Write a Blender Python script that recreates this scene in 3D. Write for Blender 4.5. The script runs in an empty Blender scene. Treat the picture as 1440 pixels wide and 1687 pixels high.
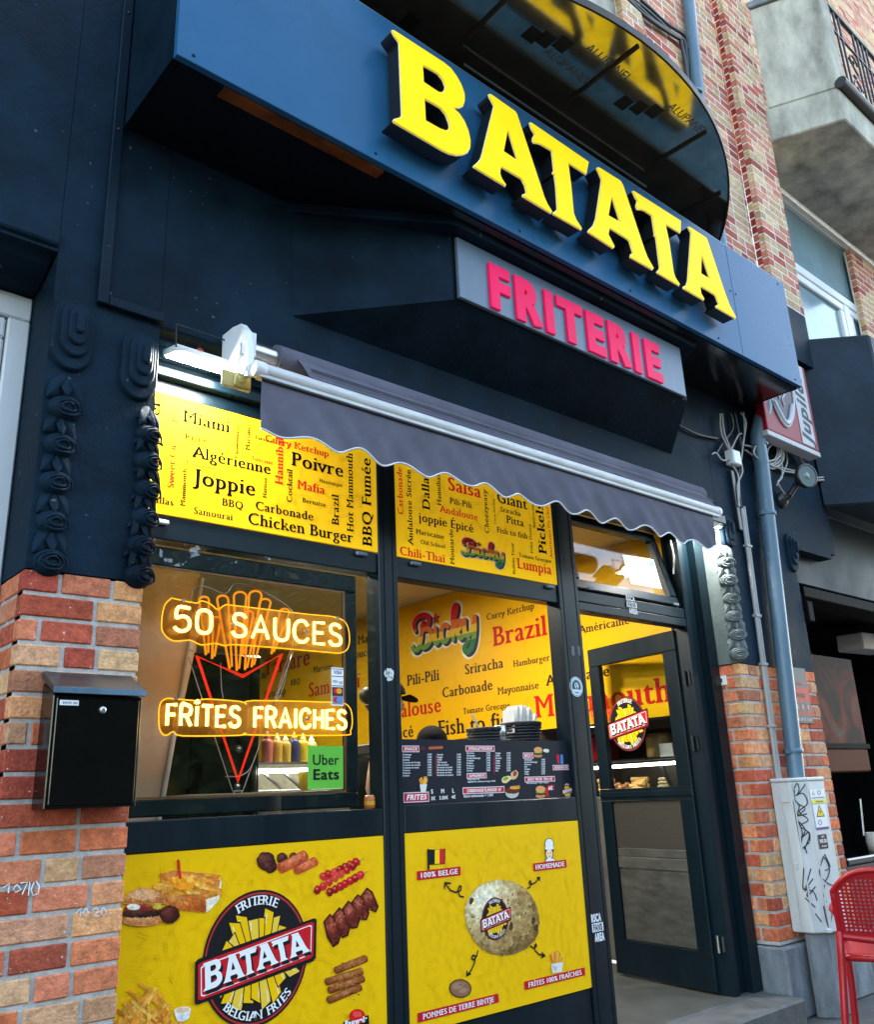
import bpy, bmesh, math, random
from mathutils import Vector, Matrix
from mathutils.geometry import tessellate_polygon
random.seed(7)
R = math.radians
scene = bpy.context.scene
col = scene.collection

# ------------------------------------------------------------------ camera, sky, sun, exposure
YAW, PITCH, ROLL, FPX = R(41.691), R(17.899), R(-2.465), 1449.5
CAM = Vector((0.0, -3.15, 1.30))
_f = Vector((math.sin(YAW)*math.cos(PITCH), math.cos(YAW)*math.cos(PITCH), math.sin(PITCH)))
_r0 = Vector((math.cos(YAW), -math.sin(YAW), 0)); _u0 = _r0.cross(_f)
_r = _r0*math.cos(ROLL) + _u0*math.sin(ROLL)
_u = -_r0*math.sin(ROLL) + _u0*math.cos(ROLL)
cam = bpy.data.cameras.new('camera'); camo = bpy.data.objects.new('camera', cam); col.objects.link(camo)
cam.sensor_fit = 'HORIZONTAL'; cam.sensor_width = 36.0; cam.lens = 36.0*FPX/1440.0
cam.clip_start = 0.05; cam.clip_end = 2000
camo.matrix_world = Matrix(((_r.x,_u.x,-_f.x,CAM.x),(_r.y,_u.y,-_f.y,CAM.y),(_r.z,_u.z,-_f.z,CAM.z),(0,0,0,1)))
scene.camera = camo

SUN_EL, SUN_AZ = R(50), R(62)      # azimuth measured clockwise from +Y (into the facade)
world = bpy.data.worlds.new('World'); scene.world = world; world.use_nodes = True
wn = world.node_tree; bg = wn.nodes['Background']
sky = wn.nodes.new('ShaderNodeTexSky'); sky.sky_type = 'NISHITA'; sky.sun_disc = False
sky.sun_elevation = SUN_EL; sky.sun_rotation = SUN_AZ; sky.air_density = 1.0; sky.dust_density = 1.0; sky.ozone_density = 2.0
tint = wn.nodes.new('ShaderNodeMix'); tint.data_type = 'RGBA'; tint.blend_type = 'MULTIPLY'; tint.inputs[0].default_value = 1; tint.inputs[7].default_value = (1.0, .885, .71, 1)
wn.links.new(sky.outputs[0], tint.inputs[6]); wn.links.new(tint.outputs[2], bg.inputs[0]); bg.inputs[1].default_value = 0.15
sl = bpy.data.lights.new('sun', 'SUN'); so = bpy.data.objects.new('sun', sl); col.objects.link(so)
sl.energy = 1.4; sl.angle = R(26); sl.color = (1.0, 0.95, 0.88)
sdir = Vector((math.sin(SUN_AZ)*math.cos(SUN_EL), math.cos(SUN_AZ)*math.cos(SUN_EL), math.sin(SUN_EL)))
so.rotation_euler = sdir.to_track_quat('Z', 'Y').to_euler(); so.location = (2, -6, 12)
vs = scene.view_settings; vs.view_transform = 'Standard'; vs.look = 'None'; vs.gamma = 1; vs.use_curve_mapping = False
vs.exposure = 3.28

# ------------------------------------------------------------------ pixel of the photograph -> point on a real plane
def _ray(x, y): return _f + _r*((x-720)/FPX) - _u*((y-843.5)/FPX)
def at(x, y, Y=0.0):
    d = _ray(x, y); return CAM + d*((Y-CAM.y)/d.y)
def atx(x, y, X):
    d = _ray(x, y); return CAM + d*((X-CAM.x)/d.x)
def atz(x, y, Z):
    d = _ray(x, y); return CAM + d*((Z-CAM.z)/d.z)
def zoomed(ox, oy, s):
    return lambda p: (ox+p[0]*s, oy+p[1]*s)
def V(*a): return Vector(a)

# ------------------------------------------------------------------ materials
MATS = {}
def srgb(r, g, b):
    f = lambda c: (c/255/12.92) if c/255 <= .04045 else ((c/255+.055)/1.055)**2.4
    return (f(r), f(g), f(b))
def pm(name, colr=(.5,.5,.5), rough=.5, metal=0, var=0, vscale=6, bump=0, bscale=80, emit=None, es=0, attr=False, coat=0, spec=.5, streak=0, rvar=0, fleck=None, fscale=60, fthr=.68):
    m = bpy.data.materials.new(name); m.use_nodes = True; nt = m.node_tree; b = nt.nodes['Principled BSDF']
    L = nt.links.new
    b.inputs['Roughness'].default_value = rough; b.inputs['Metallic'].default_value = metal
    b.inputs['Specular IOR Level'].default_value = spec
    if coat: b.inputs['Coat Weight'].default_value = coat; b.inputs['Coat Roughness'].default_value = .08
    tc = nt.nodes.new('ShaderNodeTexCoord')
    src = None
    if attr:
        a = nt.nodes.new('ShaderNodeAttribute'); a.attribute_name = 'Col'; src = a.outputs['Color']
    else: b.inputs['Base Color'].default_value = (*colr, 1)
    if var:
        n = nt.nodes.new('ShaderNodeTexNoise'); n.inputs['Scale'].default_value = vscale; n.inputs['Detail'].default_value = 6; n.inputs['Roughness'].default_value = .65
        if streak:
            mp = nt.nodes.new('ShaderNodeMapping'); mp.inputs['Scale'].default_value = (1, 1, 1/streak); L(tc.outputs['Object'], mp.inputs[0]); L(mp.outputs[0], n.inputs['Vector'])
        else: L(tc.outputs['Object'], n.inputs['Vector'])
        mr = nt.nodes.new('ShaderNodeMapRange'); L(n.outputs[0], mr.inputs[0])
        mr.inputs[1].default_value = .3; mr.inputs[2].default_value = .7; mr.inputs[3].default_value = 1-var; mr.inputs[4].default_value = 1+var
        mx = nt.nodes.new('ShaderNodeMix'); mx.data_type = 'RGBA'; mx.blend_type = 'MULTIPLY'; mx.inputs[0].default_value = 1
        if src: L(src, mx.inputs[6])
        else: mx.inputs[6].default_value = (*colr, 1)
        L(mr.outputs[0], mx.inputs[7]); src = mx.outputs[2]
        if rvar:
            m2 = nt.nodes.new('ShaderNodeMapRange'); L(n.outputs[0], m2.inputs[0]); m2.inputs[1].default_value = .3; m2.inputs[2].default_value = .7
            m2.inputs[3].default_value = max(0, rough-rvar); m2.inputs[4].default_value = min(1, rough+rvar); L(m2.outputs[0], b.inputs['Roughness'])
    if fleck:
        nf = nt.nodes.new('ShaderNodeTexNoise'); nf.inputs['Scale'].default_value = fscale; nf.inputs['Detail'].default_value = 2; L(tc.outputs['Object'], nf.inputs['Vector'])
        st = nt.nodes.new('ShaderNodeMapRange'); L(nf.outputs[0], st.inputs[0]); st.inputs[1].default_value = fthr; st.inputs[2].default_value = fthr+.02
        mf = nt.nodes.new('ShaderNodeMix'); mf.data_type = 'RGBA'; L(st.outputs[0], mf.inputs[0]); mf.inputs[7].default_value = (*fleck, 1)
        if src: L(src, mf.inputs[6])
        else: mf.inputs[6].default_value = (*colr, 1)
        src = mf.outputs[2]
    if src: L(src, b.inputs['Base Color'])
    if bump:
        n2 = nt.nodes.new('ShaderNodeTexNoise'); n2.inputs['Scale'].default_value = bscale; n2.inputs['Detail'].default_value = 5; L(tc.outputs['Object'], n2.inputs['Vector'])
        bp = nt.nodes.new('ShaderNodeBump'); bp.inputs['Strength'].default_value = bump; bp.inputs['Distance'].default_value = .01
        L(n2.outputs[0], bp.inputs['Height']); L(bp.outputs[0], b.inputs['Normal'])
    if emit: b.inputs['Emission Color'].default_value = (*emit, 1); b.inputs['Emission Strength'].default_value = es
    MATS[name] = m; return m
def glassmat(name, tint=(1,1,1), ior=1.5, rough=0.0, extra=0.0, ecol=(.8,.8,.8)):
    m = bpy.data.materials.new(name); m.use_nodes = True; nt = m.node_tree; L = nt.links.new
    out = nt.nodes['Material Output']; nt.nodes.remove(nt.nodes['Principled BSDF'])
    t = nt.nodes.new('ShaderNodeBsdfTransparent'); t.inputs[0].default_value = (*tint, 1)
    g = nt.nodes.new('ShaderNodeBsdfGlossy'); g.inputs['Roughness'].default_value = rough
    lw = nt.nodes.new('ShaderNodeLayerWeight'); lw.inputs[0].default_value = .5
    pw = nt.nodes.new('ShaderNodeMath'); pw.operation = 'POWER'; pw.inputs[1].default_value = 5; L(lw.outputs['Facing'], pw.inputs[0])
    fr = nt.nodes.new('ShaderNodeMath'); fr.operation = 'MULTIPLY_ADD'; f0 = ((ior-1)/(ior+1))**2; fr.inputs[1].default_value = 1-f0; fr.inputs[2].default_value = f0; L(pw.outputs[0], fr.inputs[0])
    mx = nt.nodes.new('ShaderNodeMixShader'); L(fr.outputs[0], mx.inputs[0]); L(t.outputs[0], mx.inputs[1]); L(g.outputs[0], mx.inputs[2])
    res = mx
    if extra:
        d = nt.nodes.new('ShaderNodeBsdfTranslucent'); d.inputs[0].default_value = (*ecol, 1)
        m2 = nt.nodes.new('ShaderNodeMixShader'); m2.inputs[0].default_value = extra; L(mx.outputs[0], m2.inputs[1]); L(d.outputs[0], m2.inputs[2]); res = m2
    L(res.outputs[0], out.inputs[0]); MATS[name] = m; return m
def emat(name, c, s):
    m = bpy.data.materials.new(name); m.use_nodes = True; nt = m.node_tree
    e = nt.nodes.new('ShaderNodeEmission'); e.inputs[0].default_value = (*c, 1); e.inputs[1].default_value = s
    nt.links.new(e.outputs[0], nt.nodes['Material Output'].inputs[0]); nt.nodes.remove(nt.nodes['Principled BSDF']); MATS[name] = m; return m

# ------------------------------------------------------------------ mesh builder (world coordinates)
class MB:
    def __init__(s): s.v, s.f, s.c, s.sm = [], [], [], []
    def add(s, vs_, fs, c=None, sm=False):
        o = len(s.v); s.v += [Vector(p) for p in vs_]
        for f in fs: s.f.append([i+o for i in f]); s.c.append(c); s.sm.append(sm)
        return s
    def box(s, x0, x1, y0, y1, z0, z1, c=None):
        return s.add([(x0,y0,z0),(x1,y0,z0),(x1,y1,z0),(x0,y1,z0),(x0,y0,z1),(x1,y0,z1),(x1,y1,z1),(x0,y1,z1)],
              [(0,3,2,1),(4,5,6,7),(0,1,5,4),(1,2,6,5),(2,3,7,6),(3,0,4,7)], c)
    def obox(s, o, ax, ay, az, c=None):      # oriented box: corner o and three edge vectors
        o, ax, ay, az = Vector(o), Vector(ax), Vector(ay), Vector(az)
        return s.add([o,o+ax,o+ax+ay,o+ay,o+az,o+ax+az,o+ax+ay+az,o+ay+az],[(0,3,2,1),(4,5,6,7),(0,1,5,4),(1,2,6,5),(2,3,7,6),(3,0,4,7)], c)
    def poly(s, pts, c=None): return s.add(pts, [tuple(range(len(pts)))], c)
    def prism(s, pts, vec, c=None):
        n = len(pts); vec = Vector(vec); pts = [Vector(p) for p in pts]
        fs = [tuple(range(n))[::-1], tuple(range(n, 2*n))] + [(i,(i+1)%n,n+(i+1)%n,n+i) for i in range(n)]
        return s.add(pts+[p+vec for p in pts], fs, c)
    def loops(s, loops, o, u, v, thick=0, n=None, c=None, sides=True, back=False):   # 2D loops with holes -> faces (front at o, body extruded against n)
        pts = [p for l in loops for p in l]
        tris = tessellate_polygon([[Vector((p[0], p[1], 0)) for p in l] for l in loops])
        P = [o+u*p[0]+v*p[1] for p in pts]
        nn = u.cross(v)
        fs = []
        for t in tris:
            a, b, d = (P[i] for i in t)
            fs.append(t if (b-a).cross(d-a).dot(nn) > 0 else t[::-1])
        s.add(P, fs, c)
        if thick:
            dv = -n*thick; k = 0; N = len(P); V2 = P+[p+dv for p in P]; fs = []
            for l in loops:
                m = len(l); area = sum(l[i][0]*l[(i+1)%m][1]-l[(i+1)%m][0]*l[i][1] for i in range(m))
                for i in range(m):
                    q = (k+i, N+k+i, N+k+(i+1)%m, k+(i+1)%m); fs.append(q)
                k += m
            s.add(V2, fs, c)
        return s
    def tube(s, path, r, n=8, closed=False, c=None, caps=True):
        path = [Vector(p) for p in path]; m = len(path); rs = r if isinstance(r, (list, tuple)) else [r]*m
        rings = []; up = None
        for i, p in enumerate(path):
            a = path[(i-1) % m] if (closed or i > 0) else p; b = path[(i+1) % m] if (closed or i < m-1) else p
            t = (b-a).normalized()
            if up is None: up = t.orthogonal().normalized()
            up = (up - t*up.dot(t)); up = up.normalized() if up.length > 1e-6 else t.orthogonal().normalized()
            w = t.cross(up); rings.append([p+(up*math.cos(2*math.pi*k/n)+w*math.sin(2*math.pi*k/n))*rs[i] for k in range(n)])
        vs_ = [q for rg in rings for q in rg]; fs = []
        for i in range(m if closed else m-1):
            j = (i+1) % m
            for k in range(n): fs.append((i*n+k, i*n+(k+1)%n, j*n+(k+1)%n, j*n+k))
        s.add(vs_, fs, c, True)
        if caps and not closed: s.add(rings[0], [tuple(range(n))[::-1]], c); s.add(rings[-1], [tuple(range(n))], c)
        return s
    def ball(s, o, rx, ry=None, rz=None, nu=14, nv=9, c=None, rot=None):
        ry = rx if ry is None else ry; rz = rx if rz is None else rz; o = Vector(o); vs_ = []; fs = []
        for j in range(nv+1):
            th = math.pi*j/nv
            for i in range(nu):
                ph = 2*math.pi*i/nu; q = Vector((rx*math.sin(th)*math.cos(ph), ry*math.sin(th)*math.sin(ph), rz*math.cos(th)))
                vs_.append(o+(rot@q if rot else q))
        for j in range(nv):
            for i in range(nu): fs.append((j*nu+i, (j+1)*nu+i, (j+1)*nu+(i+1)%nu, j*nu+(i+1)%nu))
        return s.add(vs_, fs, c, True)
    def lathe(s, o, axis, prof, n=20, c=None, sm=True):   # prof: (radius, height along axis)
        o = Vector(o); axis = Vector(axis).normalized(); a = axis.orthogonal().normalized(); b = axis.cross(a); vs_ = []; fs = []
        for r, h in prof:
            for k in range(n): t = 2*math.pi*k/n; vs_.append(o+axis*h+(a*math.cos(t)+b*math.sin(t))*r)
        for j in range(len(prof)-1):
            for k in range(n): fs.append((j*n+k, j*n+(k+1)%n, (j+1)*n+(k+1)%n, (j+1)*n+k))
        return s.add(vs_, fs, c, sm)
    def build(s, name, m, parent=None, bevel=0, seg=1, weld=False, recalc=True):
        org = parent['_o'] if parent else (0, 0, 0)
        org = Vector(org)
        me = bpy.data.meshes.new(name); me.from_pydata([p-org for p in s.v], [], s.f)
        if any(c is not None for c in s.c):
            ca = me.color_attributes.new('Col', 'FLOAT_COLOR', 'CORNER'); k = 0; buf = []
            for f, c in zip(s.f, s.c): buf += list((*(c or (.5,.5,.5)), 1.0))*len(f)
            ca.data.foreach_set('color', buf)
        me.polygons.foreach_set('use_smooth', s.sm)
        if bevel or weld or recalc:
            bm = bmesh.new(); bm.from_mesh(me)
            if weld or bevel: bmesh.ops.remove_doubles(bm, verts=bm.verts, dist=1e-5)
            if recalc: bmesh.ops.recalc_face_normals(bm, faces=bm.faces)
            if bevel:
                es = [e for e in bm.edges if len(e.link_faces) == 2 and e.calc_face_angle(0) > .5]
                bmesh.ops.bevel(bm, geom=es, offset=bevel, segments=seg, affect='EDGES', profile=.6, clamp_overlap=True)
            bm.to_mesh(me); bm.free()
        o = bpy.data.objects.new(name, me); col.objects.link(o)
        o['_o'] = tuple(org)
        if isinstance(m, (list, tuple)):
            for x in m: me.materials.append(x)
        else: me.materials.append(m)
        if parent: o.parent = parent
        return o
def tag(o, label, cat, group=None, kind=None):
    o['label'] = label; o['category'] = cat
    if group: o['group'] = group
    if kind: o['kind'] = kind
    return o
def struct(o): o['kind'] = 'structure'; return o
def thing(name, label, cat, loc, group=None):
    o = bpy.data.objects.new(name, None); col.objects.link(o); o.location = loc; o['_o'] = tuple(loc); o.empty_display_size = .1
    return tag(o, label, cat, group)

# ------------------------------------------------------------------ lettering: outlines of the built-in face, thickened and given serifs
_tc = bpy.data.curves.new('glyph_source', 'FONT'); _to = bpy.data.objects.new('glyph_source', _tc); col.objects.link(_to)
_raw = {}
def _splines(txt):
    _tc.body = txt; dg = bpy.context.evaluated_depsgraph_get(); dg.update()
    cu = _to.to_curve(dg); out = []
    for s in cu.splines:
        bp = s.bezier_points; n = len(bp); pts = []
        for i in range(n):
            a, b = bp[i], bp[(i+1) % n]; p0, p1, p2, p3 = a.co, a.handle_right, b.handle_left, b.co
            pts.append((p0.x, p0.y))
            if a.handle_right_type == 'VECTOR' and b.handle_left_type == 'VECTOR': continue
            d = abs((p1-p0).cross(p3-p0).z)+abs((p2-p0).cross(p3-p0).z)
            if d < 1e-5: continue
            for k in range(1, 5):
                t = k/5; q = p0*(1-t)**3+p1*3*t*(1-t)**2+p2*3*t*t*(1-t)+p3*t**3; pts.append((q.x, q.y))
        cl = []
        for p in pts:
            if not cl or (abs(p[0]-cl[-1][0])+abs(p[1]-cl[-1][1])) > .005: cl.append(p)
        if len(cl) > 2 and (abs(cl[0][0]-cl[-1][0])+abs(cl[0][1]-cl[-1][1])) < .005: cl.pop()
        if len(cl) > 2: out.append(cl)
    _to.to_curve_clear(); return out
def _raw_glyph(ch):
    if ch not in _raw:
        if ch == ' ': _raw[ch] = ([], .26)
        else:
            g = _splines(ch); two = _splines(ch+'|'); bar = _splines('|')
            adv = max(p[0] for l in two for p in l)-max(p[0] for l in bar for p in l)
            _raw[ch] = (g, adv)
    return _raw[ch]
def _area(l): return sum(l[i][0]*l[(i+1)%len(l)][1]-l[(i+1)%len(l)][0]*l[i][1] for i in range(len(l)))/2
def _inside(p, l):
    r = False; n = len(l)
    for i in range(n):
        a, b = l[i], l[(i+1)%n]
        if (a[1] > p[1]) != (b[1] > p[1]) and p[0] < (b[0]-a[0])*(p[1]-a[1])/(b[1]-a[1])+a[0]: r = not r
    return r
def _grow(loops, bx, by):
    out = []
    for li, l in enumerate(loops):
        depth = sum(_inside(l[0], k) for j, k in enumerate(loops) if j != li)
        sgn = (1 if _area(l) > 0 else -1)*(1 if depth % 2 == 0 else -1); n = len(l); res = []
        for i in range(n):
            a, p, b = l[i-1], l[i], l[(i+1)%n]
            def nrm(u, w):
                dx, dy = w[0]-u[0], w[1]-u[1]; d = math.hypot(dx, dy) or 1; return (dy/d*sgn, -dx/d*sgn)
            n1, n2 = nrm(a, p), nrm(p, b)
            def comb(s, t): return s+t if s*t < 0 else (s if abs(s) > abs(t) else t)
            res.append((p[0]+comb(n1[0], n2[0])*bx, p[1]+comb(n1[1], n2[1])*by))
        out.append(res)
    return out
XH, CAPH = .449, .682
def _serif(ch, loops, w):
    low = ch.lower() == ch and not ch.isdigit(); ext, th = .052, .042
    asc = max((p[1] for l in loops for p in l), default=.7)
    xs = [p[0] for l in loops for p in l]; cx = (min(xs)+max(xs))/2
    out = []
    for li, l in enumerate(loops):
        hole = sum(_inside(l[0], k) for j, k in enumerate(loops) if j != li) % 2
        if hole: out.append(l); continue
        n = len(l)
        if _area(l) < 0: l = l[::-1]        # counter-clockwise
        rem, ins = set(), {}
        for i in range(n):
            j = (i+1) % n; p, q = l[i], l[j]
            dx, dy = q[0]-p[0], q[1]-p[1]; L = abs(dx)
            if ch in 'ceostgCGOSQ0123456789%&+-/.,?!€': continue
            if abs(dy) < .004 and .07 < L < .24:
                y = p[1]; bot = dx > 0; lx = rx = ext
                if bot:
                    if not (abs(y) < .006 or (ch in 'pq' and y < -.1)): continue
                    if ch in 'vwyVWYbB': continue
                    if ch in 'uad': lx = 0
                    if ch == 'r': rx = ext*1.4
                    a = [(p[0], p[1]+th*2.4), (p[0]-lx*.25, p[1]+th*1.7), (p[0]-lx, y+th), (p[0]-lx, y)] if lx else []
                    b = [(q[0]+rx, y), (q[0]+rx, y+th), (q[0]+rx*.25, y+th*1.7), (q[0], y+th*2.4)] if rx else []
                    if lx: rem.add(i)
                    if rx: rem.add(j)
                    ins[i] = a+b
                else:     # travelling left along the top
                    okk = abs(y-XH) < .006 or abs(y-CAPH) < .006 or (abs(y-asc) < .006 and ch in 'bdfhklj')
                    if not okk or ch in 'tfAz': continue
                    if low and ch not in 'vwxy': rx = 0
                    if ch in 'MN':
                        if p[0] < cx: rx = 0
                        elif ch == 'M': lx = 0
                    a = [(p[0], y-th*2.4), (p[0]+rx*.25, y-th*1.7), (p[0]+rx, y-th), (p[0]+rx, y)] if rx else []
                    b = [(q[0]-lx, y), (q[0]-lx, y-th), (q[0]-lx*.25, y-th*1.7), (q[0], y-th*2.4)] if lx else []
                    if rx: rem.add(i)
                    if lx: rem.add(j)
                    ins[i] = a+b
            elif abs(dx) < .004 and ch in 'EFLTZz' and .06 < abs(dy) < .13:
                top = max(p[1], q[1]); bo = min(p[1], q[1]); capt = CAPH if ch != 'z' else XH
                sx = 1 if p[0] > cx else -1
                if abs(top-capt) < .006:
                    if p[1] < q[1]: rem.add(i); ins[i] = [(p[0]-sx*.05, p[1]), (p[0]-sx*.012, p[1]-.075), (p[0], p[1]-.075)]
                    else: rem.add(j); ins[i] = [(q[0], q[1]-.075), (q[0]-sx*.012, q[1]-.075), (q[0]-sx*.05, q[1])]
                elif abs(bo) < .006:
                    if p[1] > q[1]: rem.add(i); ins[i] = [(p[0]-sx*.05, p[1]), (p[0]-sx*.012, p[1]+.085), (p[0], p[1]+.085)]
                    else: rem.add(j); ins[i] = [(q[0], q[1]+.085), (q[0]-sx*.012, q[1]+.085), (q[0]-sx*.05, q[1])]
            elif ch in 'BDEFPRL' and abs(dy) < .004 and L >= .24:
                y = p[1]
                if dx > 0 and abs(y) < .006: rem.add(i); ins[i] = [(p[0], th*2.4), (p[0]-ext*.25, th*1.7), (p[0]-ext, th), (p[0]-ext, 0)]
                elif dx < 0 and abs(y-CAPH) < .006: rem.add(j); ins[i] = [(q[0]-ext, y), (q[0]-ext, y-th), (q[0]-ext*.25, y-th*1.7), (q[0], y-th*2.4)]
        fin = []
        for i in range(n):
            if i not in rem: fin.append(l[i])
            fin += ins.get(i, [])
        out.append(fin)
    return out
_gl = {}
STY = {'serif': (.030, -.004, True, 0), 'sans': (.012, .012, False, 0), 'bold': (.032, .026, False, 0), 'black': (.062, .05, False, 0), 'light': (0, 0, False, 0), 'obl': (.035, .03, False, .22), 'round': (.05, .045, False, .16)}
def glyph(ch, st):
    if (ch, st) not in _gl:
        g, adv = _raw_glyph(ch); bx, by, sf, sh = STY[st]
        g = _grow(g, bx, by) if g else g
        if sf and g:
            bodies = [l for l in g]; g = _serif(ch, bodies, bx)
        if sh: g = [[(x+y*sh, y) for x, y in l] for l in g]
        _gl[(ch, st)] = (g, adv+bx*1.5+(.018 if sf else 0))
    return _gl[(ch, st)]
def groups(loops):
    dep = [sum(_inside(l[0], k) for j, k in enumerate(loops) if j != i) for i, l in enumerate(loops)]
    res = []
    for i, l in enumerate(loops):
        if dep[i] % 2 == 0: res.append([l]+[k for j, k in enumerate(loops) if dep[j] == dep[i]+1 and _inside(k[0], l)])
    return res
def text_loops(s, st='serif', track=0):
    x = 0; out = []
    for ch in s:
        g, a = glyph(ch, st)
        out += [[[(px+x, py) for px, py in l] for l in grp] for grp in groups(g)]; x += a+track
    return out, x-track
def put_text(mb, s, o, u, v, n, size, st='serif', c=None, thick=0, eps=.0, track=0, sx=1.0):
    ls, w = text_loops(s, st, track)
    for g in ls:
        if g: mb.loops([[(p[0]*size*sx, p[1]*size) for p in l] for l in g], o+n*eps, u, v, thick, n, c)
def fit_text(mb, s, P0, P1, up, n, st='serif', c=None, eps=.003, thick=0, k=1.0, track=0, snap=True):
    # baseline from P0 to P1; letters as tall as the width asks for (times k)
    u = (P1-P0); w = u.length; u.normalize()
    if snap:
        ax = max(range(3), key=lambda i: abs(u[i])); s_ = 1 if u[ax] > 0 else -1; w = abs((P1-P0)[ax]); u = Vector((0,0,0)); u[ax] = s_
    ls, nat = text_loops(s, st, track); nat = nat or 1
    size = w/nat
    put_text(mb, s, P0, u, up*k, n, size, st, c, thick, eps, track)
    return size
# ================================================================== materials
M = MATS
pm('dark_paint', (.0056, .0155, .0275), .6, var=.6, vscale=2.6, bump=.28, bscale=48, spec=.06, rvar=.12, fleck=(.09,.11,.13), fscale=34, fthr=.74)
pm('dark_paint_smooth', (.0044, .0128, .0235), .42, var=.4, vscale=2.2, bump=.06, bscale=25, spec=.07, rvar=.1)
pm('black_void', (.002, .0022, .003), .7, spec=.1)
pm('alu_frame', (.0022, .0088, .0140), .34, var=.18, vscale=5, bump=.03, bscale=60, spec=.24, streak=8, rvar=.08)
pm('fascia_alu', (.022, .098, .205), .30, metal=.0, var=.10, vscale=2.0, bump=.015, bscale=9, spec=.07, rvar=.06)
pm('friterie_alu', (.085, .125, .175), .42, metal=.1, var=.14, vscale=3.5, bump=.03, bscale=30, streak=6)
pm('black_gloss', (.004, .004, .005), .16, spec=.55, bump=.03, bscale=12)
pm('brick', rough=.85, attr=True, var=.36, vscale=38, bump=.6, bscale=110, spec=.15, fleck=(.55,.52,.47), fscale=75, fthr=.715)
pm('mortar', (.42, .40, .37), .9, var=.25, vscale=22, bump=.5, bscale=150)
pm('mortar_white', (.62, .60, .56), .9, var=.2, vscale=20, bump=.4, bscale=150)
pm('bluestone', (.16, .18, .20), .75, var=.45, vscale=11, bump=.35, bscale=60, streak=3)
pm('balcony_stone', (.33, .315, .265), .85, var=.62, vscale=3.0, bump=.35, bscale=40, streak=2.5)
pm('pvc_white', (.62, .64, .66), .35, var=.07, vscale=7, bump=.05, bscale=40, streak=5)
pm('pipe_paint', (.075, .135, .19), .38, var=.3, vscale=9, bump=.12, bscale=50, streak=9, rvar=.1)
pm('metal', (.55, .55, .54), .3, metal=1, var=.15, vscale=20)
pm('dark_metal', (.03, .032, .035), .35, metal=.6, var=.2, vscale=10)
pm('cable_black', (.012, .012, .013), .5)
pm('cable_grey', (.35, .33, .31), .55)
pm('paving', (.060, .059, .057), .85, var=.3, vscale=5, bump=.3, bscale=60)
pm('asphalt', (.035, .035, .036), .9, var=.3, vscale=14, bump=.4, bscale=120)
pm('print', rough=.38, attr=True, var=.02, vscale=3, spec=.13)
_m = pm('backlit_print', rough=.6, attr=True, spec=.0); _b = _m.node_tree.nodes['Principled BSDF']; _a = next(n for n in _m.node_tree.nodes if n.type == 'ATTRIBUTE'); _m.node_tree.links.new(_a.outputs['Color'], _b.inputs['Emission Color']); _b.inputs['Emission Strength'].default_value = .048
pm('photo_print', rough=.38, attr=True, var=.38, vscale=48, spec=.16)
pm('matte_col', rough=.6, attr=True, var=.12, vscale=12, bump=.05)
pm('gloss_col', rough=.28, attr=True, var=.08, vscale=9)
glassmat('pane', (.93, .95, .95)); glassmat('door_pane', (.95, .97, .96)); glassmat('far_pane', (.10, .14, .17), 1.9)
glassmat('acrylic', (1, .95, .86), 1.35, .03, .20, (.95, .50, .08))

YP = -.17          # pier and upper wall face; the shopfront plane is y = 0
def hexc(h): return srgb(int(h[0:2], 16), int(h[2:4], 16), int(h[4:6], 16))
BR = [tuple(min(.8, x*1.28+.012) for x in hexc(h)) for h in ('b5603f','a9583c','bd6e48','b0794e','a44a30','c08a5c','b4684a','98462f','ba8056','ad6344','8d3a28','b8623c','b08a62','a87a5c','9a6248','b98e68')]
BR2 = [tuple(min(.8, x*1.05+.02) for x in hexc(h)) for h in ('a5624c','b57a62','b3936c','9d4a3a','b06f58','a98a64','93402f','bd8f70','a96a52','b59a74','ab8a68')]
def vary(c, a): k = 1+random.uniform(-a, a); return tuple(min(1, max(0, x*k*(1+random.uniform(-.04, .04)))) for x in c)
def bricks(mb, mo, x0, x1, z0, z1, Y, pal, course=.081, joint=.0135, L=.215, pats=None, depth=.05, axis='x', X=None, inset=.006, jit=.001):
    """face bricks of one wall face; axis 'x': face y=Y looking to -y, axis 'y': face x=X looking to -x (x0,x1 are then y limits)"""
    row = 0; z = z1
    while z > z0+.02:
        zb = max(z-course+joint, z0); segs = []
        if pats: 
            p = pats[row % len(pats)]; x = x0
            for w in p: segs.append((x, min(x+w, x1))); x += w+joint
        else:
            x = x0-(L*.5+joint*.5 if row % 2 else 0) - random.uniform(0, .01)
            while x < x1:
                w = L if random.random() > .25 else L*.47
                a, b = max(x, x0), min(x+w, x1)
                if a-x0 < .03: a = x0
                if x1-b < .03: b = x1
                if b-a > .02: segs.append((a, b))
                x += w+joint
        for a, b in segs:
            if b-a < .03: continue
            c = vary(random.choice(pal), .16); d = random.uniform(-jit, jit); e = random.uniform(-.0015, .0015)
            if axis == 'x': mb.box(a, b, Y+d, Y+depth, zb+e, z+e*.5, c)
            else: mb.box(X+d, X+depth, a, b, zb+e, z+e*.5, c)
        z -= course; row += 1
    if axis == 'x': mo.box(x0+.007, x1-.007, Y+inset, Y+depth+.02, z0+.003, z1-.003)
    else: mo.box(X+inset, X+depth+.02, x0-.03, x1-.003, z0+.003, z1-.003)

# ================================================================== ground
g = MB(); g.poly([(-400,-400,-.16),(400,-400,-.16),(400,400,-.16),(-400,400,-.16)]); struct(g.build('road', M['asphalt']))
g = MB(); g.box(-30, 40, -4.6, 8.4, -.3, 0)
struct(g.build('pavement', M['paving'], bevel=.01))
g = MB(); g.box(-30, 40, -4.78, -4.604, -.3, -.02); struct(g.build('kerb', M['bluestone'], bevel=.015))

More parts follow.
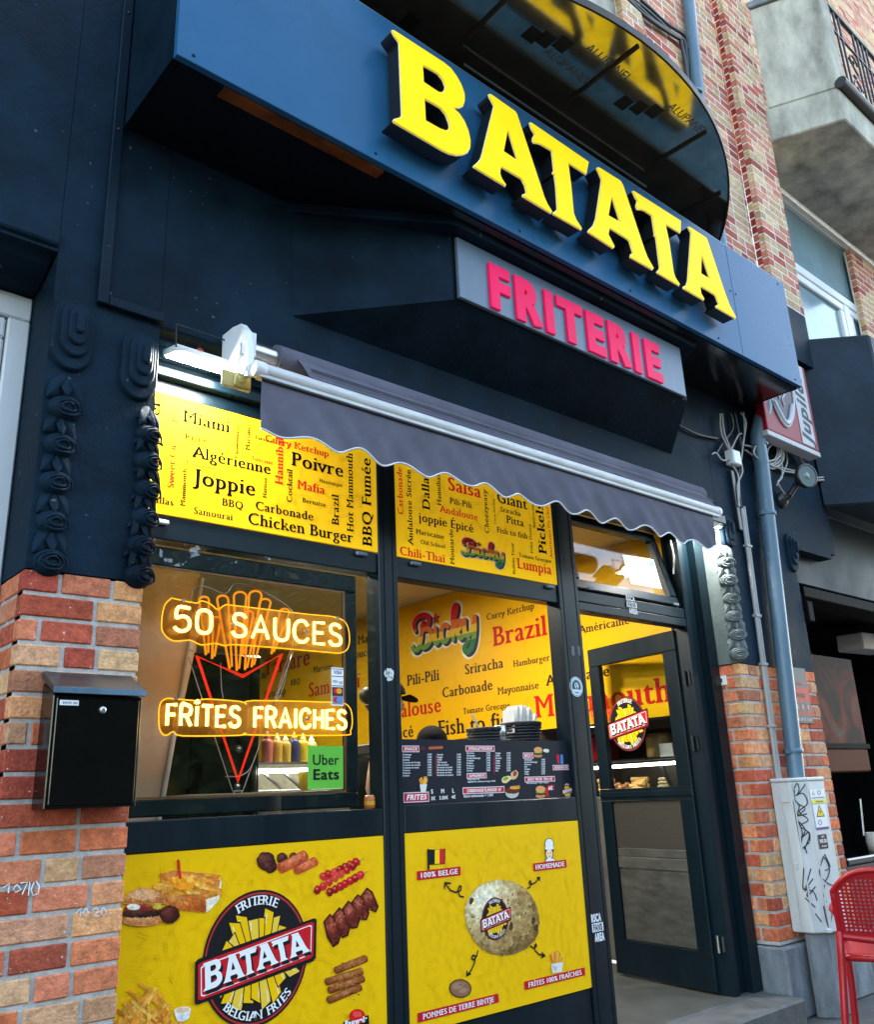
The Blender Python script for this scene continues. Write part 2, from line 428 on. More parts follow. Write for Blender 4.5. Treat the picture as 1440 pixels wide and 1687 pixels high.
# ================================================================== the shop building
shop = thing('shop_building', 'dark painted shop building with brick piers and a projecting oriel base', 'building', (3.2, 0, 0))
m = MB()
m.box(-7, .835, YP, .3, 3.27, 10).box(-7, -1.6, YP, .3, 0, 3.266).box(.837, 1.24, YP, .3, 2.069, 10).box(1.242, 5.179, YP+.001, .3, 3.105, 4.9)
m.box(5.181, 6.168, YP, .3, 2.034, 4.9).box(6.17, 6.8, YP+.004, .3, 2.95, 5.1)
m.box(1.242, 3.0, YP+.001, .3, 4.902, 10)
m.build('painted_wall', M['dark_paint'], shop)
# moulding strip round the painted field
m = MB(); xs = .986
m.box(xs, xs+.042, YP-.028, YP-.001, 3.105, 10).box(xs+.043, 1.246, YP-.028, YP-.001, 3.105, 3.147)
m.build('trim_strip', M['dark_paint_smooth'], shop, bevel=.004)
# left-hand window recess: stone hood and white window
m = MB(); prof = [(YP-.02, 3.36), (YP-.02, 3.29), (YP+.02, 3.275), (YP+.07, 3.24), (YP+.16, 3.20), (YP+.30, 3.19), (YP+.30, 3.36)]
m.prism([(-1.6, y, z) for y, z in prof][::-1], (2.433, 0, 0)); m.build('window_hood', M['dark_paint'], shop, bevel=.006)
m = MB()
for a, b, c0, c1 in ((-1.6,.834,.95,1.0),(-1.6,.834,3.09,3.19),(.755,.834,1.002,3.088),(-1.6,-1.52,1.002,3.088)): m.box(a, b, .075, .15, c0, c1)
wf = m.build('window', M['pvc_white'], shop, bevel=.006)
m = MB()
for a, b, c0, c1 in ((-1.515,.75,1.005,1.07),(-1.515,.75,3.0,3.085),(.68,.75,1.072,2.998),(-.45,-.38,1.072,2.998)): m.box(a, b, .085, .13, c0, c1)
m.build('sash', M['pvc_white'], wf, bevel=.008)
m = MB(); m.box(-1.51, .679, .10, .108, 1.071, 2.999); m.build('pane', M['far_pane'], wf)
# left pier of brick
bm_, mo = MB(), MB(); J = .0135
bricks(bm_, mo, .835, 1.24, 0, 2.064, YP, BR, course=.0815, pats=[[.112,.163,.103],[.235,.1565],[.06,.165,.153],[.14,.1,.14]])
bricks(bm_, mo, YP+.046, .30, 0, 2.064, 0, BR, course=.0815, axis='y', X=.836, pats=[[.16,.1,.16],[.1,.16,.16]])
pl = bm_.build('brick_pier', M['brick'], shop, bevel=.004); mo.build('mortar', M['mortar'], pl)
# right pier of brick on its blue stone plinth, with the return beside the door
bm_, mo = MB(), MB()
bricks(bm_, mo, 5.18, 6.168, .39, 2.03, YP, BR, course=.0815)
bricks(bm_, mo, YP+.046, -.001, .39, 2.03, 0, [BR[i] for i in (0,2,3,4,6,9)], course=.0815, axis='y', X=5.1805, pats=[[.1],[.06,.06]])
pr = bm_.build('brick_pier', M['brick'], shop, bevel=.004); mo.build('mortar', M['mortar'], pr)
m = MB(); m.box(5.165, 5.62, YP-.035, .05, 0, .386).box(5.70, 6.19, YP-.05, .05, 0, .386)
m.build('stone_plinth', M['bluestone'], shop, bevel=.012)
pm('lit_reveal_tone', (.10, .125, .125), .5, var=.3, vscale=6, bump=.2, bscale=60, spec=.3)  # paler copy of the dark paint, puts floodlight on the reveal into its colour
m = MB(); m.box(5.1765, 5.1805, YP+.001, .018, 2.036, 3.0); m.build('lit_reveal_face', M['lit_reveal_tone'], shop)
# carved volutes and festoons
def tongue(cx, cz, w, h, y0, y1, n=18):
    pts = [];  r = w/2
    for i in range(n+1):
        t = math.pi+math.pi*i/n; pts.append((cx+r*math.cos(t), cz-h/2+r*1.15*(1+math.sin(t))))
    for i in range(n+1):
        t = math.pi*i/n; pts.append((cx+r*math.cos(t), cz+h/2-r+r*math.sin(t)))
    mm = MB(); N = len(pts); A = [Vector((p[0], y0, p[1])) for p in pts]; B = [Vector((cx+(p[0]-cx)*.93, y1, cz+(p[1]-cz)*.95)) for p in pts]
    fs = [(i, (i+1) % N, N+(i+1) % N, N+i) for i in range(N)]+[tuple(range(N, 2*N))]
    return A+B, fs
def volute(cx, cz, w, h, yb):
    mm = MB()
    for k, (f, g_, dy) in enumerate(((1,1,.022),(.70,.74,.038),(.44,.52,.05),(.20,.30,.062))):
        vv, ff = tongue(cx-(0.0 if k < 1 else -.004*k), cz+.012*k, w*f, h*g_, yb-(.0 if k == 0 else .02+.012*(k-1)), yb-dy); mm.add(vv, ff)
    return mm.build('volute', M['dark_paint'], shop, bevel=.004)
pA = (at(80, 523, YP)+at(153, 609, YP))/2
volute(.912, 2.945, .155, .29, YP); volute(1.165, 2.90, .148, .29, YP); volute(5.255, 2.90, .15, .29, YP); volute(6.12, 2.90, .13, .30, YP)
def leaf3(mm, base, tip, side, out, w, fold):
    """a small carved leaf from base to tip, folded along its midrib and bulging outward"""
    n, k = 7, 4; vs_ = []
    for i in range(n+1):
        t = i/n; ww = w*math.sin(math.pi*min(1, t*.92+.08))**.8*(1-.15*t); c = base.lerp(tip, t)+out*(.30*w*4*t*(1-t))
        for j in range(-k, k+1):
            q = j/k; vs_.append(c+side*ww*q-out*abs(q)*fold*ww+out*.12*w*math.sin(9*t+abs(q)*2.5)*abs(q))
    m_ = 2*k+1; mm.add(vs_, [(i*m_+j, i*m_+j+1, (i+1)*m_+j+1, (i+1)*m_+j) for i in range(n) for j in range(m_-1)], None, True)
def bud(mm, c, s, d):
    """a rosebud with lids and a deep eye, under a pair of folded leaves; d = outward direction"""
    d = Vector(d).normalized(); up = Vector((0,0,1)); w = up.cross(d); J = lambda a: random.uniform(-a, a)
    rot = Matrix((w, d, up)).transposed(); c = c+w*s*J(.05)
    mm.ball(c-up*s*.10, s*.50, s*.40, s*.42, 18, 10, rot=rot)
    e = c-up*s*(.14+J(.03))+d*s*.40+w*s*(.06+J(.04))
    for r0, r1, o, a0, a1 in ((.40,.06,-.08,-.3,3.6),(.29,.055,.02,-.1,3.3),(.30,.05,.01,3.5,6.0),(.17,.05,.08,0,6.28)):
        N = 14; ring = [e+d*s*(o-.10*abs(math.cos(a0+(a1-a0)*k/N)))+(w*math.cos(a0+(a1-a0)*k/N)*1.15+up*math.sin(a0+(a1-a0)*k/N)*.80)*s*r0 for k in range(N+1)]
        mm.tube(ring, [s*r1*(.35+.65*math.sin(math.pi*min(max(k/N, .06), .94))) for k in range(N+1)], 6)
    for sg in (-1, 1):
        leaf3(mm, c+up*s*.98+w*sg*s*.02+d*s*.10, c+w*sg*s*(.50+J(.05))+up*s*(.16+J(.06))+d*s*.16, (w*sg*.6+up*.75).normalized(), d, s*.27, .5)
        leaf3(mm, c+up*s*.80+w*sg*s*.12+d*s*.02, c+w*sg*s*(.56+J(.04))+up*s*.46+d*s*.02, (w*sg*.3+up*.9).normalized(), d, s*.17, .4)
    leaf3(mm, c+up*s*.86+d*s*.16, c+up*s*(.18+J(.05))+d*s*.40, w, d, s*.17, .9)
def festoon(path, s, d, n, mt='dark_paint'):
    mm = MB()
    for i in range(n):
        t = i/(n-1); c = path[0].lerp(path[1], t)+Vector((random.uniform(-.004,.004), 0, 0)); bud(mm, c, s*random.uniform(.93, 1.05), d)
    v2 = mm
    dsp = v2.build('festoon', M[mt], shop); return dsp
festoon((V(.905, YP+.006, 2.665), V(.905, YP+.006, 2.105)), .112, (0,-1,0), 5)
festoon((V(1.222, YP+.012, 2.64), V(1.222, YP+.012, 2.10)), .112, (.35,-.9,0), 6)
festoon((V(5.192, YP+.0, 2.70), V(5.192, YP+.0, 2.10)), .112, (-.75,-.65,0), 6, 'lit_reveal_tone')  # paler tone paints in the floodlit highlights of this festoon
festoon((V(6.172, YP+.03, 2.66), V(6.172, YP+.03, 2.10)), .062, (.6,-.7,0), 9)
# oriel base that carries the pink sign
def canted(mm, xl0, xl1, xr1, xr0, yf, zb_w, zb_f, zt, yw=YP):
    P = [V(xl0,yw,zb_w), V(xl1,yf,zb_f), V(xr1,yf,zb_f), V(xr0,yw,zb_w), V(xl0,yw,zt), V(xl1,yf,zt), V(xr1,yf,zt), V(xr0,yw,zt)]
    mm.add(P, [(0,1,5,4),(1,2,6,5),(2,3,7,6),(0,3,2,1),(4,5,6,7)])
m = MB(); canted(m, 1.84, 2.545, 4.46, 4.72, -.495, 3.36, 3.545, 3.93); m.build('oriel_base', M['dark_paint'], shop)
m = MB(); canted(m, 1.80, 2.49, 4.52, 4.80, -.575, 3.895, 3.895, 3.985); m.build('cornice', M['dark_paint'], shop, bevel=.006)
# upper brickwork
bm_, mo = MB(), MB()
bricks(bm_, mo, 5.062, 6.411, 4.905, 11.5, YP, BR2, course=.078, joint=.0145, inset=.0015, L=.205, jit=.001)
bricks(bm_, mo, 6.413, 6.91, 5.10, 11.5, -.27, BR2, course=.078, joint=.0145, inset=.0015, L=.205, jit=.001)
bricks(bm_, mo, -.27+.0515, YP-.003, 5.10, 10.2, 0, [hexc(h) for h in ('8e3029','9b3f33','a35a48','b3936c','87302a')], course=.078, joint=.0145, inset=.0015, axis='y', X=6.4135, pats=[[.06]])
bricks(bm_, mo, 4.78, 5.06, 4.905, 10.2, -.215, BR2, course=.078, joint=.0145, inset=.0015, pats=[[.13,.138],[.06,.13,.062]])
up = bm_.build('upper_brickwork', M['brick'], shop); mo.build('mortar', M['mortar_white'], up)
m = MB(); m.box(3.002, 4.777, -.16, .3, 4.903, 10.2); m.build('stone_panel', M['balcony_stone'], shop)
m = MB(); m.box(6.413, 6.91, -.268, .25, 4.6, 5.098).box(6.802, 6.91, YP+.02, .25, 3.0, 4.598); m.build('painted_pilaster', M['dark_paint'], shop)

# ---- interior of the shop (seen through the openings)
pm('ceiling_paint', (.72, .58, .30), .7, var=.06)
pm('tile_dark', (.07, .055, .045), .35, var=.3, vscale=3)
pm('floor_tile', (.055, .060, .056), .45, var=.3, vscale=6, bump=.05)
m = MB(); m.box(.6, 5.5, .28, 7.4, 3.03, 3.15); m.build('ceiling', M['ceiling_paint'], shop)
m = MB(); m.box(.6, 5.35, -.045, 7.4, .004, .15); m.build('shop_floor', M['floor_tile'], shop, bevel=.01)
m = MB(); m.box(3.86, 5.14, -.30, -.05, .004, .146); pm('step_stone', (.065, .072, .075), .7, var=.4, vscale=9, bump=.3, bscale=60); m.build('door_step', M['step_stone'], shop, bevel=.012)
m = MB(); m.box(5.205, 5.4, 1.60, 7.4, .152, 3.028).box(5.205, 5.4, .301, 1.599, 1.757, 3.028).box(6.02, 6.1, .31, 1.599, .152, 1.755).box(5.405, 6.02, 1.5, 1.599, .152, 1.755).box(5.3, 6.02, .302, .34, .152, 1.755).box(5.405, 6.02, .345, 1.495, 1.70, 1.755); m.build('side_wall', M['tile_dark'], shop)  # low recess added to hold the counter reflected in the door glass
m = MB(); m.box(5.26, 5.4, YP+.08, .299, .152, 2.03); m.build('door_reveal', M['dark_paint_smooth'], shop)
m = MB(); m.box(.6, 5.2, 7.2, 7.4, .152, 3.028); m.build('back_wall', M['tile_dark'], shop)
m = MB(); m.box(.55, .7, .28, 7.2, .152, 3.028); m.build('left_wall', M['tile_dark'], shop)
m = MB()
for a, b, c0, c1, d in ((.70,2.72,.26,.302,.152),): m.box(a, 1.236, .10, .3, .152, 3.1)
m.build('inner_jamb', M['tile_dark'], shop)

# ---- neighbour on the right: dark bay, stone balcony, window, dark opening
nb = thing('neighbour_building', 'dark painted house on the right with a canted bay under a stone balcony', 'building', (7.6, 0, 0))
m = MB()
P = [(6.80, YP-.001), (7.24, -.63), (10.2, -.63), (10.2, YP-.001)]
m.prism([(x, y, 3.385) for x, y in P], (0, 0, 1.50)); pm('bay_paint', (.0075, .017, .029), .55, var=.5, vscale=3, bump=.3, bscale=30, spec=.2); m.build('bay_parapet', M['bay_paint'], nb, bevel=.015)
m = MB(); m.box(6.21, 10.2, YP+.10, .3, 2.72, 3.384).box(6.912, 10.2, .02, .3, 3.386, 4.88)
m.build('lintel', M['dark_paint_smooth'], nb, bevel=.01)
m = MB(); m.box(6.172, 6.205, YP+.02, .6, 0, 2.948); m.build('jamb', M['dark_paint'], nb)
P = [(6.955, YP-.102), (7.22, -.83), (10.2, -.83), (10.2, .043), (6.955, .043)]
m = MB(); m.prism([(x, y, 6.975) for x, y in P], (0, 0, .36))
a, b = V(6.955, -.272, 7.337), V(7.22, -.83, 7.337); t = (b-a).normalized(); n_ = V(-t.y, t.x, 0)*-1
m.add([a, b, b+V(.22,.0,0), a+V(.22,0,0), a+V(0,0,1.20), b+V(0,0,1.20), b+V(.22,0,1.20), a+V(.22,0,1.2)], [(0,3,2,1),(4,5,6,7),(0,1,5,4),(1,2,6,5),(2,3,7,6),(3,0,4,7)])
bal = m.build('balcony', M['balcony_stone'], nb, bevel=.012)
m = MB(); m.tube([(7.20,-.86,7.36),(10.2,-.86,7.36)], .055, 10); m.tube([(7.20,-.84,8.62),(7.2,-.80,8.70),(7.22,-.72,8.68),(7.22,-.70,8.60)], .05, 8)
m.build('nosing', M['cable_black'], bal)
m = MB(); m.add([b+V(0,-.01,1.2)+V(-.03,-.02,0), b+V(.26,-.03,1.2), a+V(.26,0,1.2), a+V(-.03,0,1.2), b+V(-.03,-.03,1.28), b+V(.26,-.03,1.28), a+V(.26,0,1.28), a+V(-.03,0,1.28)], [(0,1,5,4),(1,2,6,5),(2,3,7,6),(3,0,4,7),(4,5,6,7),(3,2,1,0)])
m.build('coping', M['bluestone'], bal, bevel=.01)
rl = MB()
rl.tube([(7.44,-.80,8.52),(10.2,-.80,8.52)], .022, 6); rl.tube([(7.44,-.80,8.22),(10.2,-.80,8.22)], .012, 6); rl.tube([(7.44,-.80,7.50),(10.2,-.80,7.50)], .014, 6)
for k in range(26):
    x = 7.50+k*.105
    if k % 6 in (3, 4): continue
    rl.tube([(x,-.80,7.42),(x,-.80,8.52)], .011, 6)
for k in range(4):
    cx = 7.50+(k*6+3.5)*.105
    for cz, sg in ((8.05, 1), (7.72, -1)):
        rl.tube([(cx+sg*(.10-.0065*i)*math.cos(i*.55), -.80, cz+(.10-.0065*i)*math.sin(i*.55)) for i in range(15)], .009, 5)
    rl.tube([(cx-.1,-.8,8.05),(cx+.08,-.8,7.9),(cx-.06,-.8,7.85),(cx+.1,-.8,7.72)], .009, 5)
rl.build('railing', M['dark_metal'], bal)
# window under the balcony
yw = .06; c1, c2 = at(1313, 437, yw), at(1430, 520, yw); zt = (c1.z+c2.z)/2; xl = 6.93
m = MB()
m.box(xl, 10.2, yw, yw+.09, 6.88, 6.974).box(xl, xl+.09, yw, yw+.09, 4.885, 6.878).box(xl+.092, 10.1, yw, yw+.09, zt-.07, zt+.03)
xr = at(1427, 430, yw).x; m.box(xr, xr+.10, yw, yw+.09, 4.885, zt-.072).box(xr, xr+.10, yw, yw+.09, zt+.032, 6.878)
xm = at(1400, 530, yw).x; m.box(xm-.06, xm+.06, yw+.003, yw+.09, 4.885, zt-.072)
nw = m.build('window', M['pvc_white'], nb, bevel=.008)
m = MB()
for x0, x1 in ((xl+.095, xm-.063), (xm+.063, xr-.003)):
    m.box(x0, x1, yw+.01, yw+.07, zt-.16, zt-.074).box(x0, x0+.08, yw+.01, yw+.07, 4.89, zt-.162).box(x1-.08, x1, yw+.01, yw+.07, 4.89, zt-.162)
m.build('sash', M['pvc_white'], nw, bevel=.01)
pm('curtain', (.17, .26, .31), .12, var=.15, vscale=2, spec=.45)
m = MB(); m.box(xl+.05, 10.1, yw+.045, yw+.05, 4.886, 6.88); m.build('pane', M['curtain'], nw)
bm_, mo = MB(), MB(); bricks(bm_, mo, 9.02, 10.2, 5.0, 6.82, 0, BR2, course=.078, joint=.0145, inset=.0015, L=.205)
bk = bm_.build('brick_wall', M['brick'], nb); mo.build('mortar', M['mortar_white'], bk)
bm_, mo = MB(), MB(); bricks(bm_, mo, 6.912, 12.5, 7.0, 13.0, .045, BR2, course=.078, joint=.0145, inset=.0015, L=.205)
bk = bm_.build('brick_wall', M['brick'], nb); mo.build('mortar', M['mortar_white'], bk)
# dark room behind the right-hand opening
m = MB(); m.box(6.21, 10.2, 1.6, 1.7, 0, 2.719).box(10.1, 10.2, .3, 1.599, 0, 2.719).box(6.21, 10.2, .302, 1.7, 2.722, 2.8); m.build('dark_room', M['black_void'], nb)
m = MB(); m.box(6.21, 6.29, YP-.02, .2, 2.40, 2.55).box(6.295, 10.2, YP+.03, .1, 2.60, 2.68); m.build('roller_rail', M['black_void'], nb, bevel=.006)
m = MB(); m.box(6.215, 10.2, -.10, -.02, .34, .74).box(6.215, 10.2, -.16, -.02, .745, .79)
m.build('low_counter', M['black_gloss'], nb, bevel=.01)
m = MB(); m.box(6.215, 10.2, -.20, .2, .01, .33); m.build('stone_base', M['bluestone'], nb, bevel=.02)
# ================================================================== aluminium shopfront
z4 = zoomed(0, 500, 1/3); z5 = zoomed(480, 500, 1/3); z6 = zoomed(960, 500, 1/3); z8 = zoomed(960, 1260, 1/3); z2 = zoomed(480, 0, 1/3)
zA = zoomed(180, 1340, .3264); zB = zoomed(640, 1320, .25694); zC = zoomed(630, 920, .24887); zD = zoomed(920, 920, .24903); zE = zoomed(200, 920, .30556); zF = zoomed(1160, 900, .23709)
BLACK, RED, WHITE = (.012, .012, .014), (.52, .012, .012), (.80, .80, .78)
YEL = (.86, .495, .0015)
sf = thing('shopfront', 'dark grey aluminium shopfront with serving hatch, sliding window and glazed door', 'shopfront', (3.2, 0, .15))
fr = M['alu_frame']
def part(name, boxes, mat=None, bev=.004, parent=None):
    m = MB()
    for b in boxes: m.box(*b)
    return m.build(name, mat or fr, parent or sf, bevel=bev)
for a, b in ((2.420, 2.531), (3.676, 3.842)):
    mu = part('mullion', [(a, b, -.012, .09, .155, 2.876)])
    part('mullion_seam', [(a+.028, a+.031, -.0135, -.0121, .16, 2.87), (b-.031, b-.028, -.0135, -.0121, .16, 2.87)], M['black_void'], 0, mu)
part('transom', [(1.24, 2.418, 0, .08, 2.292, 2.392)]); part('transom', [(2.533, 3.674, 0, .08, 2.290, 2.392)])
part('sill', [(1.24, 2.418, -.01, .10, 1.155, 1.262)]); part('sill', [(2.533, 3.674, -.01, .10, 1.157, 1.270)])
part('bottom_rail', [(1.24, 2.418, 0, .08, .155, .385), (2.533, 3.674, 0, .08, .155, .385)])
part('kick_panel_back', [(1.24, 2.418, .03, .06, .388, 1.153), (2.533, 3.674, .03, .06, .388, 1.153)])
part('header', [(1.242, 4.90, -.005, .10, 2.90, 3.104), (1.242, 4.90, -.05, -.006, 2.96, 3.0), (1.242, 4.9, -.03, -.006, 3.04, 3.10)])
part('door_transom', [(3.844, 4.90, -.005, .08, 2.268, 2.318), (3.844, 4.90, -.001, .08, 2.321, 2.385)])
part('door_post', [(4.905, 4.962, -.006, .10, .004, 3.10), (4.965, 5.06, .02, .12, .004, 3.10), (5.063, 5.165, -.035, .10, .004, 3.10)])
part('left_jamb', [(1.238, 1.298, -.004, .08, .155, 2.899)])
for px in ((265, 860), (595, 913), (684, 929), (906, 967), (972, 970), (1112, 996)):
    c = at(*px, -.006); mm = MB(); mm.box(c.x-.03, c.x+.03, -.020, -.0005 if px[0] < 950 else -.0065, c.z-.009, c.z+.009); mm.build('drain_cap', M['pipe_paint'] if px[0] > 300 else M['pvc_white'], sf, bevel=.004)
# outer pane and sliding sash of the left window
part('pane', [(1.30, 2.417, .004, .010, 1.264, 2.290)], M['pane'], 0)
sw = part('sliding_window', [(1.28, 2.322, .030, .062, 2.195, 2.272), (1.28, 2.322, .030, .062, 1.272, 1.333), (2.255, 2.322, .030, .062, 1.335, 2.193)], None, .006)
pm('bronze_gasket', (.22, .10, .04), .35, metal=.4)
part('gasket', [(1.28, 2.2545, .028, .034, 2.186, 2.1945), (1.28, 2.2545, .028, .034, 1.3335, 1.341), (2.246, 2.2545, .028, .034, 1.3415, 2.1855)], M['bronze_gasket'], 0, sw)
part('pane', [(1.285, 2.252, .045, .050, 1.336, 2.192)], M['pane'], 0, sw)
# hopper window over the door, tilted inward
m = MB(); p0 = at(948, 975, .0); hx0, hx1, hz0 = 3.862, 4.885, 2.405
ht = atx(1077, 880, hx1); lean = Vector((0, max(.06, ht.y-.01), max(.3, ht.z-hz0))); 
lu = lean.normalized(); ln = Vector((0, lu.z, -lu.y)); HL = lean.length
def hb(x0, x1, a0, a1, t0=0, t1=.05): return (V(x0, .012, hz0)+lu*a0+ln*t0, V(x1-x0, 0, 0), ln*(t1-t0), lu*(a1-a0))
m.obox(*hb(hx0, hx1, 0, .062)); m.obox(*hb(hx0, hx1, HL-.062, HL)); m.obox(*hb(hx0, hx0+.06, .064, HL-.064)); m.obox(*hb(hx1-.06, hx1, .064, HL-.064))
hw = m.build('hopper_window', fr, sf, bevel=.006)
m = MB(); m.obox(*hb(hx0+.061, hx1-.061, .0645, HL-.0645, .02, .026)); m.build('pane', M['pane'], hw)
m = MB(); m.tube([V(hx1+.005, .03, 2.85), V(hx1-.02, .0, 2.72), V(hx1-.005, .03, 2.62)], .006, 6); m.build('stay_arm', M['metal'], hw)
# the glazed door, standing open into the shop
HX, HY, DA = 4.885, .095, R(9.5)
dd, dn = V(math.sin(DA), math.cos(DA), 0), V(-math.cos(DA), math.sin(DA), 0)     # along the leaf, toward the viewer side
DW = .84; DO = V(HX, HY, .165)
def db(s0, s1, z0, z1, t0=-.045, t1=0): return (DO+dd*s0+dn*t0+V(0, 0, z0-.165), dd*(s1-s0), dn*(t1-t0), V(0, 0, z1-z0))
ztop = 2.262
m = MB()
for a in ((0,DW,ztop-.125,ztop),(0,DW,1.225,1.30),(0,DW,.165,.37),(0,.115,.372,1.223),(0,.115,1.302,ztop-.127),(DW-.1,DW,.372,1.223),(DW-.1,DW,1.302,ztop-.127)): m.obox(*db(*a))
m.obox(*db(0, DW, 1.245, 1.28, .001, .006))
door = m.build('door', fr, sf, bevel=.005)
m = MB(); m.obox(*db(.1155, DW-.1005, 1.3005, ztop-.1255, -.026, -.020)); m.build('pane', M['door_pane'], door)
pm('steel_panel', (.085, .088, .080), .45, metal=.4, var=.3, vscale=7, bump=.05, streak=.3, rvar=.1)
m = MB(); m.obox(*db(.1155, DW-.1005, .3715, .80, -.03, -.018)); m.obox(*db(.1155, DW-.1005, .803, .872, -.03, -.012)); m.obox(*db(.1155, DW-.1005, .875, .925, -.03, -.016)); m.build('kick_panel', M['steel_panel'], door, bevel=.003)
def meshmat():
    mt = pm('perforated_steel', (.23, .23, .21), .4, metal=.5); nt = mt.node_tree; b = nt.nodes['Principled BSDF']
    tc = nt.nodes.new('ShaderNodeTexCoord'); sx = nt.nodes.new('ShaderNodeSeparateXYZ'); nt.links.new(tc.outputs['Object'], sx.inputs[0])
    def sn(o):
        a = nt.nodes.new('ShaderNodeMath'); a.operation = 'MULTIPLY'; a.inputs[1].default_value = 420; nt.links.new(o, a.inputs[0])
        c = nt.nodes.new('ShaderNodeMath'); c.operation = 'SINE'; nt.links.new(a.outputs[0], c.inputs[0]); return c.outputs[0]
    k = nt.nodes.new('ShaderNodeMath'); k.operation = 'MULTIPLY'; nt.links.new(sn(sx.outputs[1]), k.inputs[0]); nt.links.new(sn(sx.outputs[2]), k.inputs[1])
    g_ = nt.nodes.new('ShaderNodeMath'); g_.operation = 'GREATER_THAN'; g_.inputs[1].default_value = .18; nt.links.new(k.outputs[0], g_.inputs[0])
    mx = nt.nodes.new('ShaderNodeMix'); mx.data_type = 'RGBA'; mx.inputs[6].default_value = (.105,.10,.085,1); mx.inputs[7].default_value = (.012,.012,.011,1)
    nt.links.new(g_.outputs[0], mx.inputs[0]); nt.links.new(mx.outputs[2], b.inputs['Base Color']); return mt
m = MB(); m.obox(*db(.1155, DW-.1005, .928, 1.2225, -.03, -.018)); m.build('mesh_panel', meshmat(), door)
for z in (.42, 1.55, 1.95):
    m = MB(); o = V(4.905, .055, z); m.tube([o-V(.012,0,.045), o-V(.012,0,-.045)], .009, 10); m.box(o.x-.008, o.x+.009, .02, .03, z-.04, z+.04); m.build('hinge', M['dark_metal'] if z > 1 else M['metal'], door)

# ------------------------------------------------------------------ printed yellow panels
def fry_lines(mb, x0, x1, z0, z1, Y, n, c=(.775, .435, .0015)):
    nx = max(2, int(math.sqrt(n*(x1-x0)/(z1-z0)))); nz = max(2, n//nx)
    for q_ in range(nx*nz):
        L = random.uniform(.045, .075); a = random.uniform(0, math.pi); w = random.uniform(.0045, .006)
        cx, cz = x0+.045+(x1-x0-.09)*((q_ % nx)+random.uniform(.1,.9))/nx, z0+.045+(z1-z0-.09)*((q_//nx)+random.uniform(.1,.9))/nz; d = (math.cos(a), math.sin(a)); q = (-d[1], d[0])
        for s in (-1, 1):
            o = (cx+q[0]*w*s, cz+q[1]*w*s); t = .0008
            mb.poly([V(o[0]+d[0]*L*k+q[0]*t*j, Y, o[1]+d[1]*L*k+q[1]*t*j) for k, j in ((-.5,-1),(.5,-1),(.5,1),(-.5,1))], vary(c, .05))
def panel(name, label, cat, x0, x1, z0, z1, Y=-.006, n=0, group=None, back=.004, mt='print'):
    m = MB(); m.box(x0, x1, Y, back, z0, z1, YEL if mt == 'print' else (.86,.50,.012))
    o = m.build(name, M[mt], None); tag(o, label, cat, group)
    if n:
        f = MB(); fry_lines(f, x0, x1, z0, z1, Y-.0005, n); f.build('fry_pattern', M['print'], o)
    return o
def words(mb, items, zz, Y, up=None):
    n = V(0, -1, 0)
    for it in items:
        s, a, b, c = it[:4]; st = it[4] if len(it) > 4 else 'serif'
        P0, P1 = at(*zz(a), Y), at(*zz(b), Y)
        vert = abs((P1-P0).z) > abs((P1-P0).x)
        if vert: fit_text(mb, s, P0, P1, V(-1, 0, 0), n, st, c, .0)
        else:
            zav = (P0.z+P1.z)/2; P0 = V(P0.x, Y, zav); P1 = V(P1.x, Y, zav); fit_text(mb, s, P0, P1, V(0, 0, 1), n, st, c, .0)
G2 = (.10, .10, .06)
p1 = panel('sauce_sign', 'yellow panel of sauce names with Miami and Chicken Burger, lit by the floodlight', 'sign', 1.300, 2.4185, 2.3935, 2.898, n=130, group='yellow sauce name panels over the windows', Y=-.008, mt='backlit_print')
BLACK_ = BLACK; BLACK = (.004, .004, .005)
L1 = [('Miami',(905,585),(1140,640),BLACK),('Riche',(915,670),(1028,693),BLACK),('Algérienne',(955,760),(1342,845),BLACK),('Tunisienne',(915,795),(1068,822),RED),('Joppie',(963,895),(1268,950),BLACK),('BBQ',(1097,1000),(1205,1015),BLACK),('Samouraï',(957,1040),(1152,1070),BLACK),('Dallas',(722,978),(862,998),BLACK),('Toscane',(1240,775),(1350,795),RED),('Tartare',(1257,668),(1350,690),BLACK),
 ('curry',(768,915),(785,650),BLACK),('el',(790,560),(794,490),BLACK),('Sweet Cu',(860,915),(872,700),RED),('ion',(876,590),(882,510),RED),('Mammouth',(915,1003),(925,817),BLACK),('mayonnaise',(1178,748),(1185,600),BLACK),('Martino',(1235,727),(1241,603),BLACK),('Hannibal',(1397,897),(1405,665),RED),('Harissa',(1317,962),(1322,863),BLACK),('Cocktail',(1443,985),(1447,820),BLACK)]
L1b = [('Carbonade',(-178,1025),(112,1068),BLACK),('Chicken Burger',(-215,1092),(308,1180),BLACK),('Poivre',(2,800),(262,860),BLACK),('Mafia',(30,915),(168,943),RED),('Hamburger',(138,885),(255,905),BLACK),('Bernaise',(55,985),(172,1003),BLACK),('Curry Ketchup',(-130,690),(187,752),RED),('Brazil',(235,1097),(236,945),BLACK),('Hot Mammouth',(307,1130),(302,740),BLACK),('BBQ Fumée',(399,1202),(391,765),BLACK)]
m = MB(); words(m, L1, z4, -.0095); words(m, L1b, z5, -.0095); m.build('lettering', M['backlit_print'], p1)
p2 = panel('sauce_sign', 'yellow panel of sauce names with Salsa, Pickels and a rainbow logo', 'sign', 2.5325, 3.675, 2.3935, 2.90, n=130, group='yellow sauce name panels over the windows', Y=-.004, mt='backlit_print')
